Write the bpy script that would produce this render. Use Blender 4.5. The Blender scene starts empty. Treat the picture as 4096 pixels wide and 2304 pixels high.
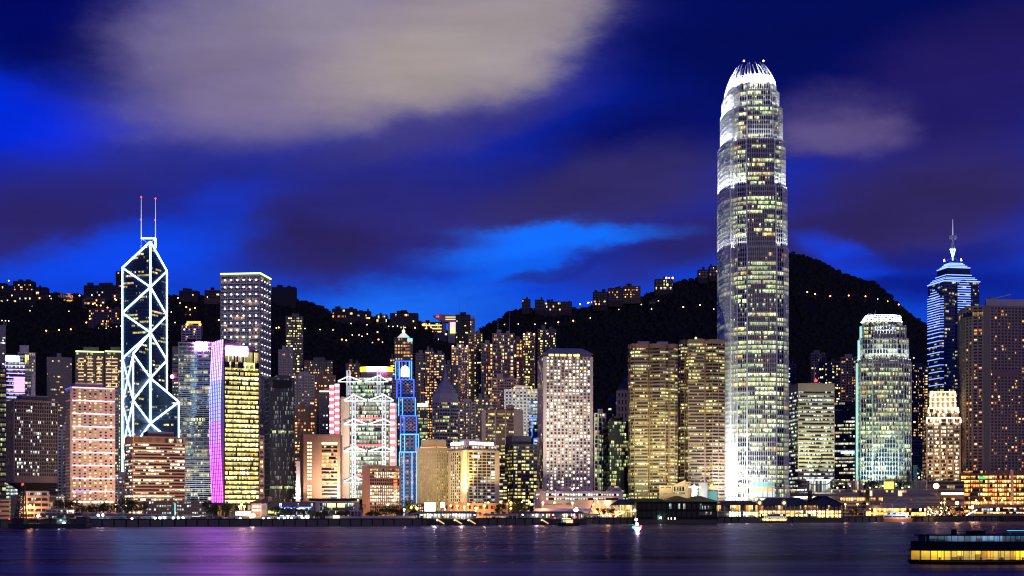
import bpy, math, random
import numpy as np
from mathutils import Vector, Matrix
from math import radians as R, sin, cos, tan, atan, atan2, pi, sqrt

random.seed(7)
rng = np.random.default_rng(11)
sc = bpy.context.scene
COL = sc.collection

# ---------------------------------------------------------------- camera, world, sun, exposure
F, HX, HY, CH = 5917.0, 2048.0, 2035.0, 14.0      # focal length / principal column / horizon row of the 4096 px photograph, camera height
cam_d = bpy.data.cameras.new("camera")
cam_d.sensor_width = 36.0
cam_d.lens = 36.0 * F / 4096.0
cam_d.shift_y = (HY - 1152.0) / 4096.0
cam_d.clip_start, cam_d.clip_end = 1.0, 60000.0
cam = bpy.data.objects.new("camera", cam_d)
COL.objects.link(cam)
cam.location = (0, 0, CH)
cam.rotation_euler = (R(90), 0, 0)
sc.camera = cam

SUN_EL, SUN_AZ = 5.0, 14.0             # low dusk light from behind the camera, a little from the right
sun_d = bpy.data.lights.new("sun", 'SUN')
sun_d.energy = 0.42
sun_d.angle = R(12)
sun_d.color = (1.0, 0.74, 0.66)
sun = bpy.data.objects.new("sun", sun_d)
COL.objects.link(sun)
sun.rotation_euler = (R(90 - SUN_EL), 0, R(SUN_AZ))

sc.view_settings.view_transform = 'Standard'
sc.view_settings.look = 'None'
sc.view_settings.exposure = 0.0
sc.view_settings.gamma = 1.0
sc.render.engine = 'CYCLES'
cy = sc.cycles
cy.use_denoising = True
try:
    cy.denoiser = 'OPENIMAGEDENOISE'
    cy.denoising_input_passes = 'RGB_ALBEDO_NORMAL'
except Exception:
    pass
cy.max_bounces, cy.diffuse_bounces, cy.glossy_bounces, cy.transmission_bounces = 4, 2, 3, 2
cy.sample_clamp_indirect = 16.0
cy.caustics_reflective = cy.caustics_refractive = False
cy.filter_width = 1.2

def NT(tree):
    nodes, links = tree.nodes, tree.links
    def N(kind, ins=None, **kw):
        n = nodes.new(kind)
        for k, v in kw.items():
            setattr(n, k, v)
        for k, v in (ins or {}).items():
            s = n.inputs[k]
            if isinstance(v, bpy.types.NodeSocket):
                links.new(v, s)
            else:
                s.default_value = v
        return n
    return N
def M2(N, op, a, b=0.0, clamp=False):
    return N('ShaderNodeMath', {0: a, 1: b}, operation=op, use_clamp=clamp).outputs[0]

# the dusk sky: Nishita, deepened to blue, with long soft clouds given by their bearing and elevation
world = bpy.data.worlds.new("World")
sc.world = world
world.use_nodes = True
wt = world.node_tree
wt.nodes.clear()
N = NT(wt)
sky = N('ShaderNodeTexSky', sky_type='NISHITA', sun_disc=False, sun_elevation=R(SUN_EL), sun_rotation=R(180 - SUN_AZ), air_density=1.0, dust_density=0.3, ozone_density=6.0)
tc = N('ShaderNodeTexCoord')
sep = N('ShaderNodeSeparateXYZ', {0: tc.outputs['Generated']})
az = M2(N, 'ARCTAN2', sep.outputs[0], sep.outputs[1])
el = M2(N, 'ARCSINE', sep.outputs[2])
ang = N('ShaderNodeCombineXYZ', {0: az, 1: el})
nz = N('ShaderNodeTexNoise', {'Vector': N('ShaderNodeMapping', {'Vector': ang.outputs[0], 'Scale': (5.0, 11.0, 1.0), 'Rotation': (0, 0, R(-14))}).outputs[0], 'Scale': 1.0, 'Detail': 6.0, 'Roughness': 0.6})
nzo = N('ShaderNodeVectorMath', {0: nz.outputs['Color'], 1: (0.5, 0.5, 0.5)}, operation='SUBTRACT')
warp = N('ShaderNodeVectorMath', {0: nzo.outputs[0], 1: (0.13, 0.062, 0.0)}, operation='MULTIPLY')
wang = N('ShaderNodeVectorMath', {0: ang.outputs[0], 1: warp.outputs[0]}, operation='ADD').outputs[0]
def lin(c):
    return tuple(((v / 255.0) / 12.92 if v / 255.0 < 0.04045 else ((v / 255.0 + 0.055) / 1.055) ** 2.4) for v in c)
SKY_STRENGTH = 0.1
# clear blue: brighter toward the horizon
ramp = N('ShaderNodeValToRGB', {0: M2(N, 'DIVIDE', el, 0.36, True)})
cr = ramp.color_ramp
stops = [(0.0, (24, 84, 214)), (0.34, (18, 76, 226)), (0.52, (10, 46, 190)), (0.72, (8, 34, 160)), (1.0, (3, 16, 112))]
while len(cr.elements) < len(stops):
    cr.elements.new(0.5)
for e, (p, c) in zip(cr.elements, stops):
    e.position = p
    e.color = (*lin(c), 1)
tint = N('ShaderNodeMix', {'Factor': 1.0, 'A': sky.outputs[0], 'B': (0.02, 0.05, 0.30, 1)}, data_type='RGBA', blend_type='MULTIPLY')
S = lambda n, name: [s for s in n.inputs if s.name == name and s.type == 'RGBA'][0]
tint.inputs[0].default_value = 1.0
def mixc(fac, a, b, blend='MIX'):
    m = N('ShaderNodeMix', data_type='RGBA', blend_type=blend)
    for s, v in ((m.inputs[0], fac), (m.inputs[6], a), (m.inputs[7], b)):
        if isinstance(v, bpy.types.NodeSocket):
            wt.links.new(v, s)
        else:
            s.default_value = v
    return m.outputs[2]
base10 = mixc(1.0, ramp.outputs[0], (1 / SKY_STRENGTH,) * 3 + (1,), 'MULTIPLY')
nish = mixc(1.0, sky.outputs[0], (0.02, 0.05, 0.30, 1), 'MULTIPLY')
cur = mixc(0.05, base10, nish)
wt.nodes.remove(tint)
CLOUDS = [  # column, row, half-width, half-height (px of the photograph), tilt in degrees, colour as displayed, cover, softness
    (3500, 60, 1700, 620, 0, (4, 12, 84), 0.95, 1.0),
    (3900, 330, 800, 420, 20, (36, 28, 98), 0.85, 1.1),
    (150, 40, 760, 330, 0, (2, 8, 92), 0.95, 1.1),
    (60, 450, 620, 230, -4, (0, 42, 226), 0.95, 1.1),
    (2560, 580, 900, 300, 16, (8, 14, 92), 0.9, 1.1),
    (1000, 640, 1200, 260, 6, (38, 44, 136), 0.7, 1.1),
    (180, 860, 950, 360, 12, (46, 36, 94), 0.92, 1.4),
    (1500, 850, 1300, 340, 10, (44, 40, 112), 0.9, 1.3),
    (1330, 1000, 860, 220, -4, (44, 36, 92), 0.92, 1.4),
    (2400, 780, 1100, 260, 12, (52, 46, 104), 0.9, 1.1),
    (2750, 950, 780, 210, 14, (44, 36, 96), 0.9, 1.3),
    (3750, 800, 1000, 380, 6, (50, 40, 92), 0.95, 1.1),
    (3300, 930, 600, 170, 4, (44, 36, 92), 0.8, 1.0),
    (800, 880, 460, 110, 20, (18, 54, 196), 0.65, 1.3),
    (440, 1040, 760, 170, 9, (14, 72, 236), 0.95, 1.2),
    (2230, 935, 600, 62, 1, (18, 112, 255), 1.0, 1.2),
    (2060, 985, 520, 110, 10, (20, 110, 255), 1.0, 1.2),
    (2050, 1070, 340, 100, 16, (16, 100, 248), 0.9, 1.2),
    (2180, 1070, 360, 46, 14, (30, 40, 140), 0.75, 1.1),
    (1600, 1240, 760, 170, 0, (28, 108, 244), 1.0, 1.2),
    (3420, 1050, 420, 110, -24, (18, 64, 226), 0.85, 1.1),
    (3750, 1010, 620, 70, 3, (26, 30, 118), 0.7, 1.1),
    (3640, 1140, 620, 60, 4, (16, 26, 120), 0.75, 1.1),
    (3900, 1130, 620, 180, 0, (12, 30, 146), 0.8, 1.1),
    (1450, 170, 1560, 530, 12, (90, 80, 142), 0.8, 1.3),
    (1400, 110, 1300, 450, 12, (148, 138, 158), 0.95, 1.3),
    (920, 330, 660, 320, -4, (122, 110, 144), 0.75, 1.3),
    (1780, 230, 900, 290, 16, (168, 155, 150), 0.9, 1.3),
    (2060, 40, 660, 330, 20, (160, 150, 154), 0.9, 1.1),
    (1750, 520, 900, 130, 16, (70, 62, 118), 0.55, 1.3),
    (3330, 470, 400, 190, -6, (76, 64, 122), 0.75, 1.2),
    (3370, 500, 330, 120, -4, (100, 88, 138), 0.7, 1.2),
]
for (X, Y, rx, ry, rot, c, wgt, soft) in CLOUDS:
    a = atan((X - HX) / F)
    e = atan((HY - Y) / F * cos(a))
    mp = N('ShaderNodeMapping', {'Vector': wang, 'Location': (a, e, 0), 'Rotation': (0, 0, R(rot)), 'Scale': (rx / F, ry / F, 1)}, vector_type='TEXTURE')
    g = N('ShaderNodeTexGradient', {0: mp.outputs[0]}, gradient_type='SPHERICAL')
    f = N('ShaderNodeMapRange', {'Value': g.outputs['Fac'], 'From Min': 0.0, 'From Max': 0.75 * soft, 'To Min': 0.0, 'To Max': wgt}, interpolation_type='SMOOTHERSTEP')
    cur = mixc(f.outputs[0], cur, tuple(v / SKY_STRENGTH for v in lin(c)) + (1,))
# long streaks of thin cloud
st = N('ShaderNodeTexNoise', {'Vector': N('ShaderNodeMapping', {'Vector': ang.outputs[0], 'Scale': (7.0, 30.0, 1.0), 'Rotation': (0, 0, R(-12))}).outputs[0], 'Scale': 1.0, 'Detail': 5.0, 'Roughness': 0.55})
stf = N('ShaderNodeMapRange', {'Value': st.outputs[0], 'From Min': 0.3, 'From Max': 0.7, 'To Min': 0.88, 'To Max': 1.12})
cmb = N('ShaderNodeCombineColor', {0: stf.outputs[0], 1: stf.outputs[0], 2: stf.outputs[0]})
cur = mixc(1.0, cur, cmb.outputs[0], 'MULTIPLY')
bg = N('ShaderNodeBackground', {'Color': cur, 'Strength': SKY_STRENGTH})
wo = N('ShaderNodeOutputWorld', {'Surface': bg.outputs[0]})
try:
    world.cycles.sampling_method = 'MANUAL'
    world.cycles.sample_map_resolution = 512
except Exception:
    pass

# ---------------------------------------------------------------- placing
def wx(X, D): return (X - HX) / F * D
def wz(Y, D): return CH + (HY - Y) / F * D
def at(X, Y, D): return Vector((wx(X, D), D, wz(Y, D)))
GZ = 5.5                                   # height of the quay above the water
SHORE = [(-900, 960), (0, 1105), (700, 1150), (1000, 1183), (1650, 1218), (2100, 1274), (2870, 1440), (3200, 1500), (4096, 1640), (5000, 1800)]
def shore(X):
    return float(np.interp(X, [p[0] for p in SHORE], [p[1] for p in SHORE]))

# ---------------------------------------------------------------- materials
MATS = {}
WINS = set()
def wall(key, col, rough=0.75, var=0.12, scale=0.08, metal=0.0, spec=0.3):
    if key in MATS: return MATS[key]
    m = bpy.data.materials.new(key); m.use_nodes = True
    t = m.node_tree; n = NT(t); b = t.nodes['Principled BSDF']
    g = n('ShaderNodeNewGeometry')
    ns = n('ShaderNodeTexNoise', {'Vector': n('ShaderNodeMapping', {'Vector': g.outputs['Position'], 'Scale': (scale, scale, scale * 0.35)}).outputs[0], 'Scale': 1.0, 'Detail': 4.0})
    fine = n('ShaderNodeTexNoise', {'Vector': g.outputs['Position'], 'Scale': 0.9, 'Detail': 2.0})
    v = M2(n, 'ADD', M2(n, 'MULTIPLY', ns.outputs[0], 2 * var), M2(n, 'MULTIPLY', fine.outputs[0], var))
    v = M2(n, 'ADD', v, 1.0 - 1.5 * var)
    mx = n('ShaderNodeVectorMath', {0: tuple(col[:3]), 1: n('ShaderNodeCombineXYZ', {0: v, 1: v, 2: v}).outputs[0]}, operation='MULTIPLY')
    t.links.new(mx.outputs[0], b.inputs['Base Color'])
    b.inputs['Roughness'].default_value = rough
    b.inputs['Metallic'].default_value = metal
    b.inputs['Specular IOR Level'].default_value = spec
    MATS[key] = m
    return m
def glow(key, col, s, sample=False):
    if key in MATS: return MATS[key]
    m = bpy.data.materials.new(key); m.use_nodes = True
    b = m.node_tree.nodes['Principled BSDF']
    b.inputs['Base Color'].default_value = (*[min(1, c) * 0.5 for c in col[:3]], 1)
    b.inputs['Emission Color'].default_value = (*col[:3], 1)
    b.inputs['Emission Strength'].default_value = s
    m.cycles.emission_sampling = 'AUTO' if sample else 'NONE'
    MATS[key] = m
    return m
PAL = {
    'amber': [(1, .54, .02), (1, .60, .04), (1, .50, .015), (1, .64, .08), (1, .57, .03)],
    'steel': [(.16, .36, .62), (.2, .4, .6), (.14, .32, .58), (.22, .42, .66), (.3, .42, .5)],
    'bank': [(.72, 1, .66), (.84, 1, .72), (.66, .92, .56), (1, .96, .74), (1, .62, .32)],
    'office': [(1, .80, .28), (.80, .90, .34), (1, .90, .56), (.84, .82, .30), (1, .60, .16)],
    'green': [(.74, .94, .40), (.92, .92, .42), (.78, .92, .52), (1, .84, .30), (1, .55, .12)],
    'warm': [(1, .55, .18), (1, .70, .32), (1, .42, .12), (1, .80, .46), (.84, .84, .46)],
    'orange': [(1, .36, .06), (1, .50, .12), (1, .66, .24), (1, .28, .05), (1, .56, .2)],
    'cool': [(.84, .97, .92), (.76, .95, .78), (1, 1, .78), (.70, .9, 1), (1, .84, .5)],
    'white': [(1, .92, .64), (1, .84, .50), (1, .97, .84), (1, .72, .32), (.95, .94, .58)],
    'yellow': [(1, .80, .22), (1, .88, .34), (.93, .92, .34), (1, .66, .16), (1, .92, .56)],
}
def win(key, w=1.5, p=0.5, c=4, s=1.0, pal='office', frame=0.09, glass=(.012, .016, .03), seed=0.0, rough=0.3, flip=0.16, rowvar=1.0, colvar=0.0, vm=None, mirror=0.0):
    """Glazing: panes w metres wide, a share p of them lit, in runs of about c panes; each pane its own brightness and colour."""
    if key in MATS: return MATS[key]
    m = bpy.data.materials.new(key); m.use_nodes = True
    t = m.node_tree; n = NT(t); b = t.nodes['Principled BSDF']
    uv = n('ShaderNodeUVMap').outputs[0]
    sx = n('ShaderNodeSeparateXYZ', {0: uv})
    u, v = sx.outputs[0], sx.outputs[1]
    rnd = M2(n, 'MULTIPLY', n('ShaderNodeObjectInfo').outputs['Random'], 917.0)
    cell = M2(n, 'FLOOR', M2(n, 'DIVIDE', u, w))
    grp = M2(n, 'FLOOR', M2(n, 'DIVIDE', M2(n, 'ADD', u, M2(n, 'MULTIPLY', rnd, 3.7)), w * c))
    def wn(a, k):
        return n('ShaderNodeTexWhiteNoise', {'Vector': n('ShaderNodeCombineXYZ', {0: a, 1: rnd, 2: seed + k}).outputs[0]}, noise_dimensions='3D')
    w1, w2, w3 = wn(cell, 1.3), wn(grp, 2.7), wn(0.5, 4.1)
    pr = M2(n, 'ADD', p * (1 - 0.5 * rowvar), M2(n, 'MULTIPLY', w3.outputs[0], p * rowvar))
    if colvar:      # flats: whole stacks of living rooms are lit more often than the bedrooms and stairs beside them
        w4 = n('ShaderNodeTexWhiteNoise', {'Vector': n('ShaderNodeCombineXYZ', {0: cell, 1: 3.3, 2: seed + 9.1}).outputs[0]}, noise_dimensions='3D')
        pr = M2(n, 'MULTIPLY', pr, M2(n, 'ADD', 1 - .92 * colvar, M2(n, 'MULTIPLY', M2(n, 'POWER', w4.outputs[0], 2.2), 2.9 * colvar)))
    lit = M2(n, 'LESS_THAN', w2.outputs[0], pr)
    keep = M2(n, 'GREATER_THAN', w1.outputs[0], flip)
    odd = M2(n, 'GREATER_THAN', w1.outputs[0], 1 - 0.18 * p)
    on = M2(n, 'MAXIMUM', M2(n, 'MULTIPLY', lit, keep), odd)
    s1 = n('ShaderNodeSeparateColor', {0: w1.outputs[1]}); s2 = n('ShaderNodeSeparateColor', {0: w2.outputs[1]})
    br = M2(n, 'ADD', 0.30, M2(n, 'MULTIPLY', M2(n, 'MULTIPLY', s1.outputs[1], s2.outputs[1]), 1.5))
    pick = M2(n, 'ADD', M2(n, 'MULTIPLY', s2.outputs[2], 0.8), M2(n, 'MULTIPLY', s1.outputs[2], 0.2))
    rp = n('ShaderNodeValToRGB', {0: pick}); rp.color_ramp.interpolation = 'CONSTANT'
    cols = PAL[pal]
    while len(rp.color_ramp.elements) < len(cols): rp.color_ramp.elements.new(0.5)
    for i, (e, cc) in enumerate(zip(rp.color_ramp.elements, cols)):
        e.position = (0, .34, .6, .78, .90)[i]; e.color = (*cc, 1)
    # ceiling lights make the top of a lit room brighter; furniture and blinds break it up
    g = n('ShaderNodeNewGeometry')
    rm = n('ShaderNodeTexNoise', {'Vector': g.outputs['Position'], 'Scale': 0.55, 'Detail': 2.0})
    inr = M2(n, 'MULTIPLY', M2(n, 'ADD', 0.55, M2(n, 'MULTIPLY', v, 0.7)), M2(n, 'ADD', 0.45, rm.outputs[0]))
    fr = M2(n, 'FRACT', M2(n, 'DIVIDE', u, w))
    gl = M2(n, 'MULTIPLY', M2(n, 'GREATER_THAN', fr, frame), M2(n, 'LESS_THAN', fr, 1 - frame))
    est = M2(n, 'MULTIPLY', M2(n, 'MULTIPLY', M2(n, 'MULTIPLY', on, br), M2(n, 'MULTIPLY', inr, gl)), s * 1.5)
    # blinds drawn part of the way in some windows
    est = M2(n, 'MULTIPLY', est, M2(n, 'ADD', 0.25, M2(n, 'MULTIPLY', 0.75, M2(n, 'GREATER_THAN', v, M2(n, 'MULTIPLY', M2(n, 'SUBTRACT', s1.outputs[0], 0.55), 1.6)))))
    if vm: est = M2(n, 'MULTIPLY', est, M2(n, 'MULTIPLY', M2(n, 'GREATER_THAN', v, vm[0]), M2(n, 'LESS_THAN', v, vm[1])))
    b.inputs['Base Color'].default_value = (*glass, 1)
    b.inputs['Roughness'].default_value = rough
    b.inputs['Specular IOR Level'].default_value = 0.2
    if mirror:     # polished curtain wall: slightly wavy panes that mirror the lit tower opposite
        b.inputs['Coat Weight'].default_value = mirror; b.inputs['Coat Roughness'].default_value = 0.02; b.inputs['Coat IOR'].default_value = 2.0
        wv = n('ShaderNodeTexNoise', {'Vector': g.outputs['Position'], 'Scale': 0.16, 'Detail': 3.0})
        bm = n('ShaderNodeBump', {'Height': wv.outputs[0], 'Strength': 1.0, 'Distance': 0.14})
        t.links.new(bm.outputs[0], b.inputs['Coat Normal'])
    t.links.new(rp.outputs[0], b.inputs['Emission Color'])
    t.links.new(est, b.inputs['Emission Strength'])
    m.cycles.emission_sampling = 'NONE'
    MATS[key] = m; WINS.add(m.name)
    return m

# ---------------------------------------------------------------- meshes and things
class MB:
    def __init__(s): s.v, s.f, s.uv, s.mi = [], [], [], []
    def face(s, pts, uv=None, mi=0):
        i = len(s.v); s.v += [tuple(p) for p in pts]
        s.f.append(tuple(range(i, i + len(pts)))); s.uv.append(uv); s.mi.append(mi)
    def box(s, c, d, rz=0.0, mi=0, R3=None):
        """c = centre of the base, d = full sizes"""
        x, y, z = d[0] / 2, d[1] / 2, d[2]
        P = [(-x, -y, 0), (x, -y, 0), (x, y, 0), (-x, y, 0), (-x, -y, z), (x, -y, z), (x, y, z), (-x, y, z)]
        ca, sa = cos(rz), sin(rz)
        i = len(s.v)
        s.v += [(c[0] + p[0] * ca - p[1] * sa, c[1] + p[0] * sa + p[1] * ca, c[2] + p[2]) for p in P]
        for q in ((0, 3, 2, 1), (4, 5, 6, 7), (0, 1, 5, 4), (1, 2, 6, 5), (2, 3, 7, 6), (3, 0, 4, 7)):
            s.f.append(tuple(i + k for k in q)); s.uv.append(None); s.mi.append(mi)
        return s
    def beam(s, a, b, w, w2=None, n=4, mi=0):
        a, b = Vector(a), Vector(b); d = (b - a).normalized()
        up = Vector((0, 0, 1)) if abs(d.z) < 0.95 else Vector((0, 1, 0))
        e = d.cross(up).normalized(); g = e.cross(d).normalized()
        w2 = w if w2 is None else w2
        i = len(s.v)
        for p, q in ((a, w), (b, w2)):
            for k in range(n):
                t = 2 * pi * (k + 0.5) / n
                s.v.append(tuple(p + (e * cos(t) + g * sin(t)) * q * 0.5 * (1.414 if n == 4 else 1)))
        for k in range(n):
            s.f.append((i + k, i + (k + 1) % n, i + n + (k + 1) % n, i + n + k)); s.uv.append(None); s.mi.append(mi)
        s.f.append(tuple(i + k for k in range(n))[::-1]); s.uv.append(None); s.mi.append(mi)
        s.f.append(tuple(i + n + k for k in range(n))); s.uv.append(None); s.mi.append(mi)
        return s
    def prism(s, poly, z0, z1, mi=0, poly2=None, cap=True):
        q = poly2 or poly; n = len(poly); i = len(s.v)
        zz0 = z0 if isinstance(z0, (list, tuple)) else [z0] * n
        zz1 = z1 if isinstance(z1, (list, tuple)) else [z1] * n
        s.v += [(p[0], p[1], zz0[k]) for k, p in enumerate(poly)] + [(p[0], p[1], zz1[k]) for k, p in enumerate(q)]
        for k in range(n):
            s.f.append((i + k, i + (k + 1) % n, i + n + (k + 1) % n, i + n + k)); s.uv.append(None); s.mi.append(mi)
        if cap:
            s.f.append(tuple(i + n + k for k in range(n))); s.uv.append(None); s.mi.append(mi)
            s.f.append(tuple(i + k for k in range(n))[::-1]); s.uv.append(None); s.mi.append(mi)
        return s
    def ball(s, c, r, nu=10, nv=6, mi=0, sz=1.0):
        i = len(s.v)
        for a in range(nv + 1):
            t = pi * a / nv
            for b in range(nu):
                f = 2 * pi * b / nu
                s.v.append((c[0] + r * sin(t) * cos(f), c[1] + r * sin(t) * sin(f), c[2] + r * sz * cos(t)))
        for a in range(nv):
            for b in range(nu):
                s.f.append((i + a * nu + b, i + (a + 1) * nu + b, i + (a + 1) * nu + (b + 1) % nu, i + a * nu + (b + 1) % nu)); s.uv.append(None); s.mi.append(mi)
        return s
    def mesh(s, name, mat):
        me = bpy.data.meshes.new(name)
        me.from_pydata(s.v, [], s.f)
        mats = mat if isinstance(mat, (list, tuple)) else [mat]
        for m in mats: me.materials.append(m)
        if len(mats) > 1: me.polygons.foreach_set('material_index', s.mi)
        if mats[0].name in WINS and all(u is None for u in s.uv):      # glazing: u runs along the wall in metres, v from sill to head
            zs = [v[2] for v in s.v]; za, zh = min(zs), max(max(zs) - min(zs), .01)
            x0 = s.v[0][0]; y0 = s.v[0][1]
            s.uv = [[((v[0] - x0) + (v[1] - y0) * .6 + 500 * 0, (v[2] - za) / zh) for v in (s.v[i] for i in f)] for f in s.f]
        if any(u is not None for u in s.uv):
            l = me.uv_layers.new(name='UVMap'); k = 0
            for f, u in zip(s.f, s.uv):
                for j in range(len(f)):
                    l.data[k].uv = u[j] if u else (0, 0); k += 1
        return me
    def build(s, name, mat, parent=None, loc=None, label=None):
        return place(s.mesh(name, mat), name, parent, loc, label)
def place(me, name, parent=None, loc=None, label=None, rz=None):
    o = bpy.data.objects.new(name, me); COL.objects.link(o)
    if parent: o.parent = parent
    if loc is not None: o.location = loc
    if rz: o.rotation_euler = (0, 0, rz)
    if label: o['label'] = label
    return o
def thing(name, label, cat, loc=(0, 0, 0), group=None, rz=0.0):
    o = bpy.data.objects.new(name, None); COL.objects.link(o)
    o.empty_display_size = 1; o.location = loc; o.rotation_euler = (0, 0, rz)
    return tag(o, label, cat, group)
def tag(o, label, cat, group=None, kind=None):
    o['label'] = label; o['category'] = cat
    if group: o['group'] = group
    if kind: o['kind'] = kind
    return o
def struct(o): o['kind'] = 'structure'; return o
def copy_tree(o, loc, rz=None, label=None, group=None):
    c = o.copy(); COL.objects.link(c); c.location = loc
    if rz is not None: c.rotation_euler = (0, 0, rz)
    if label: c['label'] = label
    if group: c['group'] = group
    for ch in list(o.children):
        d = ch.copy(); COL.objects.link(d); d.parent = c
        for g in list(ch.children):
            e = g.copy(); COL.objects.link(e); e.parent = d
    return c
def flood(pos, target, watts, size=(30, 8), col=(1, .95, .85), name="flood_fill_light", parent=None, spread=180):
    l = bpy.data.lights.new(name, 'AREA'); l.shape = 'RECTANGLE'; l.size, l.size_y = size
    l.energy = watts; l.color = col; l.spread = R(spread)
    o = bpy.data.objects.new(name, l); COL.objects.link(o)
    o.location = pos
    o.rotation_euler = (Vector(target) - Vector(pos)).to_track_quat('-Z', 'Y').to_euler()
    return o
def lamp(pos, watts, col=(1, .55, .2), r=0.6):
    l = bpy.data.lights.new("lamp_light", 'POINT'); l.energy = watts; l.color = col; l.shadow_soft_size = r
    o = bpy.data.objects.new("lamp_light", l); COL.objects.link(o); o.location = pos
    return o

# ---------------------------------------------------------------- facades
def footprint(X0, X1, X2, D, depth=28.0, th=None, side='L'):
    """Origin and ground plan of a block whose near corner stands at column X1: left face to X0, right face to X2.
    side L: the left face is the short one, depth metres long; side R: the right face is; X0 == X1: only one face shows."""
    x1, k0, k2 = wx(X1, D), (X0 - HX) / F, (X2 - HX) / F
    fM = lambda t: (x1 - k0 * D) / max(1e-6, sin(t) + k0 * cos(t))
    fL = lambda t: (k2 * D - x1) / max(1e-6, cos(t) - k2 * sin(t))
    if th is not None:
        t = R(th)
    elif X0 == X1:
        t = -atan((X1 - HX) / F)
    else:
        lo, hi = (atan(-k0) + 1e-4, R(89)) if side == 'L' else (R(1), atan(1 / k2) - 1e-4 if k2 > 0 else R(89.9))
        f = fM if side == 'L' else fL
        inc = side == 'R'
        for _ in range(60):
            mid = (lo + hi) / 2
            if (f(mid) > depth) != inc: lo = mid
            else: hi = mid
        t = (lo + hi) / 2
    L = fL(t)
    M = depth if X0 == X1 else fM(t)
    r, l = Vector((cos(t), sin(t))), Vector((-sin(t), cos(t)))
    A, B, C = l * M, Vector((0, 0)), r * L
    return Vector((x1, D, 0)), [tuple(A), tuple(B), tuple(C), tuple(C + A)], t
def inset_poly(poly, d):
    n = len(poly); out = []
    for i in range(n):
        p0, p1, p2 = Vector(poly[i - 1]), Vector(poly[i]), Vector(poly[(i + 1) % n])
        d1, d2 = (p1 - p0).normalized(), (p2 - p1).normalized()
        n1, n2 = Vector((-d1.y, d1.x)), Vector((-d2.y, d2.x))
        k = 1 + n1.dot(n2)
        out.append(tuple(p1 + (n1 + n2) * (d / max(k, 0.25))))
    return out
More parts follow.
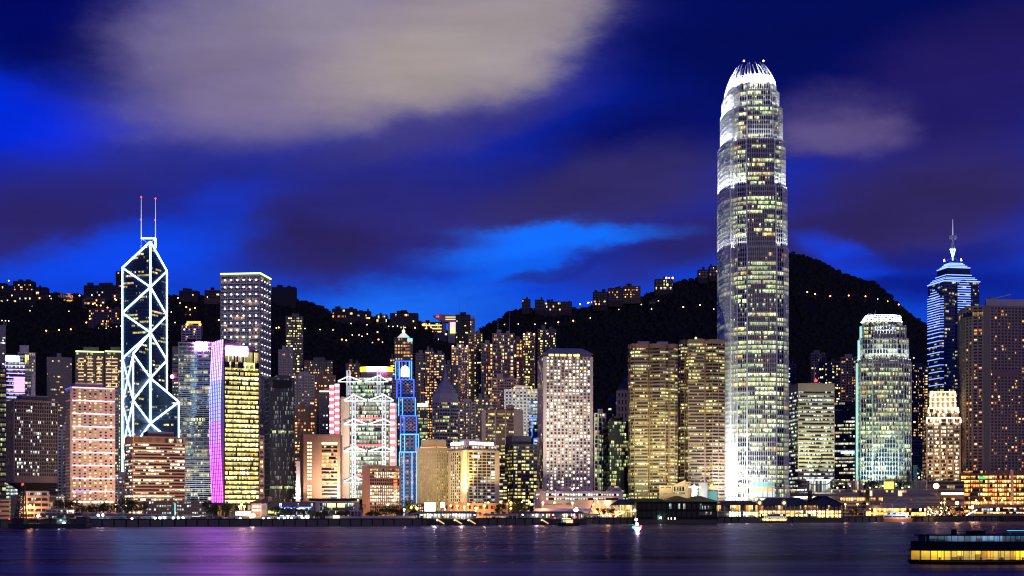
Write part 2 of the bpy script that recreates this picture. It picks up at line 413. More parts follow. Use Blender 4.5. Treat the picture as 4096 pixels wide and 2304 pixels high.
def facade(par, poly, z0, z1, fh, bh, wmat, gmat, edges=(0, 1), inset=0.45, top=1.2, base=0.0, pier=None, split='row', rowname='window_band', wname='wall', blind=0.0, bandmat=None, skip=(), limit=100, cap=True, proud=0.0, pmat=None, pname='mullion'):
    """Walls of one prismatic body: bands between floors in front of set-back glazing, piers, and one glazing object per storey
    (split 'row') or per window (split 'pane')."""
    n = max(1, int(round((z1 - z0 - top - base) / fh))); fh = (z1 - z0 - top - base) / n
    ne = len(poly); ins = inset_poly(poly, inset); out = inset_poly(poly, -proud) if proud else poly
    wm, bm = MB(), MB()
    for e in range(ne):
        a, b = poly[e], poly[(e + 1) % ne]
        if e not in edges:
            wm.face([(*a, z0), (*b, z0), (*b, z1), (*a, z1)]); continue
        oa, ob, ia, ib = out[e], out[(e + 1) % ne], ins[e], ins[(e + 1) % ne]
        spans = [(z0, z0 + base + bh)] + [(z0 + base + i * fh, z0 + base + i * fh + bh) for i in range(1, n)] + [(z0 + base + n * fh, z1)]
        for (p, q) in spans:
            bm.face([(*oa, p), (*ob, p), (*ob, q), (*oa, q)])
            bm.face([(*oa, q), (*ob, q), (*ib, q), (*ia, q)])
            bm.face([(*ia, p), (*ib, p), (*ob, p), (*oa, p)])
    if cap:
        zc = z1 - 0.4
        wm.face([(*p, zc) for p in poly])
        wm.face([(*p, z0 + 0.05) for p in poly][::-1])
    # corner posts and piers
    cells = {}
    for e in edges:
        a, b = Vector(poly[e]), Vector(poly[(e + 1) % ne]); L = (b - a).length; d = (b - a) / L; nn = Vector((d.y, -d.x))
        ang = atan2(d.y, d.x)
        post = 0.5 + blind
        for c0, c1 in ((0, post), (L - post, L)):
            m = a + d * (c0 + c1) / 2 - nn * (inset / 2 - 0.02)
            wm.box((m.x, m.y, z0 + .01), (c1 - c0 - .01, inset + .04, z1 - z0 - .03), ang)
        if pier:
            ps, pw, pp = pier[:3]
            usable = L - 2 * post
            k = max(1, int(round(usable / ps))); s = usable / k
            cells[e] = (post, s, k, pw)
            for i in range(0, k + 1):
                m = a + d * (post + i * s) - nn * ((inset - pp) / 2)
                (bm if pmat is None else wm).box((m.x, m.y, z0 + .02), (pw, inset + pp, z1 - z0 - .05), ang, mi=0 if pmat is None else 1)
    if pmat is None:
        wm.build(wname, wmat, par)
    else:
        wm.build(wname, [wmat, pmat], par)
    if bm.f: bm.build('spandrel_slats' if wname == 'wall' else wname + '_slats', bandmat or wmat, par)
    if split == 'row':
        rm = MB(); u = 0.0
        for e in edges:
            ia, ib = ins[e], ins[(e + 1) % ne]
            L = (Vector(ib) - Vector(ia)).length
            rm.face([(*ia, 0), (*ib, 0), (*ib, fh - bh), (*ia, fh - bh)], [(u, 0), (u + L, 0), (u + L, 1), (u, 1)])
            u += L + 0.3
        me = rm.mesh(rowname, gmat)
        for i in range(n):
            if i in skip: continue
            place(me, rowname, par, (0, 0, z0 + base + i * fh + bh))
    else:
        todo = []
        for e in edges:
            if e not in cells: continue
            post, s, k, pw = cells[e]
            a, b = Vector(ins[e]), Vector(ins[(e + 1) % ne]); d = (b - a).normalized(); pa = Vector(poly[e]); nn = Vector((d.y, -d.x))
            w = s - pw
            mb = MB(); mb.face([(-w / 2, 0, 0), (w / 2, 0, 0), (w / 2, 0, fh - bh), (-w / 2, 0, fh - bh)], [(.01, 0), (w, 0), (w, 1), (.01, 1)])
            me = mb.mesh('window', gmat)
            for i in range(n - 1, -1, -1):
                if i in skip: continue
                for j in range(k):
                    p = pa + d * (post + (j + 0.5) * s) - nn * inset
                    todo.append((abs(w) * -1.0, me, (p.x, p.y, z0 + base + i * fh + bh), atan2(d.y, d.x), w, fh - bh, i * 131 + j))
        todo.sort(key=lambda q: q[0])
        rest = MB()
        for q in todo[:limit]:
            place(q[1], 'window', par, q[2], rz=q[3])
        for q in todo[limit:]:
            w, h = q[4], q[5]; c, s_ = cos(q[3]), sin(q[3]); x, y, z = q[2]
            u0 = q[6] * w * 5
            rest.face([(x - c * w / 2, y - s_ * w / 2, z), (x + c * w / 2, y + s_ * w / 2, z), (x + c * w / 2, y + s_ * w / 2, z + h), (x - c * w / 2, y - s_ * w / 2, z + h)],
                      [(u0 + .01, 0), (u0 + w, 0), (u0 + w, 1), (u0 + .01, 1)])
        if rest.f:
            o = rest.build('window_panes', gmat, par); o['kind'] = 'stuff'
    return n, fh
def roof_box(par, poly, z, h, mat, f0=(.25, .25), f1=(.75, .75), name='plant_room'):
    """A plant room on the roof: a box over part of the plan, given as fractions of the two sides."""
    A, B, C = Vector(poly[0]), Vector(poly[1]), Vector(poly[2])
    r, l = C - B, A - B
    P = [B + r * f0[0] + l * f0[1], B + r * f1[0] + l * f0[1], B + r * f1[0] + l * f1[1], B + r * f0[0] + l * f1[1]]
    return MB().prism([tuple(p) for p in P], z, z + h).build(name, mat, par)
def relight(o, z_lo, z_hi, mat, name='window_band'):
    """Give the storeys of a thing between two heights glazing of their own."""
    for c in o.children:
        if c.name.startswith(name) and z_lo <= c.location.z <= z_hi:
            c.material_slots[0].link = 'OBJECT'; c.material_slots[0].material = mat
def bulbs_line(par, p, q, w, mat, name='light_strip'):
    return MB().beam(p, q, w).build(name, mat, par)
# ---------------------------------------------------------------- water, quay, hills, woods
def water_mat():
    m = bpy.data.materials.new('harbour_water'); m.use_nodes = True
    t = m.node_tree; n = NT(t); b = t.nodes['Principled BSDF']
    g = n('ShaderNodeNewGeometry')
    def nz(sx, sy, det=3.0, rot=4):
        return n('ShaderNodeTexNoise', {'Vector': n('ShaderNodeMapping', {'Vector': g.outputs['Position'], 'Scale': (sx, sy, 1), 'Rotation': (0, 0, R(rot))}).outputs[0], 'Scale': 1.0, 'Detail': det, 'Roughness': 0.55}).outputs[0]
    big, mid = nz(.0025, .020, 4, 3), nz(.010, .075, 4, -2)
    bp = n('ShaderNodeBump', {'Height': mid, 'Strength': 0.35, 'Distance': 1.0})
    rg = n('ShaderNodeMapRange', {'Value': big, 'From Min': .35, 'From Max': .65, 'To Min': .24, 'To Max': .36})
    tone = n('ShaderNodeMapRange', {'Value': M2(n, 'ADD', M2(n, 'MULTIPLY', big, .55), M2(n, 'MULTIPLY', mid, .45)), 'From Min': .38, 'From Max': .62, 'To Min': .35, 'To Max': 1.35})
    tc_ = n('ShaderNodeVectorMath', {0: (.20, .185, .31), 1: n('ShaderNodeCombineXYZ', {0: tone.outputs[0], 1: tone.outputs[0], 2: tone.outputs[0]}).outputs[0]}, operation='MULTIPLY')
    gl = n('ShaderNodeBsdfGlossy', {'Color': tc_.outputs[0], 'Roughness': rg.outputs[0], 'Normal': bp.outputs[0]})
    df = n('ShaderNodeBsdfDiffuse', {'Color': (.004, .005, .02, 1)})
    ad = n('ShaderNodeAddShader', {0: gl.outputs[0], 1: df.outputs[0]})
    t.links.new(ad.outputs[0], t.nodes['Material Output'].inputs['Surface'])
    t.nodes.remove(b)
    return m
wm_ = MB(); wm_.face([(-9000, -600, 0), (9000, -600, 0), (9000, 9000, 0), (-9000, 9000, 0)])
struct(wm_.build('water', water_mat()))

QXS = [-900, 0, 360, 700, 1000, 1650, 2100, 2870, 3200, 4096, 5000]
q = MB()
fr = [(wx(X, shore(X)), shore(X)) for X in QXS]
bk = [(-2500, 3300), (2600, 3300)]
for a, b in zip(fr[:-1], fr[1:]):
    q.face([(*a, -3), (*b, -3), (*b, GZ), (*a, GZ)])
q.face([(*p, GZ) for p in fr] + [(bk[1][0], bk[1][1], GZ), (bk[0][0], bk[0][1], GZ)])
struct(q.build('quay_ground', wall('paving', (.10, .095, .09), .8, .3, .05)))
cp = MB()
for a, b in zip(fr[:-1], fr[1:]):
    cp.beam((a[0], a[1] - .3, GZ + .25), (b[0], b[1] - .3, GZ + .25), .9)
    for k in range(int((Vector(b) - Vector(a)).length / 9)):
        p = Vector(a).lerp(Vector(b), k * 9 / (Vector(b) - Vector(a)).length)
        cp.box((p.x, p.y - .5, -2), (1.0, .7, GZ + 1.9))
struct(cp.build('sea_wall', wall('seawall_concrete', (.022, .020, .022), .85, .3, .1)))

RIDGE = [(-400, 1130), (0, 1128), (60, 1148), (170, 1162), (240, 1168), (335, 1172), (460, 1160), (600, 1172), (760, 1176), (880, 1178), (1085, 1172), (1215, 1196), (1260, 1208), (1290, 1216), (1330, 1246), (1420, 1252), (1500, 1264), (1560, 1272),
         (1680, 1276), (1700, 1300), (1760, 1312), (1830, 1330), (1890, 1338), (1910, 1320), (1930, 1306), (1960, 1288), (2000, 1268), (2040, 1240), (2090, 1228), (2200, 1232), (2300, 1226), (2370, 1222), (2480, 1202), (2560, 1184), (2640, 1150), (2700, 1122),
         (2780, 1110), (2850, 1096), (2900, 1070), (2990, 1030), (3080, 1008), (3150, 1004), (3200, 1012), (3290, 1042), (3370, 1086), (3420, 1100), (3490, 1122), (3550, 1166), (3600, 1214), (3660, 1266), (3715, 1298), (3800, 1370), (3920, 1470), (4096, 1600), (4500, 1800)]
HD0, HDR = 1950.0, 3000.0
def hill_z(X, D):
    X = np.asarray(X, float); D = np.asarray(D, float)
    yr = np.interp(X, [p[0] for p in RIDGE], [p[1] for p in RIDGE]) + 12
    zr = CH + (HY - yr) / F * HDR
    t = np.clip((D - HD0) / (HDR - HD0), 0, 1.35)
    s = np.where(t <= 1, t ** 1.35, 1 - (t - 1) * 0.5)
    x = (X - HX) / F * D
    lump = 14 * np.sin(x / 61 + D / 83) * np.sin(D / 97 - x / 143) + 8 * np.sin(x / 27 + 1.3) * np.sin(D / 41)
    return GZ + 0.4 + (zr - GZ) * s + lump * np.clip(t, 0, 1) * np.clip((1 - t) * 5, 0, 1) - np.where(t <= 0, 3, 0)
def hill_at(X, Y):
    """Where the line of sight through column X, row Y meets the hillside."""
    D = np.linspace(HD0 + 20, HDR, 500)
    zr = CH + (HY - Y) / F * D
    k = np.nonzero(hill_z(np.full_like(D, X), D) >= zr)[0]
    d = float(D[k[0]]) if len(k) else HDR
    return d
gx = np.linspace(-500, 4600, 640); gd = np.concatenate([np.linspace(HD0, HDR, 60), np.linspace(HDR + 30, 3400, 8)])
XX, DD = np.meshgrid(gx, gd)
ZZ = hill_z(XX, DD)
V = np.stack([(XX - HX) / F * DD, DD, ZZ], -1).reshape(-1, 3)
nx, nd = len(gx), len(gd)
i0 = (np.arange(nd - 1)[:, None] * nx + np.arange(nx - 1)[None]).reshape(-1)
FF = np.stack([i0, i0 + 1, i0 + nx + 1, i0 + nx], -1)
def np_mesh(name, V, FF, mat, smooth=False):
    me = bpy.data.meshes.new(name)
    me.vertices.add(len(V)); me.vertices.foreach_set('co', np.ascontiguousarray(V, dtype=np.float32).ravel())
    k = FF.shape[1]
    me.loops.add(FF.size); me.loops.foreach_set('vertex_index', np.ascontiguousarray(FF, dtype=np.int32).ravel())
    me.polygons.add(len(FF)); me.polygons.foreach_set('loop_start', np.arange(0, FF.size, k, dtype=np.int32))
    me.update(calc_edges=True); me.validate()
    me.materials.append(mat)
    return me
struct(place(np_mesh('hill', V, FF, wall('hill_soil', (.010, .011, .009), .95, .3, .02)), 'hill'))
# woods: leafy crowns over the whole slope, thicker along the skyline
ico = []
t_ = (1 + 5 ** .5) / 2
ico_v = np.array([(-1, t_, 0), (1, t_, 0), (-1, -t_, 0), (1, -t_, 0), (0, -1, t_), (0, 1, t_), (0, -1, -t_), (0, 1, -t_), (t_, 0, -1), (t_, 0, 1), (-t_, 0, -1), (-t_, 0, 1)]) / 1.902
ico_f = np.array([(0, 11, 5), (0, 5, 1), (0, 1, 7), (0, 7, 10), (0, 10, 11), (1, 5, 9), (5, 11, 4), (11, 10, 2), (10, 7, 6), (7, 1, 8), (3, 9, 4), (3, 4, 2), (3, 2, 6), (3, 6, 8), (3, 8, 9), (4, 9, 5), (2, 4, 11), (6, 2, 10), (8, 6, 7), (9, 8, 1)])
nA, nB = 15000, 5600
cx = np.concatenate([rng.uniform(-150, 4300, nA), rng.uniform(-150, 4200, nB)])
tt = np.concatenate([rng.uniform(.12, 1, nA) ** .8, rng.uniform(.965, 1.015, nB)])
cd = HD0 + tt * (HDR - HD0)
cz = hill_z(cx, cd)
cr_ = np.concatenate([rng.uniform(3.5, 7.5, nA), rng.uniform(1.6, 4.4, nB) * rng.choice([.7, 1, 1.35], nB)])
cen = np.stack([(cx - HX) / F * cd, cd, cz + cr_ * .25], -1)
jit = rng.uniform(.65, 1.25, (nA + nB, 12, 1))
VV = cen[:, None, :] + ico_v[None] * jit * cr_[:, None, None] * np.array([1, 1, .9])
FW = (ico_f[None] + (np.arange(nA + nB) * 12)[:, None, None]).reshape(-1, 3)
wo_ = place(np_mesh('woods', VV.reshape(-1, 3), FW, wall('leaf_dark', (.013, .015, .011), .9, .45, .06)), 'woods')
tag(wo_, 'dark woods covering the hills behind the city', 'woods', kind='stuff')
# ---------------------------------------------------------------- towers
W = {}
def W_(k, c, **kw): W[k] = wall(k, c, **kw)
W_('pink_stone', (.54, .38, .31)); W_('brown_stone', (.36, .21, .13)); W_('dark_concrete', (.17, .13, .125)); W_('beige_stone', (.46, .37, .27)); W_('cream_stone', (.55, .46, .36))
W_('pale_concrete', (.40, .36, .37)); W_('grey_concrete', (.22, .20, .22)); W_('dusk_concrete', (.13, .11, .125)); W_('white_panel', (.70, .66, .64)); W_('dark_metal', (.035, .035, .045), rough=.4)
W_('black_glass', (.012, .012, .02), rough=.5, spec=.15); W_('blue_glass', (.018, .026, .075), rough=.5, spec=.15); W_('silver_metal', (.62, .63, .66), rough=.35, var=.05); W_('grey_metal', (.33, .33, .36), rough=.45); W_('tan_granite', (.46, .40, .26)); W_('rose_granite', (.32, .19, .12)); W_('salmon_stone', (.46, .30, .20))
W_('white_metal', (.80, .80, .82), rough=.4, var=.04); W_('pier_green', (.004, .009, .010), rough=.6, spec=.1); W_('roof_slate', (.05, .05, .075)); W_('roof_grey', (.30, .29, .36)); W_('orange_wall', (.50, .32, .20)); W_('hill_dark', (.02, .018, .02)); W_('lilac_wall', (.45, .36, .46))
E_ = {
    'white': glow('light_white', (.92, .96, 1), 5.0), 'bluewhite': glow('light_bluewhite', (.38, .68, 1), 10.0, True), 'pink': glow('light_pink', (1, .62, .86), 2.2), 'blue': glow('light_blue', (.05, .10, 1), 2.4),
    'neonblue': glow('neon_blue', (.025, .12, 1), 2.6), 'neoncyan': glow('neon_cyan', (.07, .42, 1), 2.2), 'red': glow('light_red', (1, .05, .06), 4.0), 'green': glow('light_green', (.70, 1, .30), 2.2),
    'signwhite': glow('sign_white', (1, .9, 1), 9.0), 'signpink': glow('sign_pinkwhite', (1, .30, .95), 140.0, True), 'orange': glow('light_orange', (1, .42, .06), 5.0), 'warm': glow('light_warm', (1, .72, .36), 4.0),
    'yellow': glow('light_yellow', (1, .80, .12), 4.5), 'violet': glow('light_violet', (.42, .30, 1), 2.6), 'magenta': glow('light_magenta', (.92, .12, 1), 3.2), 'amber': glow('sign_amber', (1, .52, .02), 3.2), 'hot': glow('sign_redhot', (1, .08, .02), 3.0), 'teal': glow('light_teal', (.3, .9, .8), 1.4),
}
def top_of(D, Y): return wz(Y, D) - GZ

def tower(name, label, X0, X1, X2, Ytop, D, wmat, gmat, fh=3.6, bh=1.5, depth=28, th=None, side='L', group=None, cat='tower', roof=((.3, .2), (.75, .8), 5), edges=(0, 1), zb=None, **kw):
    org, poly, t = footprint(X0, X1, X2, D, depth, th, side)
    o = thing(name, label, cat, (org.x, org.y, GZ), group)
    h = wz(Ytop, D) - GZ
    facade(o, poly, 0, h, fh, bh, wmat, gmat, edges=edges if X0 != X1 else (1,) if edges == (0, 1) else edges, **kw)
    if roof:
        roof_box(o, poly, h - .4, roof[2], wmat, roof[0], roof[1])
    return o, poly, h, t
def strip(o, poly, e, z, mat, w=.7, off=.4, f0=0.0, f1=1.0, name='light_strip'):
    """A horizontal light line fixed to face e of a plan."""
    a, b = Vector(poly[e]), Vector(poly[(e + 1) % len(poly)]); d = (b - a).normalized(); nn = Vector((d.y, -d.x)) * off
    p, q = a.lerp(b, f0) + nn, a.lerp(b, f1) + nn
    return MB().beam((p.x, p.y, z), (q.x, q.y, z), w).build(name, mat, o)
def panel(o, poly, e, f0, f1, z0, z1, mat, name, off=.5, thick=.5):
    a, b = Vector(poly[e]), Vector(poly[(e + 1) % len(poly)]); d = (b - a).normalized(); nn = Vector((d.y, -d.x))
    p, q = a.lerp(b, f0), a.lerp(b, f1)
    P = [p + nn * off, q + nn * off, q + nn * (off - thick), p + nn * (off - thick)]
    return MB().prism([tuple(v) for v in P], z0, z1).build(name, mat, o)
def mast(o, p, h, w, mat, name='mast'):
    return MB().beam(p, (p[0], p[1], p[2] + h), w, w * .35, 6).build(name, mat, o)

# --- far left
o, P, h, _ = tower('office_tower', 'dark slim office tower cut by the picture edge, scattered yellow-green windows', -60, -60, 26, 1470, 1480, W['black_glass'], win('gw_edge', 2, .5, 4, .8, 'green'), fh=5.0, bh=2.0, pier=(2.4, .3, .1))
o, P, h, _ = tower('screen_tower', 'glass tower with violet display facade and white rooftop sign', 18, 18, 100, 1415, 1560, W['blue_glass'], win('gw_led', 1.4, .9, 9, .9, 'cool', frame=.16), fh=3.6, bh=1.2, roof=None)
sg = panel(o, P, 1, .06, .74, h - 7.6, h - 2.0, E_['signwhite'], 'sign')
for k in range(9): strip(o, P, 1, h - 12 - k * 4.2, E_['violet'], .8, .3)
panel(o, P, 1, .45, .98, h - 40, h - 24, glow('led_pink', (1, .35, .75), 1.8), 'display_screen')
o, P, h, _ = tower('rounded_tower', 'pale tower with lit crown windows rising behind the violet display tower', 72, 72, 142, 1408, 1720, W['pale_concrete'], win('gw_crown', 2.4, .35, 3, 1.0, 'yellow'), fh=3.7, roof=((.1, .2), (.62, .8), 9), pier=(4, .6, .2))
panel(o, P, 1, .35, .62, h - 14, h - 3, win('gw_crown_hi', 2, 1, 3, 1.6, 'yellow'), 'crown_window')

# barracks block with waisted base
org, P, t = footprint(25, 55, 232, 1300, 26)
o = thing('waisted_block', 'dark concrete office block with vertical fins standing on a narrow stem', 'office block', (org.x, org.y, GZ))
h = wz(1598, 1300) - GZ; zb = wz(1930, 1300) - GZ
facade(o, P, zb, h, 3.25, 1.0, W['dark_concrete'], win('gw_barracks', 1.6, .14, 1.0, 2.2, 'cool', rowvar=2.0, flip=.1), inset=.7, top=2.0, base=5.0, pier=(2.0, .55, .35), pname='fin')
c = Vector(P[0]).lerp(Vector(P[2]), .5)
ps = [tuple(c + (Vector(p) - c) * .55) for p in P]
MB().prism(ps, 0, zb, poly2=ps).build('stem', W['hill_dark'], o)
MB().prism(ps, zb - 6, zb, poly2=P).build('stem_flare', W['hill_dark'], o)
roof_box(o, P, h - .4, 5, W['dusk_concrete'], (.2, .2), (.8, .8))
m0 = Vector(P[1]).lerp(Vector(P[2]), .36)
MB().beam((m0.x, m0.y + 8, h + 4), (m0.x, m0.y + 8, h + 24), 4.2, 2.6, 8).build('roof_drum', W['grey_metal'], o)
mast(o, (m0.x + 1, m0.y + 8, h + 24), 18, .8, W['grey_metal'], 'roof_mast')

o, P, h, _ = tower('apartment_slab', 'grey apartment slab alone on the dark slope left of the green-topped twins', 187, 187, 288, 1427, 1900, W['grey_concrete'], win('gw_slab', 2.6, .10, 1.3, 1.3, 'warm', rowvar=1.8), fh=3.3, bh=1.5, pier=(5.5, .5, .2), roof=((.4, .2), (.58, .8), 6))
# twin residential towers with bright curved balconies
for k, (a, b, lb) in enumerate([(302, 416, 'left of the twin apartment towers with green roof line and bright balcony columns'), (420, 497, 'right of the twin apartment towers with green roof line, partly behind the braced glass tower')]):
    o, P, h, _ = tower('balcony_tower', lb, a, a, b, 1406, 1800, W['dusk_concrete'], win('gw_twin', 2.3, .34, 1.4, 1.3, 'yellow', rowvar=.8), fh=4.3, bh=1.7, pier=(8.5, 1.6, .5), group='twin balcony towers', roof=((.28, .2), (.82, .8), 7))
    strip(o, P, 1, h + .3, E_['green'], 1.5, .6, name='roof_light')
    wL = (Vector(P[2]) - Vector(P[1])).length
    for j, fx in enumerate((.2, .52, .84)[: 3 - k]):
        m = MB(); c = Vector(P[1]).lerp(Vector(P[2]), fx)
        for i in range(26):
            z = h - 9 - i * 4.3
            m.prism([(c.x + 3.4 * cos(a_), c.y - 1.0 + 2.6 * sin(a_)) for a_ in np.linspace(pi, 2 * pi, 6)], z, z + 1.0)
        m.build('balcony_slats', glow('balcony_glow', (1, .66, .34), 1.1), o)

# pink hotel with light lines
o, P, h, _ = tower('pink_tower', 'pink stone tower of small square windows striped by glowing horizontal light lines', 262, 285, 457, 1545, 1300, W['pink_stone'], win('gw_pink', 9, .42, 1, 1.4, 'yellow', frame=.0, flip=.1, rowvar=1.2), fh=2.86, bh=1.35, depth=26, split='pane', pier=(4.75, 2.6, .0), inset=.5, top=2.5, base=12, roof=((.1, .1), (.75, .9), 4))
for k in range(9):
    z = wz(1549 + k * 52, 1300) - GZ
    strip(o, P, 1, z, E_['pink'], .75, .35, .02, 1.0)
strip(o, P, 1, wz(1965.5, 1300) - GZ, E_['blue'], .7, .6, .06, .44)
strip(o, P, 0, h - 1, E_['blue'], .5, .3, .0, 1.0)
PINK = (o, P, h)
for k in range(9):
    f = .06 + .105 * k; panel(o, P, 1, f, f + (.07 if k % 3 else .04), wz(2010, 1300) - GZ, wz(2005.5, 1300) - GZ, glow('base_light', (.88, 1, .72), 5), 'base_light', off=.6)

o, P, h, _ = tower('annex_block', 'low white annex tucked between the pink tower and the brown ribbon block', 457, 457, 522, 1905, 1420, W['white_panel'], win('gw_annex', 2.2, .4, 2, 1.0, 'cool'), fh=3.6, bh=1.8, pier=(4, 1.2, 0), cat='office block')

# --- braced glass tower with two masts
D0 = 1580.0
def bP(X, D): return (wx(X, D), D)
th_ = R(27.8)
S_ = Vector(bP(533, D0)); a_ = (wx(716, D0) - S_.x) / (cos(th_) - (716 - HX) / F * sin(th_))
r_, l_ = Vector((cos(th_), sin(th_))) * a_, Vector((-sin(th_), cos(th_))) * a_
Sx, Ex, Nx, Wx = Vector((0, 0)), r_, r_ + l_, l_
Cx = Nx / 2
bo = thing('braced_tower', 'dark glass tower outlined in white light diagonals, with two rooftop masts', 'skyscraper', (S_.x, S_.y, GZ))
zC = lambda Y: wz(Y, D0 + Cx.y) - GZ
mod = (1694 - 967) / 4 / F * (D0 + Cx.y)
DROP = .54
tops = {'back': zC(967), 'left': zC(967) - 2 * mod, 'right': zC(967) - 3 * mod, 'front': zC(967) - 4 * mod}
quads = {'back': (Nx, Wx), 'left': (Wx, Sx), 'right': (Ex, Nx), 'front': (Sx, Ex)}
gb = win('gw_braced', 1.35, .20, 9, .95, 'yellow', frame=.07, glass=(.016, .024, .048), rough=.3, rowvar=1.9, vm=(.3, .8))
gl_mb, grid = MB(), MB()
for k, (p, q) in quads.items():
    zt = tops[k]; zs = zt - DROP * mod
    for (a, b, za, zb2) in ((p, q, zs, zs), (q, Cx, zs, zt), (Cx, p, zt, zs)):
        pass
    # roof facet
    MB()
    gl_mb.face([(*p, zs), (*q, zs), (*Cx, zt)])
roofm = gl_mb.build('sloped_roof', wall('roof_glass', (.03, .04, .07), rough=.15, spec=.5), bo)
# glazing by storey band: each exposed vertical face gets bands up to its own height
faces = [('left', Wx, Sx, lambda f: tops['left'] - DROP * mod, 0), ('front', Sx, Ex, lambda f: tops['front'] - DROP * mod, 0), ('back', Cx, Wx, None, tops['left']), ('back', Cx, Nx, None, tops['right']), ('left', Cx, Sx, None, tops['front']), ('right', Ex, Cx, None, tops['front']), ('right', Ex, Nx, lambda f: tops['right'] - DROP * mod, 0), ('back', Nx, Wx, lambda f: tops['back'] - DROP * mod, 0)]
fhb = 3.9
nb = int(tops['back'] / fhb)
def face_z(kind, p, q, x):
    """top and bottom of a face at fraction x from p to q"""
    zt = tops[kind]; zs = zt - DROP * mod
    top = zs + (zt - zs) * ((1 - x) if p is Cx else x if q is Cx else 0)
    return top
for i in range(nb + 1):
    u = 0
    z0, z1 = i * fhb, i * fhb + fhb
    for (kind, p, q, fn, lowt) in faces:
        if kind == 'back' and p is Nx: continue
        m = MB()
        L = (q - p).length
        segs = 12
        for s in range(segs):
            xa, xb = s / segs, (s + 1) / segs
            ta = min(face_z(kind, p, q, xa), face_z(kind, p, q, xb))
            low = 0
            if lowt:
                zs = lowt - DROP * mod
                lo = lambda x: zs + (lowt - zs) * ((1 - x) if p is Cx else x)
                low = min(lo(xa), lo(xb)) - 1
            zz0, zz1 = max(z0, low), min(z1, ta)
            if zz1 - zz0 < .3: continue
            A, B = p.lerp(q, xa), p.lerp(q, xb)
            m.face([(*A, zz0), (*B, zz0), (*B, zz1), (*A, zz1)], [(u + L * xa, 0), (u + L * xb, 0), (u + L * xb, 1), (u + L * xa, 1)])
        u += L + 3
        if m.f: m.build('window_band', gb, bo)
    if i % 1 == 0:
        for (kind, p, q, fn, lowt) in faces:
            if kind == 'back' and p is Nx: continue
            nrm = Vector(((q - p).y, -(q - p).x)).normalized()
            if p is Cx and q in (Wx, Sx): nrm = -nrm
            if nrm.y > 0: nrm = -nrm
            o2 = nrm * .12
            t0, t1 = face_z(kind, p, q, 0), face_z(kind, p, q, 1)
            if z0 < min(t0, t1) and z0 > (lowt or 0):
                grid.face([(*(p + o2), z0 - .35), (*(q + o2), z0 - .35), (*(q + o2), z0 + .35), (*(p + o2), z0 + .35)])
grid.build('spandrel_slats', wall('braced_spandrel', (.045, .055, .09), rough=.3, spec=.5), bo)
# light tubes
tube = MB
def seg(p, zp, q, zq, w=1.3, name='light_tube'):
    out = Vector((0, -.7))
    MB().beam((p.x, p.y - .8, zp), (q.x, q.y - .8, zq), w).build(name, E_['bluewhite'], bo)
zs = {k: v - DROP * mod for k, v in tops.items()}
seg(Cx, tops['front'], Cx, tops['back'], 1.35)
for p, k, kk in ((Wx, 'back', 'left'), (Nx, 'back', 'right'), (Sx, 'left', 'front'), (Ex, 'right', 'front')):
    seg(p, 0 if p is not Nx else zs['right'], p, zs[k])
seg(Cx, tops['back'], Wx, zs['back']); seg(Cx, tops['back'], Nx, zs['back'])
seg(Cx, tops['left'], Wx, zs['left'], .8); seg(Cx, tops['left'], Sx, zs['left'])
seg(Cx, tops['right'], Ex, zs['right']); seg(Cx, tops['right'], Nx, zs['right'], .7)
seg(Cx, tops['front'], Sx, zs['front']); seg(Cx, tops['front'], Ex, zs['front'])
def zig(p, z_out, z_c, n):
    """bracing between the centre line and a corner line, one module per V"""
    for i in range(n):
        seg(p, z_out - i * mod, Cx, z_c - i * mod); seg(Cx, z_c - i * mod, p, z_out - (i + 1) * mod)
zig(Wx, zs['back'], tops['back'] - mod, 1); seg(Wx, zs['back'] - mod, Cx, tops['back'] - 2 * mod)
zig(Nx, zs['back'], tops['back'] - mod, 2); seg(Nx, zs['back'] - 2 * mod, Cx, tops['right'])
zig(Sx, zs['left'], tops['left'] - mod, 1); seg(Sx, zs['front'] + mod, Cx, tops['front'])
seg(Ex, zs['right'], Cx, tops['front'])
for i in range(4):
    za = zs['left'] - i * mod
    seg(Wx, za, Sx, za - mod, .8); seg(Sx, za, Wx, za - mod, .8)
for i in range(2):
    za = zs['front'] - i * mod
    seg(Sx, za, Ex, za - mod, 1); seg(Ex, za, Sx, za - mod, 1)
for X, Yt in ((565, 788), (622, 794)):
    D = D0 + Cx.y + 14
    x, zb, zt = wx(X, D) - S_.x, wz(1000, D) - GZ, wz(Yt, D) - GZ
    zm = wz(955, D) - GZ
    m = mast(bo, (x, D - S_.y, zb - 22), zm - zb + 22, 2.2, W['white_metal'], 'mast_base')
    mast(bo, (x, D - S_.y, zm), zt - zm, 1.1, glow('mast_light', (.75, .85, 1), .8))
    MB().ball((x, D - S_.y, zt), .9).build('beacon', E_['red'], bo)
    MB().ball((x - .5, D - S_.y, zm + (zt - zm) * .46), .8).build('beacon', E_['red'], bo)
D = D0 + Cx.y + 14
xa, xb, zm, zl = wx(565, D) - S_.x, wx(622, D) - S_.x, wz(953, D) - GZ, wz(985, D) - GZ
dy = D - S_.y
MB().beam((xa, dy, zm), (xb, dy, zm), 1.4).build('light_tube', E_['bluewhite'], bo)
cm = ((xa + xb) / 2 + 1, dy, zl + 2)
MB().beam((xa, dy, zm), cm, .7).beam((xb, dy, zm), cm, .7).build('mast_brace', W['white_metal'], bo)
MB().beam((xb, dy - .6, wz(992, D) - GZ), (xb, dy - .6, zm), 1.6).build('light_tube', E_['bluewhite'], bo)

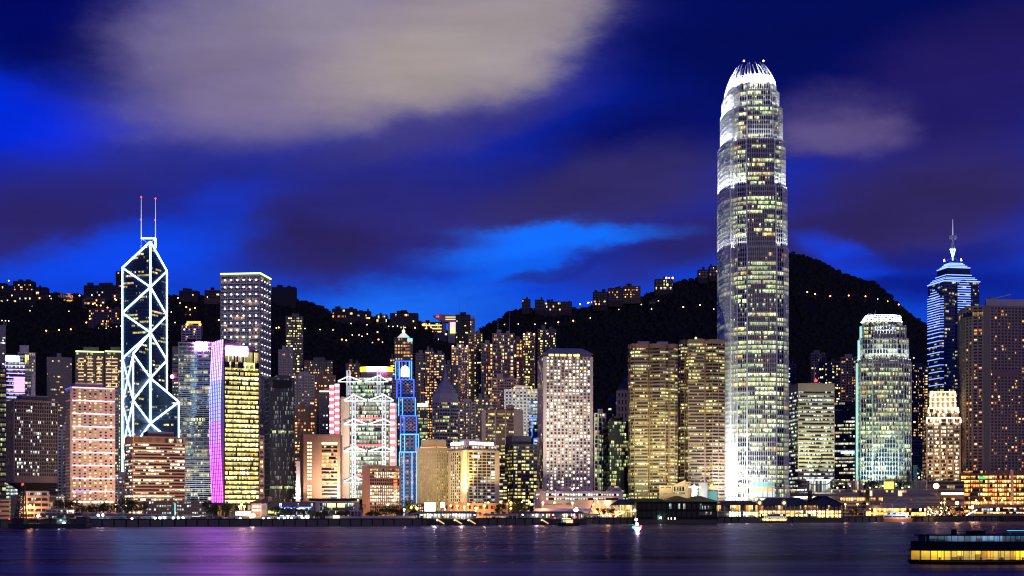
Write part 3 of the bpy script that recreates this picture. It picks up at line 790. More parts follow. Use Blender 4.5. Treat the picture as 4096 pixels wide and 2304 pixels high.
# brown ribbon block in front of it
o, P, h, _ = tower('ribbon_block', 'brown stone office block of white-lit ribbon windows with a finned top storey', 498, 531, 741, 1772, 1330, W['brown_stone'], win('gw_brown', 2.4, .55, 5, 1.7, 'white', frame=.05, flip=.12, rowvar=1.2), fh=2.95, bh=1.3, depth=30, top=.6, roof=None, cat='office block')
h2 = wz(1744, 1330) - GZ
MB().prism(P, h, h2).build('top_storey', W['brown_stone'], o)
m = MB(); a, b = Vector(P[1]), Vector(P[2])
for i in range(44):
    p = a.lerp(b, .04 + .92 * i / 43); m.box((p.x, p.y - .3, h + .8), (.45, .5, h2 - h - 1.6))
m.build('fin_slats', wall('fin_shadow', (.05, .04, .04)), o)  # dark slats paint the shadow gaps between the fins
roof_box(o, P, h2 - .1, 5, W['dusk_concrete'], (.32, .2), (.82, .8))
panel(o, P, 1, .62, .95, h + .9, h2 - 2, win('gw_brown_top', 1.5, .8, 2, 2.0, 'white'), 'top_window', off=.35, thick=.2)

# gridded tower with rooftop sign
o, P, h, _ = tower('gridded_tower', 'silver gridded office tower with blazing pinkish white rooftop sign on its corner', 713, 713, 848, 1368, 1720, W['grey_metal'], win('gw_grid', 1.6, .38, 5, .9, 'office', rowvar=.8, mirror=1.0), fh=4.6, bh=1.0, depth=34, th=0, base=8, roof=None, pier=(8.6, .35, .3))
m = MB()
a, b = Vector(P[1]), Vector(P[2]); n2 = Vector(((b - a).y, -(b - a).x)).normalized() * 1.2
for i in range(int((h - 10) / 2.3)):
    z = 9 + i * 2.3
    m.beam((a.x + n2.x, a.y + n2.y, z), (b.x + n2.x, b.y + n2.y, z), .38)
m.build('louvre_slats', W['white_metal'], o)
MB().prism([(-9.3, 34), (-9.3, 10), (-.4, 10), (-.4, 34)], 0, h - 4).build('side_wing', W['dusk_concrete'], o)
for k in range(int((h - 10) / 4.6)): MB().box((-4.9, 9.85, 3 + k * 4.6), (7.6, .3, 1.7)).build('wing_window', win('gw_grid', 1.6), o)
panel(o, P, 1, .50, .86, h - 10, h - .5, E_['signpink'], 'sign', off=1.6)
MB().ball((wx(688, 1728) - o.location.x, 8.5, wz(1506, 1728) - GZ), 2.2).build('beacon', glow('beacon_magenta', (1, .12, .42), 24), o)
for k in range(5): MB().beam((P[1][0] + 6 + k * 8, 2, 0), (P[1][0] + 6 + k * 8, 2, 9), 2.2).build('column', W['white_panel'], o)
flood((wx(775, 1690), 1690, GZ + 4), (wx(780, 1720), 1720, wz(1600, 1720)), 22000, (30, 2), (.9, .95, 1), spread=100)  # unseen area light added to brighten the louvres
# purple finned tower, yellow office floors
org, P, t = footprint(848, 896, 1037, 1330, 34)
h = wz(1400, 1330) - GZ; hs = wz(1352, 1330) - GZ
o = thing('finned_tower', 'tower with a glowing violet-magenta finned flank, bright yellow floors and blazing sign', 'skyscraper', (org.x, org.y, GZ))
facade(o, P, 12, h - 12, 4.35, 1.5, W['dark_metal'], win('gw_fin', 1.5, .97, 14, 1.9, 'yellow', frame=.04, flip=.05, rowvar=.1), edges=(1,), top=3.0, inset=.5, pier=(7.5, .2, .1))
facade(o, P, 0, 12, 11, .8, W['grey_metal'], win('gw_lobby', 2.4, .85, 5, .6, 'orange'), edges=(0, 1), top=.5, rowname='lobby_glazing', wname='lobby_wall')
# sloping crown
MB().prism(P, h - 12, [hs, hs, h, h]).build('crown', W['dark_metal'], o)
panel(o, P, 1, .02, .98, h - 11, h - 1, win('gw_fin_crown', 1.6, .9, 6, 1.0, 'yellow'), 'crown_window', off=.3, thick=.3)
panel(o, P, 1, .05, .66, wz(1420, 1330) - GZ, wz(1384, 1330) - GZ, E_['signpink'], 'sign', off=.9)
panel(o, P, 1, .0, 1, wz(1470, 1330) - GZ, wz(1446, 1330) - GZ, win('gw_fin_bright', 1.5, 1, 8, 1.5, 'yellow', flip=.0), 'bright_floor', off=.35, thick=.3)
# flank: tall vertical fins, violet above and magenta below, bowed outward
A, B = Vector(P[0]), Vector(P[1]); nl = Vector(((B - A).y, -(B - A).x)).normalized()
zbot, ztop = wz(2012, 1330) - GZ, hs - 1
cols = [(.60, .26, .8), (.40, .26, .8), (.18, .20, .8), (.20, .18, .8), (.30, .12, .7), (.40, .09, .7), (.46, .07, .6), (.5, .07, .55)]
nst = 44
MB().prism([tuple(A + nl * .1), tuple(B + nl * .1), tuple(B - nl * 1.0), tuple(A - nl * 1.0)], zbot, ztop).build('flank_wall', W['dark_metal'], o)
for j in range(7):
    f = (j + .5) / 7
    m = MB()
    for i in range(nst):
        s0 = i / nst
        za, zb2 = ztop - (ztop - zbot) * s0, ztop - (ztop - zbot) * (s0 + .86 / nst)
        bow = .6 + 2.4 * sin(pi * min(1, s0 * 1.05))
        p = A.lerp(B, f) + nl * bow
        m.beam((p.x, p.y, za), (p.x, p.y, zb2), .62 + .2 * (j == 6), mi=min(7, int(s0 * 8)))
    m.build('lit_fin_slats', [glow('fin_light_%d' % k, c, 5.0, True) for k, c in enumerate(cols)], o)
FIN = (o, P, h)
o, P, h, _ = tower('core_block', 'slim pink stone lift core beside the yellow floors of the finned tower', 1038, 1038, 1057, 1742, 1345, W['pink_stone'], win('gw_core', 3, .5, 2, 1, 'yellow'), fh=4.3, bh=2, edges=(1,), cat='office block', roof=None)

# square silver tower dotted with white lights
o, P, h, _ = tower('dotted_tower', 'tall square silver tower with rows of white star lights and green-lit roof edge', 882, 1040, 1082, 1094, 1570, W['grey_metal'], win('gw_dotted', 1.7, .16, 8, .55, 'warm', rowvar=1.8, glass=(.03, .03, .05)), fh=3.9, bh=1.3, depth=40, side='R', top=3, inset=.3, pier=(6.8, .55, .35), roof=None)
for e in (0, 1): strip(o, P, e, h + .2, E_['green'], 1.5, .3, name='roof_light')
dot = MB().ball((0, 0, 0), .8, 8, 5).mesh('star_light', glow('star_white', (.93, .96, 1), 6))
dash = wall('dash_metal', (.7, .7, .74), rough=.35)
for e, n in ((0, 6), (1, 4)):
    a, b = Vector(P[e]), Vector(P[e + 1]); d = (b - a).normalized(); nn = Vector((d.y, -d.x)) * .9
    for r in range(14):
        z = wz(1119 + r * 28.6, 1570) - GZ
        for k in range(n):
            p = a.lerp(b, (k + .75 if e == 0 else k + .5) / (n + .35 if e == 0 else n)) + nn
            place(dot, 'star_light', o, (p.x, p.y, z)).scale = (1, 1, 1) if e == 0 else (.62, .62, .62)
m = MB()
for e in (0, 1):
    a, b = Vector(P[e]), Vector(P[e + 1]); d = (b - a).normalized(); nn = Vector((d.y, -d.x)) * .8
    for r in range(int(h / 3.9)):
        for dz in (.2, 1.1):
            m.beam((a.x + nn.x, a.y + nn.y, 3 + r * 3.9 + dz), (b.x + nn.x, b.y + nn.y, 3 + r * 3.9 + dz), .22)
m.build('rail_slats', W['silver_metal'], o)
DOT = (o, P, h)

# dark glittering glass tower with black screen
o, P, h, _ = tower('dark_glass_tower', 'dark glittering glass tower with a black screen near its top', 1058, 1078, 1178, 1508, 1400, W['dark_metal'], win('gw_dark', .9, .20, 1.2, .28, 'cool', frame=.2, glass=(.04, .045, .065), rough=.3, rowvar=.3), fh=4.4, bh=.8, depth=30, inset=.3, top=1, pier=(2.2, .18, .15), roof=((.35, .2), (.9, .8), 3))  # small dim lit panes stand for reflected glints on the glass
panel(o, P, 1, .12, .88, wz(1552, 1400) - GZ, wz(1519, 1400) - GZ, W['black_glass'], 'dark_screen')
for Y in (1727, 1950):
    panel(o, P, 1, .02, .95, wz(Y + 6, 1400) - GZ, wz(Y - 5, 1400) - GZ, win('gw_dark_lit', 2.2, .9, 4, .75, 'green'), 'lit_floor', off=.3, thick=.25)

# civic hall blocks: beige tower pair in front of the trussed bank
o, P, h, _ = tower('stone_block', 'brown stone block with a column of paired yellow windows on a blank wall', 1202, 1214, 1276, 1737, 1370, W['rose_granite'], win('gw_pair', 7, 1, 1, 1.5, 'yellow', frame=.0, flip=.0), fh=3.35, bh=1.7, depth=22, edges=(2,), roof=None, cat='office block')
m_ = MB().box((0, 0, 0), (1.75, .3, 1.75)).mesh('window', glow('pair_window', (1, .88, .45), 1.7))
for r in range(16):
    if r == 11: continue
    for X in (1233.5, 1243):
        place(m_, 'window', o, (wx(X, 1372) - o.location.x, 1.2 + (X - 1214) / 62 * (P[2][1]), wz(1772 + r * 14.4, 1370) - GZ - .8)).location.y = P[1][1] + (P[2][1] - P[1][1]) * (X - 1214) / 62 - .12
ob, Pb, hb = o, P, h
o, P, h, _ = tower('balcony_block', 'brown stone block with wide dark ribbon bays framed by slanted sills', 1276, 1276, 1360, 1737, 1376, W['rose_granite'], win('gw_bay', 2.2, .55, 6, 1.9, 'warm', rowvar=1.0, flip=.1, frame=.05), fh=3.35, bh=1.25, th=2, top=7.5, base=3, inset=2.2, blind=2.0, roof=None, cat='office block')
panel(o, P, 1, .08, .96, h - 9.3, h - 5.6, glow('top_bay', (1, .93, .45), 2.2), 'bright_bay', off=-.4, thick=.4)

# --- trussed bank
D = 1470.0
ho = thing('trussed_bank', 'bank tower with exposed white lit trusses, twin ladder masts and red-white light columns', 'bank tower', (wx(1450, D), D, GZ))
X_ = lambda X, dd=0: wx(X, D + dd) - ho.location.x
Z_ = lambda Y, dd=0: wz(Y, D + dd) - GZ
gh = win('gw_bank', 1.35, .92, 6, .95, 'bank', frame=.1, flip=.1, rowvar=.4)
def slab(Xa, Xb, Ya, Yb, dd, thick, key, **kw):
    P = [(X_(Xa, dd), dd + thick), (X_(Xa, dd), dd), (X_(Xb, dd), dd), (X_(Xb, dd), dd + thick)]
    facade(ho, P, Z_(Yb, dd), Z_(Ya, dd), 4.1, .9, W['dusk_concrete'], gh, edges=kw.pop('edges', (1,)), top=.8, wname=key, inset=.35, **kw)
slab(1398, 1556, 1590, 1996, 0, 20, 'front_wall')
slab(1384, 1568, 1508, 1700, 21, 14, 'upper_wall')
MB().prism([(X_(1362), 12), (X_(1362), .8), (X_(1397.5), .8), (X_(1397.5), 12)], 0, Z_(1588)).build('stair_wall', W['cream_stone'], ho)
MB().prism([(X_(1556.5), 14), (X_(1556.5), 4), (X_(1566), 4), (X_(1566), 14)], 0, Z_(1606)).build('stair_wall', W['cream_stone'], ho)
wmet = wall('truss_white', (.80, .82, .88), rough=.4)
def ladder(Xa, Xb, Yt, Yb, dd):
    for X in (Xa, Xb):
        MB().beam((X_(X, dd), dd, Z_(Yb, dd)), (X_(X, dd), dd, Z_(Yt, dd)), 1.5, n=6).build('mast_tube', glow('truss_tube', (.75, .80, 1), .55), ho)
    m = MB()
    for z in np.arange(Z_(Yb, dd), Z_(Yt, dd), 4.1):
        m.beam((X_(Xa, dd), dd, z), (X_(Xb, dd), dd, z), .9)
    m.build('rung_slats', wmet, ho)
ladder(1409, 1421, 1577, 1990, -4); ladder(1530, 1542, 1577, 1990, -4)
ladder(1388, 1400, 1482, 1580, 18); ladder(1510, 1522, 1482, 1580, 18)
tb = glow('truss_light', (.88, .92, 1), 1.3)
def hanger(Xm, Xl, Xr, Yt, Yb, dd):
    """one coat-hanger truss arm: two sloping ties and a boom either side of a mast"""
    for Xe in (Xl, Xr):
        m = MB(); m.beam((X_(Xm, dd), dd, Z_(Yt, dd)), (X_(Xe, dd), dd, Z_(Yb - 3, dd)), 1.25, n=6); m.build('tie_bar', tb, ho)
        m = MB(); m.beam((X_(Xm, dd), dd, Z_(Yb, dd)), (X_(Xe, dd), dd, Z_(Yb, dd)), .9, n=6); m.build('boom', tb, ho)
for Yt, Yb in ((1579, 1604), (1676, 1699), (1787, 1807), (1905, 1929)):
    hanger(1415, 1376, 1467, Yt, Yb, -5); hanger(1536, 1473, 1574, Yt, Yb, -5)
for Yt, Yb in ((1505, 1527),):
    hanger(1394, 1352, 1446, Yt, Yb, 17); hanger(1516, 1459, 1553, Yt - 3, Yb, 17)
for Y in (1674, 1781, 1903):
    MB().beam((X_(1425), -1, Z_(Y)), (X_(1528), -1, Z_(Y)), 1.6).build('red_strip', glow('truss_red', (1, .10, .12), 1.6), ho)
for Xa, Ya, Yb, dd in ((1327, 1540, 1735, 8), (1348, 1535, 1735, 6), (1571, 1612, 1862, 4)):
    n = int((Yb - Ya) / 12.5)
    MB().box((X_(Xa, dd), dd + 3, 0), (7.5 if Xa > 1500 else 4.6, 4, Z_(Ya, dd))).build('light_shaft', W['grey_metal'], ho)
    for i in range(n):
        c = ('led_red', (1, .10, .14)) if i % 2 else ('led_white', (.92, .92, 1))
        y = Ya + i * (Yb - Ya) / n
        MB().box((X_(Xa, dd), dd - .2, Z_(y + 10.5, dd)), (4.2, 2, 2.4)).build('light_panel', glow(c[0], c[1], 2.4), ho)
# ring sign above
rg = MB()
ring = []
for (a0, a1, key, c, s) in ((180, 236, 'a', 'amber', 1), (236, 304, 'w', 'signwhite', 1), (304, 360, 'b', 'amber', 1)):
    m = MB(); R0 = 16.6; cx_, cyy = X_(1500, 24), 24 + 14
    aa = np.radians(np.linspace(a0, a1, 9))
    for p, q in zip(aa[:-1], aa[1:]):
        P = [(cx_ + R0 * cos(p), cyy + R0 * .55 * sin(p)), (cx_ + R0 * cos(q), cyy + R0 * .55 * sin(q))]
        m.face([(*P[0], Z_(1483, 24)), (*P[1], Z_(1483, 24)), (*P[1], Z_(1464, 24)), (*P[0], Z_(1464, 24))])
    m.build('ring_sign', E_[c], ho)
MB().prism([(cx_ + 15.5 * cos(p), cyy + 8.5 * sin(p)) for p in np.linspace(0, 2 * pi, 20, endpoint=False)], Z_(1508, 24), Z_(1465, 24)).build('ring_drum', W['grey_concrete'], ho)
MB().ball((X_(1537, 24), cyy - 10, Z_(1474, 24)), 2.6).build('beacon', glow('pink_beacon', (1, .2, .6), 30), ho)

# low beige block with window grid
o, P, h, _ = tower('gallery_block', 'low salmon stone block with a grid of bright windows and an orange stair bay', 1449, 1478, 1600, 1861, 1290, W['salmon_stone'], win('gw_low', 2.0, .0, 6, 1.5, 'yellow', rowvar=1.2, frame=.08), fh=3.0, bh=.9, depth=14, edges=(1,), split='row', pier=(2.05, .35, .1), top=3, base=2, inset=.6, cat='office block', roof=None)
panel(o, P, 1, .0, .02, 0, h, W['salmon_stone'], 'edge_wall', off=.15)
nb_ = sorted((c.location.z for c in o.children if c.name.startswith('window_band')), reverse=True)
gl_full = win('gw_low_full', 2.0, 1.0, 6, 1.9, 'white', rowvar=0, frame=.1, flip=.02); gl_part = win('gw_low_part', 2.0, .6, 7, 1.8, 'white', rowvar=.2, frame=.1, flip=.05); gl_top = win('gw_low_top', 2.0, 1.0, 6, .55, 'yellow', rowvar=0, frame=.05, flip=.1)
for k, z in enumerate(nb_):
    mt = gl_top if k == 0 else gl_full if k in (1, 6, 7, 8, 9, 10) else gl_part if k in (2, 5) else None
    if mt: relight(o, z - .1, z + .1, mt)
for r in range(8):
    z = h - 8.5 - r * 3.0
    panel(o, P, 1, .79, .90, z, z + 2.0, glow('stair_red', (1, .22, .06), 1.3) if r < 5 else glow('stair_green', (.7, .85, .6), .7), 'stair_window', off=.2, thick=.2)

# --- neon stepped tower
D = 1480.0
no = thing('neon_tower', 'stepped tower outlined in blue and cyan neon with a glowing white arched emblem', 'bank tower', (wx(1620, D), D, GZ))
tiers = [(1583, 1648, 1445, 1518, 26), (1588, 1657, 1518, 1591, 22), (1595, 1663, 1591, 1663, 18), (1602, 1668, 1663, 1737, 13), (1602, 1676, 1737, 1808, 8), (1598, 1679, 1808, 1996, 4)]
gn = win('gw_neon', 2.2, .26, 2, .9, 'orange', frame=.12)
for k, (Xa, Xb, Ya, Yb, dd) in enumerate(tiers):
    x0, x1 = wx(Xa, D + dd) - no.location.x, wx(Xb, D + dd) - no.location.x
    P = [(x0, dd + 22), (x0, dd), (x1, dd), (x1, dd + 22)]
    z0, z1 = wz(Yb, D + dd) - GZ, wz(Ya, D + dd) - GZ
    if k == 5: z0 = 0
    facade(no, P, z0 if k == 5 else z0 - 3, z1, 3.6, 1.7, wall('neon_stone', (.13, .15, .34)), gn, edges=(1,), pier=(4.3, 1.6, .0), split='row', top=1.5 if k else 15.5, wname='tier_wall')
    mt = E_['neonblue'] if k < 4 else E_['neoncyan']
    mt2 = E_['neoncyan'] if k in (0, 2, 4, 5) else E_['neonblue']
    for xx in (x0, x0 + (x1 - x0) * .22, x1 - .4) + ((x0 + (x1 - x0) * .62,) if k == 5 else ()) + ((x0 + (x1 - x0) * .84,) if k in (0, 4, 5) else ()):
        MB().beam((xx, dd - .7, z0), (xx, dd - .7, z1), .75).build('neon_tube', mt2, no)
    MB().beam((x0, dd - .7, z1), (x1, dd - .7, z1), .85).build('neon_tube', mt, no)
xc, za, zb2 = wx(1620, D + 25) - no.location.x, wz(1506, D + 25) - GZ, wz(1462, D + 25) - GZ
pts = [(-4, 0), (4, 0), (4, 7.6), (2.6, 9.6), (0, 11), (-2.6, 9.6), (-4, 7.6)]
MB().prism([(p[0], p[1]) for p in pts], 0, .5).build('emblem', E_['signwhite'], no, (xc, 25.3, za)).rotation_euler = (R(90), 0, 0)
panel(no, [(x0, 0), (wx(1583, D + 26) - no.location.x - .2, 30), (wx(1583, D + 26) - no.location.x - .2, 25.6), (0, 0)], 1, 0, 1, wz(1515, D + 26) - GZ, wz(1450, D + 26) - GZ, glow('side_magenta', (1, .04, .25), 1.2), 'side_light', off=.3, thick=.3)

# glass block with twin white masts, domed stone tower
o, P, h, _ = tower('bright_glass_block', 'bright greenish glass block with twin slim white masts on its roof', 1660, 1660, 1712, 1612, 1620, W['dark_metal'], win('gw_bright', 1.6, .62, 4, .95, 'green'), fh=3.9, bh=1.2, cat='office block', roof=None)
panel(o, P, 1, 0, 1, h - 4, h - .5, glow('roof_glow', (.85, 1, .7), 1.7), 'roof_light')
for fx in (.38, .66):
    p = Vector(P[1]).lerp(Vector(P[2]), fx); mast(o, (p.x, p.y + 5, h - .5), 16, .7, W['white_metal'])
panel(o, P, 1, .8, 1.05, h + .2, h + 2, glow('roof_warm', (1, .7, .5), 2), 'roof_light', off=2)
D = 1660.0
xa, xb = wx(1722, D), wx(1836, D); cxx = (xa + xb) / 2; rr = (xb - xa) / 2
do = thing('spired_tower', 'rounded stone office tower topped by a grey tent-shaped spire roof', 'tower', (cxx, D + rr, GZ))
oct_ = [(rr * 1.0 * cos(a), rr * .9 * sin(a)) for a in np.radians(np.arange(22.5, 382.5, 45))]
hb_ = wz(1588, D) - GZ
facade(do, oct_, 0, hb_, 3.9, 1.5, wall('mauve_stone', (.36, .33, .38)), win('gw_dome', 2.4, .4, 3, 1.1, 'office', rowvar=1.4), edges=(3, 4, 5, 6), pier=(2.6, .5, .1), top=6)
for (f0, f1, Ya, Yb, nm) in ((.94, .94, 1588, 1572, 'parapet'), (.80, .78, 1572, 1556, 'roof_drum'), (.76, .30, 1556, 1520, 'tent_roof'), (.22, .04, 1520, 1482, 'spire_roof')):
    MB().prism([(p[0] * f0, p[1] * f0) for p in oct_], wz(Ya, D) - GZ - .3, wz(Yb, D) - GZ, poly2=[(p[0] * f1, p[1] * f1) for p in oct_]).build(nm, W['roof_grey'] if 'roof' in nm else W['pale_concrete'], do)
mast(do, (0, 0, wz(1486, D) - GZ), 16, .8, W['grey_metal'])

# two hotel-like blocks lit yellow
o, P, h, _ = tower('fluted_block', 'yellow-lit stone block of close narrow windows with a finned rooftop screen', 1668, 1745, 1802, 1790, 1450, W['beige_stone'], win('gw_fluted', 1.3, .4, 3, 1.1, 'yellow', glass=(.03, .03, .025)), fh=2.9, bh=1.0, depth=30, pier=(2.1, 1.0, .25), inset=.5, top=3.5, cat='hotel', roof=None)
P2 = inset_poly(P, 3); m = MB()
z2 = wz(1756, 1450) - GZ
MB().prism(P2, h - .4, z2).build('roof_screen', W['beige_stone'], o)
for e in (0, 1):
    a, b = Vector(P2[e]), Vector(P2[e + 1])
    for i in range(16):
        p = a.lerp(b, (i + .5) / 16); m.box((p.x, p.y - .5, h + .2), (.5, .8, z2 - h - .5))
m.build('fin_slats', W['beige_stone'], o)
for e in (0, 1): strip(o, P2, e, h + .7, glow('screen_uplight', (1, .5, .2), 2.0), .5, 1.0)
FLU = (o, P, h)
o, P, h, _ = tower('corner_hotel', 'cream hotel block with a bright yellow floodlit corner pier and white roof signs', 1793, 1858, 1998, 1800, 1400, W['cream_stone'], win('gw_hotel', 4.1, .36, 1.2, 1.0, 'cool', frame=.06, glass=(.05, .05, .05)), fh=2.95, bh=.85, depth=34, pier=(4.4, .5, .15), inset=.6, blind=4.2, top=2, cat='hotel', roof=None)
P2 = inset_poly(P, 1.5); z2 = wz(1782, 1400) - GZ
facade(o, P2, h, z2, 4.5, 1.5, W['cream_stone'], win('gw_hotel_top', 2.5, .55, 2, 1.4, 'white'), pier=(3.2, .8, .1), top=.6, wname='attic_wall')
for e, f0, f1 in ((0, .05, .88), (1, .14, .88)):
    panel(o, P2, e, f0, f1, z2 + 1.0, z2 + 3.6, E_['signwhite'], 'sign', off=.2)
roof_box(o, P2, z2 - .2, 7, W['grey_concrete'], (.25, .5), (.7, .95))
B_ = Vector(P[1])
MB().prism([(B_.x - 3.2, B_.y + 1.2), (B_.x - 1.0, B_.y - 1.4), (B_.x + 2.6, B_.y - 1.0), (B_.x + 3.6, B_.y + 1.2)], 0, h).build('corner_pier', W['cream_stone'], o)
HOT = (o, P, h)

# beige pier tower and dark yellow-window block, white grid tower
o, P, h, _ = tower('piered_tower', 'beige tower of dark ribbon windows split by tall pale vertical piers', 1926, 1926, 2092, 1640, 1545, W['brown_stone'], win('gw_piered', 2.0, .42, 4, 1.2, 'yellow'), fh=3.75, bh=1.7, th=3, inset=.5, top=3.5, roof=((.05, .3), (.95, .9), 2))
for f0, f1 in ((0, .10), (.315, .35), (.56, .595), (.77, 1.0)):
    panel(o, P, 1, f0, f1, 0, h + .3, W['cream_stone'], 'pier', off=1.0, thick=1.4)
MB().ball((P[1][0] + 10, 8, h + 3), 2.4, sz=.8).build('dish', W['white_panel'], o); MB().ball((P[1][0] + 30, 10, h + 3.5), 4.2, sz=.7).build('dish', W['orange_wall'], o)
o, P, h, _ = tower('bronze_block', 'dark bronze block with many yellow windows and a black rooftop box', 2020, 2052, 2152, 1776, 1440, W['dark_metal'], win('gw_bronze', 4.0, .62, 2, 1.25, 'yellow', frame=.05, rowvar=.9), fh=3.4, bh=1.5, depth=26, pier=(4.3, .5, .15), inset=.5, top=2.4, split='pane', limit=100, cat='office block', roof=None)
roof_box(o, P, h - .3, 8.5, W['dark_metal'], (.0, .15), (.78, .9))
o, P, h, _ = tower('bronze_block', 'lower dark bronze wing with yellow windows beside the black-boxed bronze block', 1994, 1994, 2030, 1915, 1428, W['dark_metal'], win('gw_bronze', 4.0), fh=3.4, bh=1.5, pier=(4.3, .5, .15), inset=.5, split='pane', cat='office block', roof=None)
o, P, h, _ = tower('white_grid_tower', 'white tower of square dark windows in a regular grid, upper floors yellow', 2018, 2018, 2152, 1556, 1700, W['white_panel'], win('gw_wgrid', 4, .30, 2, 1.2, 'yellow', rowvar=1.4), fh=3.9, bh=1.5, pier=(4.1, 1.5, .0), inset=.7, top=3, split='pane', roof=((.3, .3), (.7, .8), 5))
for fx in (.3, .55, .8):
    p = Vector(P[1]).lerp(Vector(P[2]), fx); MB().ball((p.x, p.y - 1, h + 1.5), 1.0).build('roof_lamp', E_['orange'], o)
o, P, h, _ = tower('blue_neon_block', 'glass block trimmed with zigzag blue neon beside the round-windowed tower', 2115, 2115, 2156, 1600, 1600, W['blue_glass'], win('gw_bneon', 1.5, .6, 3, .7, 'cool'), fh=3.8, bh=1.0, cat='office block', roof=None)
for fa, Ya, fb, Yb in ((.05, 1672, .9, 1670), (.35, 1672, .32, 1745), (.5, 1755, .9, 1752), (.5, 1755, .5, 1790)):
    p, q = Vector(P[1]).lerp(Vector(P[2]), fa), Vector(P[1]).lerp(Vector(P[2]), fb)
    MB().beam((p.x, p.y - .7, wz(Ya, 1600) - GZ), (q.x, q.y - .7, wz(Yb, 1600) - GZ), .9).build('neon_tube', E_['neonblue'], o)

# --- round-window tower
D = 1450.0
org, P, t = footprint(2150, 2173, 2372, D, 42)
jo = thing('porthole_tower', 'pale stone tower covered in rows of round windows under a sloping grey roof', 'skyscraper', (org.x, org.y, GZ))
h = wz(1425, D) - GZ
wmj = MB().prism(P, 0, h); wmj.build('wall', wall('mosaic_stone', (.50, .43, .40), var=.06), jo)
a, b = Vector(P[1]), Vector(P[2]); d = (b - a).normalized(); nn = Vector((d.y, -d.x)); ang = atan2(d.y, d.x); Lf = (b - a).length
gj = win('gw_round', 30, .62, 1, 1.8, 'white', frame=0, flip=0, rowvar=1.0, glass=(.03, .03, .035))
gj_ = 0
def porthole(r):
    m = MB(); c = [(r * cos(t_), 0, r * sin(t_)) for t_ in np.linspace(0, 2 * pi, 14, endpoint=False)]
    m.face(c, [(12 + 3 * p[0] / r, .5 + .5 * p[2] / r) for p in c])
    c2 = [(p[0] * 1.2, -.35, p[2] * 1.2) for p in c]
    for i in range(14):
        j = (i + 1) % 14; m.face([c[i], c[j], c2[j], c2[i]], None, 1)
    for i in range(14):
        j = (i + 1) % 14; c3 = [(p[0] * 1.22, .1, p[2] * 1.22) for p in c]
        m.face([c2[i], c2[j], c3[j], c3[i]], None, 1)
    return m
pm = porthole(1.2).mesh('window', [gj, wall('mosaic_stone', (0, 0, 0))])
rest = MB(); cnt = 0
rows = 43
for r in range(rows):
    z = wz(1432 + r * 13.05, D) - GZ
    for k in range(12):
        p = a + d * (Lf * (.092 + .0748 * k)) + nn * .06
        if cnt < 100:
            place(pm, 'window', jo, (p.x, p.y, z), rz=ang)
        else:
            u0 = (r * 12 + k) * 151.0
            cc = [(p.x + d.x * 1.2 * cos(t_), p.y + d.y * 1.2 * cos(t_), z + 1.2 * sin(t_)) for t_ in np.linspace(0, 2 * pi, 14, endpoint=False)]
            rest.face(cc, [(30 * (r * 12 + k) + 12 + 3 * cos(t_), .5 + .5 * sin(t_)) for t_ in np.linspace(0, 2 * pi, 14, endpoint=False)])
        cnt += 1
rest.build('window_panes', gj, jo)['kind'] = 'stuff'
A2, B2 = Vector(P[0]), Vector(P[1]); dl = (B2 - A2).normalized(); nl = Vector((dl.y, -dl.x)); Ll = (B2 - A2).length
side_ = MB()
for r in range(rows):
    z = wz(1436 + r * 13.05, D) - GZ
    for k in range(6):
        p = A2 + dl * (Ll * (.12 + .152 * k)) + nl * .07
        cc = [(p.x + dl.x * 1.2 * cos(t_), p.y + dl.y * 1.2 * cos(t_), z + 1.2 * sin(t_)) for t_ in np.linspace(0, 2 * pi, 10, endpoint=False)]
        u0 = (r * 7 + k) * 173.0
        side_.face(cc, [(30 * (r * 7 + k) + 12 + .5 * cos(t_), .5 + .5 * sin(t_)) for t_ in np.linspace(0, 2 * pi, 10, endpoint=False)])
side_.build('flank_panes', win('gw_round_side', 30, .35, 1, .9, 'yellow', frame=0, flip=0), jo)['kind'] = 'stuff'
Pr = inset_poly(P, 1.0); z0r, z1r = wz(1414, D) - GZ, wz(1388, D) - GZ
MB().prism(Pr, h - .2, z0r).build('roof_gallery', W['dark_metal'], jo)
for f0, f1 in ((.10, .20), (.23, .31), (.34, .46), (.5, .58), (.62, .74)):
    panel(jo, Pr, 1, f0, f1, h + .5, h + 2.2, E_['yellow'], 'gallery_light', off=.2, thick=.2)
MB().prism(inset_poly(P, -.6), z0r, z1r, poly2=inset_poly(P, 9.5)).build('hipped_roof', W['roof_grey'], jo)
JAR = (jo, P, h)

# between it and the curved towers
o, P, h, _ = tower('white_frame_tower', 'slim white-framed tower with tall paired windows right of the round-windowed tower', 2376, 2376, 2424, 1652, 1580, W['white_panel'], win('gw_wframe', 2.6, .5, 2, .8, 'green'), fh=4.6, bh=.9, pier=(4.1, 1.3, .1), inset=.6, top=1)
o, P, h, _ = tower('dark_window_block', 'dark glass block of scattered white and yellow lit windows left of the curved towers', 2412, 2437, 2516, 1682, 1540, W['black_glass'], win('gw_scatter', 1.6, .42, 3, .95, 'green', frame=.12, rowvar=1.3), fh=4.0, bh=1.0, depth=26, cat='office block', pier=(2.6, .25, .1))
o, P, h, _ = tower('pyramid_tower', 'old beige stone tower with dark pyramid roof behind the curved towers', 2468, 2468, 2552, 1562, 1720, W['beige_stone'], win('gw_old', 1.8, .12, 1.5, .8, 'warm'), fh=8, bh=3, pier=(4.2, 2.4, .3), inset=.8, roof=None, top=3)
c = (Vector(P[1]) + Vector(P[2]) + Vector(P[0]) + Vector(P[3])) / 4
MB().prism(inset_poly(P, 1.2), h - .2, h + 2.5).build('roof_gallery', W['dusk_concrete'], o)
MB().prism(inset_poly(P, .3), h + 2.5, wz(1500, 1720) - GZ, poly2=[tuple(c + (Vector(p) - c) * .04) for p in P]).build('pyramid_roof', W['roof_slate'], o)

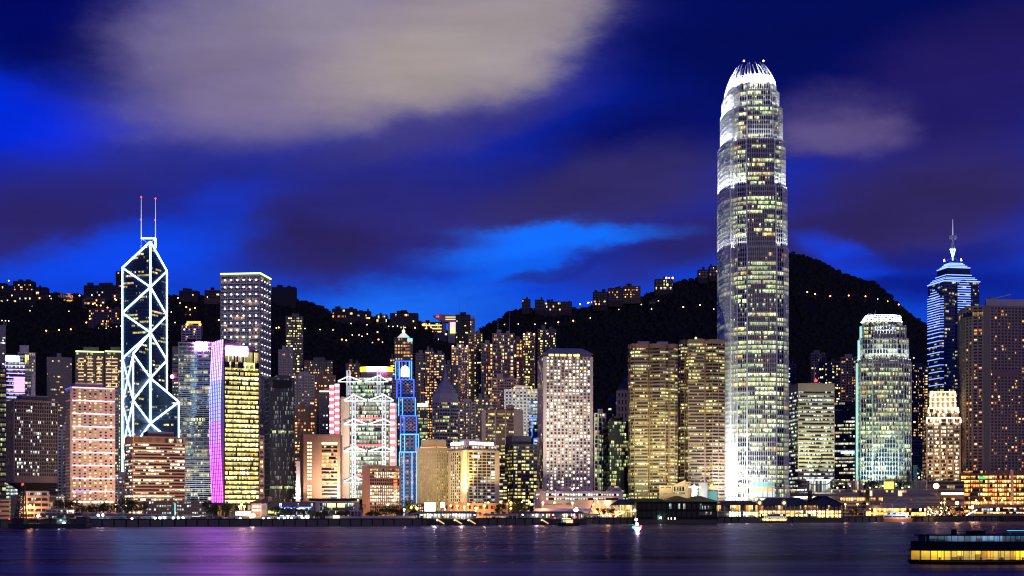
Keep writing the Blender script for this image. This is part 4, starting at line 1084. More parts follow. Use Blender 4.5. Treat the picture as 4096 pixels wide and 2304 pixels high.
# --- two curved ribbon towers
def curved(label, Xs, Ytop, D, key, boxes, p=.55):
    """Xs: columns and depth offsets of the plan's front; bays bow outward between them"""
    pts = []
    for (X, dd) in Xs: pts.append((wx(X, D + dd), D + dd))
    o = thing('curved_tower', label, 'skyscraper', (pts[0][0], pts[0][1], GZ), 'curved granite ribbon towers')
    P = [(x - pts[0][0], y - pts[0][1]) for x, y in pts]
    nfront = len(P) - 1
    P = P + [(P[-1][0] - 6, P[-1][1] + 34), (P[0][0] + 8, P[0][1] + 30)]
    h = wz(Ytop, D) - GZ
    facade(o, P, 0, h, 3.45, 1.6, wall('curve_granite', (.26, .16, .10)), win(key, 1.6, p, 8, 1.0, 'office', frame=.06, rowvar=1.2, flip=.08), edges=tuple(range(nfront)), inset=.5, top=4.6, base=0, blind=-.2)
    for (X0, X1, Y0) in boxes:
        x0, x1 = wx(X0, D + 12) - pts[0][0], wx(X1, D + 12) - pts[0][0]
        MB().prism([(x0, 24), (x0, 12), (x1, 12), (x1, 24)], h - .4, wz(Y0, D + 12) - GZ).build('plant_room', W['pale_concrete'], o)
    return o, P, h
c1 = curved('left of two brown granite towers of curved glass bays and ribbon windows', [(2512, 14), (2520, 5), (2538, 0), (2592, 0), (2598, 3), (2608, 0), (2640, -3.5), (2662, -3), (2674, 1), (2680, 2), (2700, 2), (2712, 9)], 1374, 1500, 'gw_curve', [(2556, 2602, 1359), (2634, 2678, 1360)], .38)
c2 = curved('right of two brown granite towers of curved ribbon windows, beside the giant white tower', [(2713, 14), (2722, 6), (2738, 3), (2744, 7), (2752, 0), (2818, 0), (2822, 3), (2850, -2), (2874, 1), (2900, 6)], 1357, 1540, 'gw_curve2', [(2784, 2818, 1348)], .34)
MB().ball((wx(2790, 1550) - c2[0].location.x, 10, c2[2] + 4), 1.2).build('roof_lamp', E_['green'], c2[0])
# ---------------------------------------------------------------- giant white tower and its smaller sister
def tiered(name, label, D, plan, tiers, fh, gmat, fin, metal, group=None, fin_step=2.3, band=1.35, light=None):
    """plan: columns and depth offsets of the ground plan's front, left to right; tiers: (bottom row, top row, left column, right column)"""
    pts = [(wx(X, D + dd), D + dd) for X, dd in plan]
    o = thing(name, label, 'skyscraper', (pts[0][0], pts[0][1], GZ), group)
    base = [(x - pts[0][0], y - pts[0][1]) for x, y in pts]
    nf = len(base) - 1
    back = [(base[-1][0] - 4, base[-1][1] + 52), (base[0][0] + 6, base[0][1] + 30)]
    full = base + back
    x0, x1 = base[0][0], base[-1][0]
    out = []
    for i, (Yb, Yt, Xl, Xr) in enumerate(tiers):
        a, b = wx(Xl, D + plan[0][1]) - pts[0][0], wx(Xr, D + plan[-1][1]) - pts[0][0]
        sc_ = (b - a) / (x1 - x0)
        P = [(a + (p[0] - x0) * sc_, p[1] * (1 - .0) + (1 - sc_) * 22) for p in full]
        z0, z1 = (0 if i == 0 else wz(Yb, D) - GZ), wz(Yt, D) - GZ
        facade(o, P, z0, z1, fh, band, metal, gmat, edges=tuple(range(nf)), inset=.4, top=1.6, blind=-.3, wname='tier_wall')
        m = MB()
        for e in range(nf):
            pa, pb = Vector(P[e]), Vector(P[e + 1]); L = (pb - pa).length
            if L < 2.0: continue
            d = (pb - pa) / L; nn = Vector((d.y, -d.x)); k = max(1, int(round(L / (fin_step * (.55 if e < 3 and nf > 10 and fin_step < 3 else 1)))))
            for j in range(k + 1):
                p = pa + d * (L * j / k) + nn * .35
                m.box((p.x, p.y, z0 + .1), (.26, .75, z1 - z0 + (1.2 if i else .6)), atan2(d.y, d.x))
        m.build('fin_slats', fin, o)
        rl = MB()
        n = max(1, int(round((z1 - z0 - 1.6) / fh))); f_ = (z1 - z0 - 1.6) / n
        for e in range(nf):
            pa, pb = Vector(P[e]), Vector(P[e + 1]); L = (pb - pa).length
            if L < 1.0: continue
            d = (pb - pa) / L; nn = Vector((d.y, -d.x)) * .8
            for k in range(n + 1):
                for dz in (.15, 1.15):
                    rl.beam((pa.x + nn.x, pa.y + nn.y, z0 + k * f_ + dz), (pb.x + nn.x, pb.y + nn.y, z0 + k * f_ + dz), .13)
        rl.build('rail_slats', fin, o)
        out.append((P, z0, z1))
    return o, out, nf, pts[0]
plan2 = [(2870, 58), (2880, 38), (2897, 22), (2922, 9), (2930, 12), (2950, 3), (2986, 0), (2989, -3), (3103, -3), (3106, 1), (3132, 4), (3150, 14)]
tiers2 = [(2000, 987, 2871, 3152), (987, 745, 2871, 3147), (745, 556, 2873, 3141), (556, 421, 2884, 3131), (421, 355, 2891, 3118), (355, 325, 2903, 3107)]
D2 = 1540.0
fin2 = wall('fin_silver', (.74, .75, .78), rough=.45, var=.05)
giant, GT, nf2, g0 = tiered('giant_tower', 'giant white floodlit skyscraper with silver fins and a glowing crown of claws', D2, plan2, tiers2, 4.85, win('gw_giant', 1.5, .62, 12, 1.3, 'green', frame=.06, rowvar=1.5, flip=.08, glass=(.012, .012, .022)), fin2, wall('giant_metal', (.10, .10, .125), rough=.45))
gdark = win('gw_giant_dark', 1.5, .06, 3, .8, 'warm', frame=.06, rowvar=1.0, glass=(.010, .010, .018))
gup = win('gw_giant_up', 1.5, .42, 10, 1.15, 'green', frame=.06, rowvar=1.8, flip=.08, glass=(.012, .012, .022))
for Ya, Yb, mt in ((548, 360, gup), (742, 560, gup), (346, 320, gdark), (574, 552, gdark), (792, 745, gdark), (1050, 955, gdark)):
    relight(giant, wz(Ya, D2) - GZ, wz(Yb, D2) - GZ, mt)
# crown: curved claws standing on the last setback, leaning in
def crown(o, P, nf, z0, zt, lean, step, mat, wid=.8, profile=None):
    c = sum((Vector(p) for p in P), Vector((0, 0))) / len(P)
    edges = list(range(nf)) + [nf, nf + 1]
    k_all = 0
    for e in edges:
        pa, pb = Vector(P[e]), Vector(P[(e + 1) % len(P)]); L = (pb - pa).length
        if L < 1.6: continue
        k = max(1, int(round(L / step)))
        for j in range(k):
            p = pa.lerp(pb, (j + .5) / k)
            hgt = (zt - z0) * (profile(p, k_all) if profile else 1)
            m = MB(); prev = None
            for s in range(7):
                t = s / 6; q = p.lerp(c, lean * t ** 2.1)
                cur_ = (q.x, q.y, z0 + hgt * t)
                if prev is not None: m.beam(prev, cur_, wid * (1.25 - .9 * (s - 1) / 6), wid * (1.25 - .9 * s / 6))
                prev = cur_
            m.build('claw', mat, o)
            k_all += 1
claw = wall('claw_white', (.82, .83, .85), rough=.5, var=.03)
Pc, zc0, zc1 = GT[-1]
zt = wz(243, D2 + 10) - GZ
crown(giant, Pc, nf2, zc1 - 1, zt, .42, 5.0, claw, 1.45, lambda p, k: .80 + .2 * ((k % 3) / 2) if p.x < 25 else .9 + .1 * (k % 2))
c_ = sum((Vector(p) for p in Pc), Vector((0, 0))) / len(Pc)
shr = lambda P, f: [tuple(c_ + (Vector(p) - c_) * f) for p in P]
MB().prism(shr(Pc, .93), zc1 - .5, zc1 + (zt - zc1) * .24, poly2=shr(Pc, .84)).build('crown_screen', claw, giant)
m = MB()
for k in range(5):
    z = zc1 + 1 + k * 2.0; f = .985 - .02 * k; PP = shr(Pc, f)
    for e in range(nf2 + 2): m.beam((*PP[e], z), (*PP[(e + 1) % len(PP)], z), .6)
m.build('ring_slats', claw, giant)
for X in (2976, 3054): MB().ball((wx(X, D2 + 12) - g0[0], 12 + D2 - g0[1], zt + .5), 1.0).build('beacon', E_['warm'], giant)
# flared, brightly lit lobby skirt at the foot
Pb = GT[0][0]
zl = wz(1912, D2) - GZ
fl = [tuple(Vector(p) + (Vector(p) - sum((Vector(q) for q in Pb), Vector((0, 0))) / len(Pb)).normalized() * 3.5) for p in Pb]
m = MB()
for e in range(nf2):
    pa, pb, qa, qb = Vector(Pb[e]), Vector(Pb[e + 1]), Vector(fl[e]), Vector(fl[e + 1])
    k = max(1, int((pb - pa).length / 4.6))
    for j in range(k + 1):
        a, b = qa.lerp(qb, j / k), pa.lerp(pb, j / k)
        m.beam((a.x, a.y - .4, 0), (b.x, b.y - .9, zl), .7)
    for t in (.05, .25, .5, .75, 1):
        a, b = qa.lerp(pa, t), qb.lerp(pb, t)
        m.beam((a.x, a.y - .8, zl * t), (b.x, b.y - .8, zl * t), .7)
m.build('skirt_frame', claw, giant)
e_main = 7
a, b = Vector(Pb[7]), Vector(Pb[8])
for (Y0, Y1, key, cc, s) in ((1942, 1928, 'teal_glass', (.35, .95, .9), .55), (1962, 1945, 'lobby_gold', (1, .75, .22), 1.3), (1985, 1966, 'lobby_white', (.92, .98, 1), 1.3)):
    panel(giant, Pb, 7, .06, .94, wz(Y0 + 4, D2) - GZ, wz(Y1, D2) - GZ, glow(key, cc, s * .6), 'lobby_glazing', off=.9)

D1 = 1690.0
plan1 = [(3429, 18), (3437, 10), (3443, 5), (3464, 3), (3488, 2), (3491, 0), (3592, 0), (3595, 2), (3612, 3), (3616, 5), (3634, 8), (3644, 12)]
tiers1 = [(1936, 1448, 3430, 3644), (1448, 1436, 3431, 3641), (1436, 1352, 3438, 3635), (1352, 1300, 3446, 3626), (1300, 1280, 3457, 3614)]
small, ST, nf1, s0_ = tiered('crowned_tower', 'shorter silver skyscraper with glowing spiked crown, right of the giant tower', D1, plan1, tiers1, 5.2, win('gw_small', 1.6, .55, 8, 1.0, 'green', frame=.07, rowvar=1.4), fin2, wall('small_metal', (.10, .125, .13), rough=.45), fin_step=3.3)
Pc1, z10, z11 = ST[-1]
zt1 = wz(1246, D1) - GZ
crown(small, Pc1, nf1, z11 - 1, zt1, .22, 4.2, claw, 1.1, lambda p, k: 1.0 if k < 5 or k > 15 else .82)
c1_ = sum((Vector(p) for p in Pc1), Vector((0, 0))) / len(Pc1)
m = MB()
for k in range(4):
    z = z11 + .5 + k * 2.1; f = .99 - .02 * k; PP = [tuple(c1_ + (Vector(p) - c1_) * f) for p in Pc1]
    for e in range(nf1 + 2): m.beam((*PP[e], z), (*PP[(e + 1) % len(PP)], z), .65)
m.build('ring_slats', claw, small)
for s in (0, 1):
    Xa, Xb = ((3458, 3486), (3596, 3613))[s]
    P_ = [(wx(Xa, D1 + 2) - s0_[0], 4), (wx(Xa, D1 + 2) - s0_[0], 0), (wx(Xb, D1 + 2) - s0_[0], 0), (wx(Xb, D1 + 2) - s0_[0], 4)]
    q_ = [(p[0] + (5 if s == 0 else -5) * (1 if (k in (0, 1)) == (s == 0) else .0), p[1]) for k, p in enumerate(P_)]
    MB().prism(P_, z11 - .5, z11 + (zt1 - z11) * .8, poly2=q_).build('crown_screen', claw, small)
for (Ya, Yb, Xe) in ((1448, 1936, 3428), (1356, 1440, 3435), (1300, 1354, 3443)):
    MB().beam((wx(Xe, D1 + 15) - s0_[0], 15 + D1 - s0_[1], wz(Yb, D1) - GZ), (wx(Xe, D1 + 15) - s0_[0], 15 + D1 - s0_[1], wz(Ya, D1) - GZ), 2.2).build('edge_light', glow('edge_teal', (.45, .95, .85), .8), small)
mast(small, ((wx(3529, D1) - s0_[0]), 14, zt1 - 4), 10, .8, W['white_metal'])

# --- tower ringed in blue-white lines, with spire
D = 1900.0
org, P, t = footprint(3712, 3776, 3918, D, 44)
co = thing('light_ringed_tower', 'dark blue tower ringed by white-blue light lines under a tall mast with dishes', 'skyscraper', (org.x, org.y, GZ))
h = wz(1122, D) - GZ
gc = win('gw_centre', 2.4, .24, 3, .65, 'office', frame=.1, glass=(.018, .022, .06))
facade(co, P, 0, h, 4.6, 2.4, wall('centre_skin', (.035, .045, .12), rough=.3, spec=.5), gc, inset=.25, top=1.5, pier=(9.5, 1.0, .05))
cP = (Vector(P[0]) + Vector(P[2])) / 2
sh = lambda f: [tuple(cP + (Vector(p) - cP) * f) for p in P]
lm = glow('line_bluewhite', (.22, .36, 1), 2.2)
for (f0, f1, Ya, Yb, nm) in ((1.0, .66, 1122, 1090, 'sloped_roof'), (.64, .64, 1090, 1066, 'penthouse_wall'), (.63, .30, 1066, 1040, 'sloped_roof')):
    MB().prism(sh(f0), wz(Ya, D) - GZ, wz(Yb, D) - GZ, poly2=sh(f1)).build(nm, W['blue_glass'], co)
for f, Y in ((1.02, 1123), (.9, 1114), (.82, 1107), (.70, 1095), (.64, 1064), (.52, 1057), (.43, 1050), (.36, 1044)):
    PP = sh(f)
    for e in (0, 1): MB().beam((*PP[e], wz(Y, D) - GZ), (*PP[e + 1], wz(Y, D) - GZ), 1.25).build('light_line', lm, co)
for e, f0, f1, Yt, pitch in ((0, .12, .98, 1153, 10), (1, .30, .74, 1116, 9.5)):
    a, b = Vector(P[e]).lerp(Vector(P[e + 1]), f0), Vector(P[e]).lerp(Vector(P[e + 1]), f1)
    d = (b - a).normalized(); nn = Vector((d.y, -d.x)); q = [a - nn * .5, a + nn * 4 + d * 2, b + nn * 4 - d * 2, b - nn * .5]
    facade(co, [tuple(v) for v in q], 0, wz(Yt + 28, D) - GZ, 4.6, 2.6, wall('centre_bay', (.05, .07, .22), rough=.3), gc, edges=(0, 1, 2), inset=.2, top=.6, wname='bay_wall', blind=-.4)
    Y = Yt
    mid = (a + b) / 2 + nn * 4
    step = pitch
    k = 0
    while Y < 1560:
        w_ = min(1.0, .2 + .28 * k) if k < 4 else 1.0
        p1, p2 = mid.lerp(Vector(q[1]), w_), mid.lerp(Vector(q[2]), w_)
        MB().beam((p1.x + nn.x * .4, p1.y + nn.y * .4, wz(Y, D) - GZ), (p2.x + nn.x * .4, p2.y + nn.y * .4, wz(Y, D) - GZ), .75).build('light_line', lm, co)
        if k >= 4:
            s_ = Vector(q[3]) if e == 1 else Vector(q[3])
            MB().beam((p2.x, p2.y - .4, wz(Y, D) - GZ), (s_.x, s_.y - .4, wz(Y, D) - GZ), .6).build('light_line', lm, co)
        if k > 14: step = min(26, step * 1.16)
        Y += step; k += 1
    MB().prism([tuple(mid + (v - mid) * .95) for v in q], wz(Yt + 28, D) - GZ, wz(Yt, D) - GZ, poly2=[tuple(mid + (v - mid) * .1) for v in q]).build('bay_roof', W['blue_glass'], co)
xs, ys = wx(3811, D + 25) - org.x, 25
zz = lambda Y: wz(Y, D + 25) - GZ
m = MB().beam((xs, ys, zz(1042)), (xs, ys, zz(1000)), 1.6).build('mast_base', glow('mast_violet', (.45, .6, 1), 1.6), co)
for dx in (-1, 1):
    MB().beam((xs + dx * 3, ys, zz(1000)), (xs + dx * .8, ys, zz(1026)), .6).build('mast_strut', E_['bluewhite'], co)
    MB().beam((xs + dx * 2.6, ys, zz(997)), (xs + dx * .3, ys, zz(958)), .5).build('mast_strut', W['white_metal'], co)
    MB().beam((xs + dx * 1, ys, zz(1030)), (xs + dx * 7, ys, zz(1042)), .4).build('mast_stay', W['white_metal'], co)
MB().beam((xs - 3.6, ys, zz(998)), (xs + 3.6, ys, zz(998)), 1.2).build('mast_platform', E_['bluewhite'], co)
mast(co, (xs, ys, zz(1000)), zz(935) - zz(1000), 1.8, W['white_metal'], 'mast_base')
mast(co, (xs, ys, zz(940)), zz(877) - zz(940), 1.4, glow('mast_glow', (.7, .7, 1), .6))
for dx in (-1, 1):
    MB().ball((xs + dx * 2.7, ys - 1, zz(950)), 3.0, sz=1.05).build('dish', W['white_metal'], co)
mast(co, (xs - 11, ys, zz(1046)), 3, 2, E_['signwhite'], 'roof_lamp'); mast(co, (xs + 11, ys, zz(1043)), 3, 2, E_['signwhite'], 'roof_lamp')

# --- ribbon tower right of the giant, glass block, stepped lit tower, large hotel
o, P, h, _ = tower('ribbon_tower', 'tan granite tower of pale-lit ribbon windows standing right of the giant tower', 3155, 3192, 3338, 1533, 1650, W['tan_granite'], win('gw_hang', 1.7, .62, 4, 1.1, 'cool', frame=.06, rowvar=.7), fh=4.35, bh=2.2, depth=34, top=9, roof=((.35, .3), (.75, .8), 2))
for f0, f1 in ((.34, .66),):
    m = MB(); a, b = Vector(P[1]).lerp(Vector(P[2]), f0), Vector(P[1]).lerp(Vector(P[2]), f1)
    for i in range(int((h - 12) / 4.35)):
        z = 2.2 + i * (h - 9) / round((h - 9) / 4.35); m.beam((a.x, a.y - .5, z - .2), (b.x, b.y - .5, z - .2), .9)
    m.build('shade_slats', W['dusk_concrete'], o)
mast(o, (P[2][0] * .5, 14, h), 26, .8, W['white_metal']); MB().ball((P[2][0] * .54, 12, h + 4), 1.6).build('beacon', E_['red'], o)
HANG = (o, P, h)
o, P, h, _ = tower('glass_block', 'blue glass office block with rows of white-lit floors between the tan tower and crowned tower', 3336, 3336, 3422, 1607, 1760, W['blue_glass'], win('gw_glassb', 1.8, .46, 9, 1.0, 'white', rowvar=2.0, glass=(.02, .03, .07), flip=.06, rough=.4), fh=4.4, bh=2.0, pier=(7, .3, .1), cat='office block', roof=None)
panel(o, P, 1, .0, .82, h - 22, h - 10, W['blue_glass'], 'blank_screen')
panel(o, P, 1, .32, .95, h * .545, h * .565, glow('blue_sign', (.3, .6, 1), 3), 'sign', off=.6)
# stepped tower with warm uplights
org, P, t = footprint(3690, 3706, 3842, 1720, 26)
so = thing('uplit_tower', 'stepped sandstone tower crowned with rows of warm white uplights', 'tower', (org.x, org.y, GZ))
z = lambda Y: wz(Y, 1720) - GZ
ss = wall('sandstone', (.50, .34, .19))
gu = win('gw_uplit', 2.2, .62, 1.6, 1.3, 'white', frame=.07, rowvar=.8)
facade(so, P, 0, z(1672), 4.3, 1.5, ss, gu, split='pane', pier=(7.7, 1.9, .3), inset=.7, top=1.5, limit=90)
P2, P3 = inset_poly(P, 2.2), inset_poly(P, 5)
facade(so, P2, z(1672), z(1632), 5.2, 1.5, ss, gu, pier=(6.8, 1.8, .3), inset=.7, top=1.0, wname='upper_wall')
facade(so, P3, z(1632), z(1564), 9.0, 5.5, ss, gu, pier=(6.4, 1.9, .4), inset=.7, top=2.0, wname='crown_wall')
ul = glow('uplight_glow', (1, .80, .45), 6)
for PP, Ys in ((P3, (1567, 1588, 1606)), (P2, (1632,)), (P, (1672,))):
    for Y in Ys:
        strip(so, PP, 1, z(Y), glow('uplight_line', (1, .78, .36), 3.0) if Y < 1610 else ul, .9, .7, name='uplight_strip')
    a, b = Vector(PP[1]), Vector(PP[2])
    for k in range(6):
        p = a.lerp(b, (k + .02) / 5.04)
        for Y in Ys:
            MB().beam((p.x, p.y - 1.2, z(Y + 20)), (p.x, p.y - 1.2, z(Y + 1)), 1.4, .5).build('uplight_glow', ul, so)  # tapered glowing bars stand for cones of light on the wall
# hotel with curved ribbed end
pts = [(3838, 40), (3846, 22), (3862, 9), (3890, 0), (3932, -4), (3960, -4), (4100, 2), (4180, 6)]
D = 1700.0
q0 = (wx(3838, D + 40), D + 40)
hot = thing('ribbed_hotel', 'large dark hotel with curved ribbed end and few warm windows at the picture edge', 'hotel', (q0[0], q0[1], GZ))
P = [(wx(X, D + dd) - q0[0], D + dd - q0[1]) for X, dd in pts]; nfr = len(P) - 1
P = P + [(P[-1][0], P[-1][1] + 30), (P[0][0] + 4, P[0][1] + 22)]
h = wz(1224, D) - GZ
rib = wall('hotel_stone', (.27, .21, .17))
facade(hot, P, 0, h, 3.62, 1.7, rib, win('gw_hotel_r', 4.2, .19, 1.1, 1.6, 'orange', frame=.12, glass=(.02, .025, .06), rowvar=1.3), edges=tuple(range(nfr)), inset=.5, top=2.0, pier=(4.3, 1.5, .5), base=4, split='pane')
panel(hot, P, 4, .1, .9, 0, h + .2, W['dark_metal'], 'recess_shade', off=.9)  # dark panel proud of the wall paints the shade of a recess
a, b = Vector(P[5]), Vector(P[6])
MB().prism([tuple(a + Vector((-4, 6))), tuple(a + Vector((-4, 2))), tuple(b + Vector((40, 2))), tuple(b + Vector((40, 20)))], h - .3, wz(1197, D) - GZ).build('roof_storey', W['pale_concrete'], hot)
xa = wx(3990, D) - q0[0]
MB().beam((xa, -20, wz(1197, D) - GZ), (xa, -20, wz(1190, D) - GZ), 2).build('crane_foot', W['grey_metal'], hot)
MB().ball((xa, -20, wz(1186, D) - GZ), 4, sz=.7).build('crane_cab', W['grey_metal'], hot)
MB().beam((xa, -20, wz(1186, D) - GZ), (wx(4066, D) - q0[0], -20, wz(1168, D) - GZ), 1.1).build('crane_arm', W['grey_metal'], hot)
m = MB()
for e in range(0, 4):
    panel(hot, P, e, 0, 1, wz(1266, D) - GZ, wz(1250, D) - GZ, win('gw_sky_lounge', 1.8, .75, 3, .5, 'orange'), 'lounge_window', off=.7, thick=.2)
panel(hot, P, 5, .05, .8, wz(1508, D) - GZ, wz(1478, D) - GZ, wall('hotel_band', (.20, .13, .12)), 'band_course', off=.6); panel(hot, P, 6, .05, 1, wz(1508, D) - GZ, wz(1478, D) - GZ, wall('hotel_band', (.2, .13, .12)), 'band_course', off=.6)

# ---------------------------------------------------------------- apartment towers of the slope behind
def notch(P, k, depth, frac=.35):
    """Break the front face of a plan into k bays with recesses between them."""
    A, B, C, E = [Vector(p) for p in P]
    d = (C - B); n = Vector((-d.y, d.x)).normalized() * depth
    pts = [A]
    for i in range(k):
        f0, f1 = i / k, (i + 1) / k; g = frac / k / 2
        a = B.lerp(C, f0 + (g if i else 0)); b = B.lerp(C, f1 - (g if i < k - 1 else 0))
        if i: pts.append(a + n)
        pts.append(a); pts.append(b)
        if i < k - 1: pts.append(b + n)
    pts.append(C); 
    out = []
    for p in pts + [E]:
        if not out or (p - out[-1]).length > .05: out.append(p)
    return [tuple(p) for p in out]
AP = [  # left, right, top row, distance, wall, lit share, palette, bays, label
    (1143, 1212, 1264, 2050, 'dusk_concrete', .30, 'yellow', 2, 'slim apartment tower with yellow lit rooms right of the dotted silver tower'),
    (1114, 1170, 1398, 1985, 'pale_concrete', .12, 'warm', 3, 'short pale apartment tower with dark vertical bays before a slim taller one'),
    (1166, 1257, 1498, 1800, 'pale_concrete', .16, 'warm', 4, 'pale apartment block with a stair head, behind the dark glittering glass tower'),
    (1258, 1342, 1500, 1850, 'rose_granite', .16, 'orange', 3, 'pinkish apartment block left of the red and white light columns'),
    (1216, 1330, 1440, 2010, 'dusk_concrete', .20, 'warm', 4, 'dark apartment tower with two roof heads high behind the pale blocks'),
    (1178, 1266, 1630, 1590, 'rose_granite', .30, 'orange', 3, 'brown apartment tower with orange windows behind the paired-window stone block'),
    (1278, 1328, 1566, 1700, 'grey_concrete', .10, 'cool', 1, 'grey slab of narrow balconies with a lit roof edge left of the trussed bank'),
    (1384, 1440, 1452, 1950, 'dusk_concrete', .18, 'orange', 2, 'dark apartment tower behind the left mast of the trussed bank'),
    (1530, 1585, 1500, 1760, 'lilac_wall', .06, 'warm', 1, 'lilac blank-walled block between the trussed bank and the neon tower'),
    (1560, 1582, 1432, 1860, 'dusk_concrete', .6, 'warm', 1, 'narrow apartment wing with a stack of warm windows beside the glowing-roofed hotel'),
    (1663, 1700, 1412, 1940, 'grey_concrete', .22, 'warm', 1, 'leftmost wing of the three-part apartment row right of the neon tower'),
    (1700, 1736, 1402, 1935, 'grey_concrete', .62, 'orange', 1, 'middle wing of the three-part apartment row with a full column of warm windows'),
    (1736, 1778, 1414, 1945, 'grey_concrete', .30, 'warm', 1, 'third wing of the three-part apartment row right of the neon tower'),
    (1776, 1832, 1458, 1850, 'dusk_concrete', .18, 'warm', 2, 'dark apartment block behind the tent-roofed tower'),
    (1823, 1880, 1258, 2250, 'black_glass', .16, 'yellow', 2, 'tall black apartment tower with twin antennas against the bright sky'),
    (1872, 1900, 1272, 2260, 'pale_concrete', .14, 'warm', 1, 'pale slim wing attached behind the tall black apartment tower'),
    (1806, 1874, 1386, 2030, 'pale_concrete', .52, 'orange', 3, 'pale apartment tower with warm window columns and orange roof lamps'),
    (1874, 1930, 1332, 2060, 'rose_granite', .34, 'yellow', 2, 'pinkish apartment tower with greenish windows right of the tall black tower'),
    (1926, 1970, 1372, 2010, 'grey_concrete', .48, 'orange', 2, 'stepped apartment wing with big orange windows left of the antenna block'),
    (1970, 2056, 1333, 2000, 'grey_concrete', .46, 'warm', 4, 'wide apartment tower with big bright windows and two roof antennas'),
    (2054, 2090, 1356, 2020, 'dusk_concrete', .42, 'orange', 1, 'rounded apartment wing with orange windows right of the antenna block'),
    (1966, 2076, 1512, 1830, 'pink_stone', .24, 'orange', 4, 'lower pinkish apartment block in front of the antenna block'),
    (1838, 1902, 1608, 1720, 'grey_concrete', .26, 'warm', 3, 'grey apartment block with warm windows right of the tent-roofed tower'),
    (1902, 1962, 1592, 1760, 'dusk_concrete', .28, 'warm', 2, 'dark apartment block behind the beige piered tower'),
    (2092, 2140, 1338, 2060, 'rose_granite', .36, 'yellow', 2, 'brown apartment tower with slanted roof and yellow-green rooms'),
    (2152, 2224, 1316, 2090, 'dusk_concrete', .36, 'yellow', 3, 'dark apartment tower with stepped roof rising behind the round-windowed tower'),
    (2432, 2472, 1592, 1800, 'dusk_concrete', .16, 'yellow', 2, 'small grey apartment tower left of the old pyramid-roofed tower'),
    (3152, 3184, 1455, 1980, 'dusk_concrete', .18, 'cool', 2, 'narrow dark apartment tower showing right beside the giant tower'),
    (3244, 3300, 1412, 2010, 'dusk_concrete', .10, 'warm', 3, 'dim apartment tower with a rooftop tank behind the tan ribbon tower'),
    (3276, 3362, 1446, 1900, 'dusk_concrete', .22, 'yellow', 3, 'dark apartment tower with yellow window stack behind the tan ribbon tower'),
    (3364, 3436, 1428, 1950, 'grey_concrete', .22, 'orange', 3, 'grey glazed apartment tower with orange windows left of the crowned tower'),
    (3628, 3684, 1412, 2010, 'dusk_concrete', .14, 'warm', 2, 'dim stepped apartment tower right of the crowned tower'),
    (3652, 3714, 1464, 1930, 'dusk_concrete', .34, 'warm', 3, 'dark apartment tower with warm window columns left of the light-ringed tower'),
    (3640, 3690, 1760, 1800, 'lilac_wall', .03, 'warm', 1, 'blank magenta-tinted wall block left of the uplit sandstone tower'),
    (2066, 2098, 1480, 1990, 'dusk_concrete', .3, 'warm', 1, 'dark apartment strip behind the white grid tower'),
    (0, 22, 1300, 1990, 'grey_concrete', .12, 'cool', 1, 'grey apartment slab at the very left edge of the picture'),
    (232, 264, 1715, 1620, 'pale_concrete', .12, 'warm', 2, 'pale apartment block in the gap left of the pink tower'),
    (456, 500, 1560, 1640, 'dusk_concrete', .5, 'yellow', 2, 'dark block with yellow windows in the gap right of the pink tower'),
    (3684, 3712, 1880, 1790, 'tan_granite', .3, 'cool', 1, 'plain tan block with a column of small lit windows beside the uplit tower'),
]
for i, (X0, X1, Y, D, wk, p, pal, k, lb) in enumerate(AP):
    org, P, t = footprint(X0, X0, X1, D, 24)
    o = thing('apartment_tower' if X1 - X0 < 80 else 'apartment_block', lb, 'apartments', (org.x, org.y, GZ), 'apartment towers on the lower slope')
    h = wz(Y, D) - GZ
    P = notch(P, k, 2.6) if k > 1 else P
    nfr = len(P) - 3
    key = 'gw_ap_%s_%d_%d' % (pal, int(p * 100), i % 3)
    big = i in (18, 19, 20)
    g = win(key, 3.6 if big else (2.6 if i % 2 else 3.1), p, 1.05 if p > .25 else 1.3, 1.9, pal, frame=.12, rowvar=.8, colvar=.85, seed=i * 3.1, glass=(.015, .016, .025))
    facade(o, P, 0, h, 4.9 if big else 3.5, 1.9 if big else 1.6, W[wk], g, edges=tuple(range(1, 1 + nfr)), inset=.35, top=2.2, pier=(3.8 if big else 5.6, .9, .05), blind=-.35)
    # stair heads and tanks on the roof
    L = (Vector(P[nfr + 1]) - Vector(P[1])).length
    for f, w_, hh in (((.3, .22, 6), (.72, .18, 4)) if i % 2 else ((.5, .42, 4.5),)):
        c = Vector(P[1]).lerp(Vector(P[nfr + 1]), f)
        MB().box((c.x, c.y + 9, h - .3), (L * w_, 9, hh), t).build('stair_head', W[wk], o)
    if i in (14, 19):
        for f in (.25, .78):
            c = Vector(P[1]).lerp(Vector(P[nfr + 1]), f); mast(o, (c.x, c.y + 7, h), 30 if i == 14 else 36, .7, W['grey_metal'], 'antenna')
    if i in (16, 24):
        for f in (.08, .5, .92):
            c = Vector(P[1]).lerp(Vector(P[nfr + 1]), f); MB().ball((c.x, c.y - .8, h + .4), 1.2).build('roof_lamp', E_['warm'], o)
    if i == 6: strip(o, P, 1, h + .3, E_['warm'], 1.0, .3, name='roof_light')
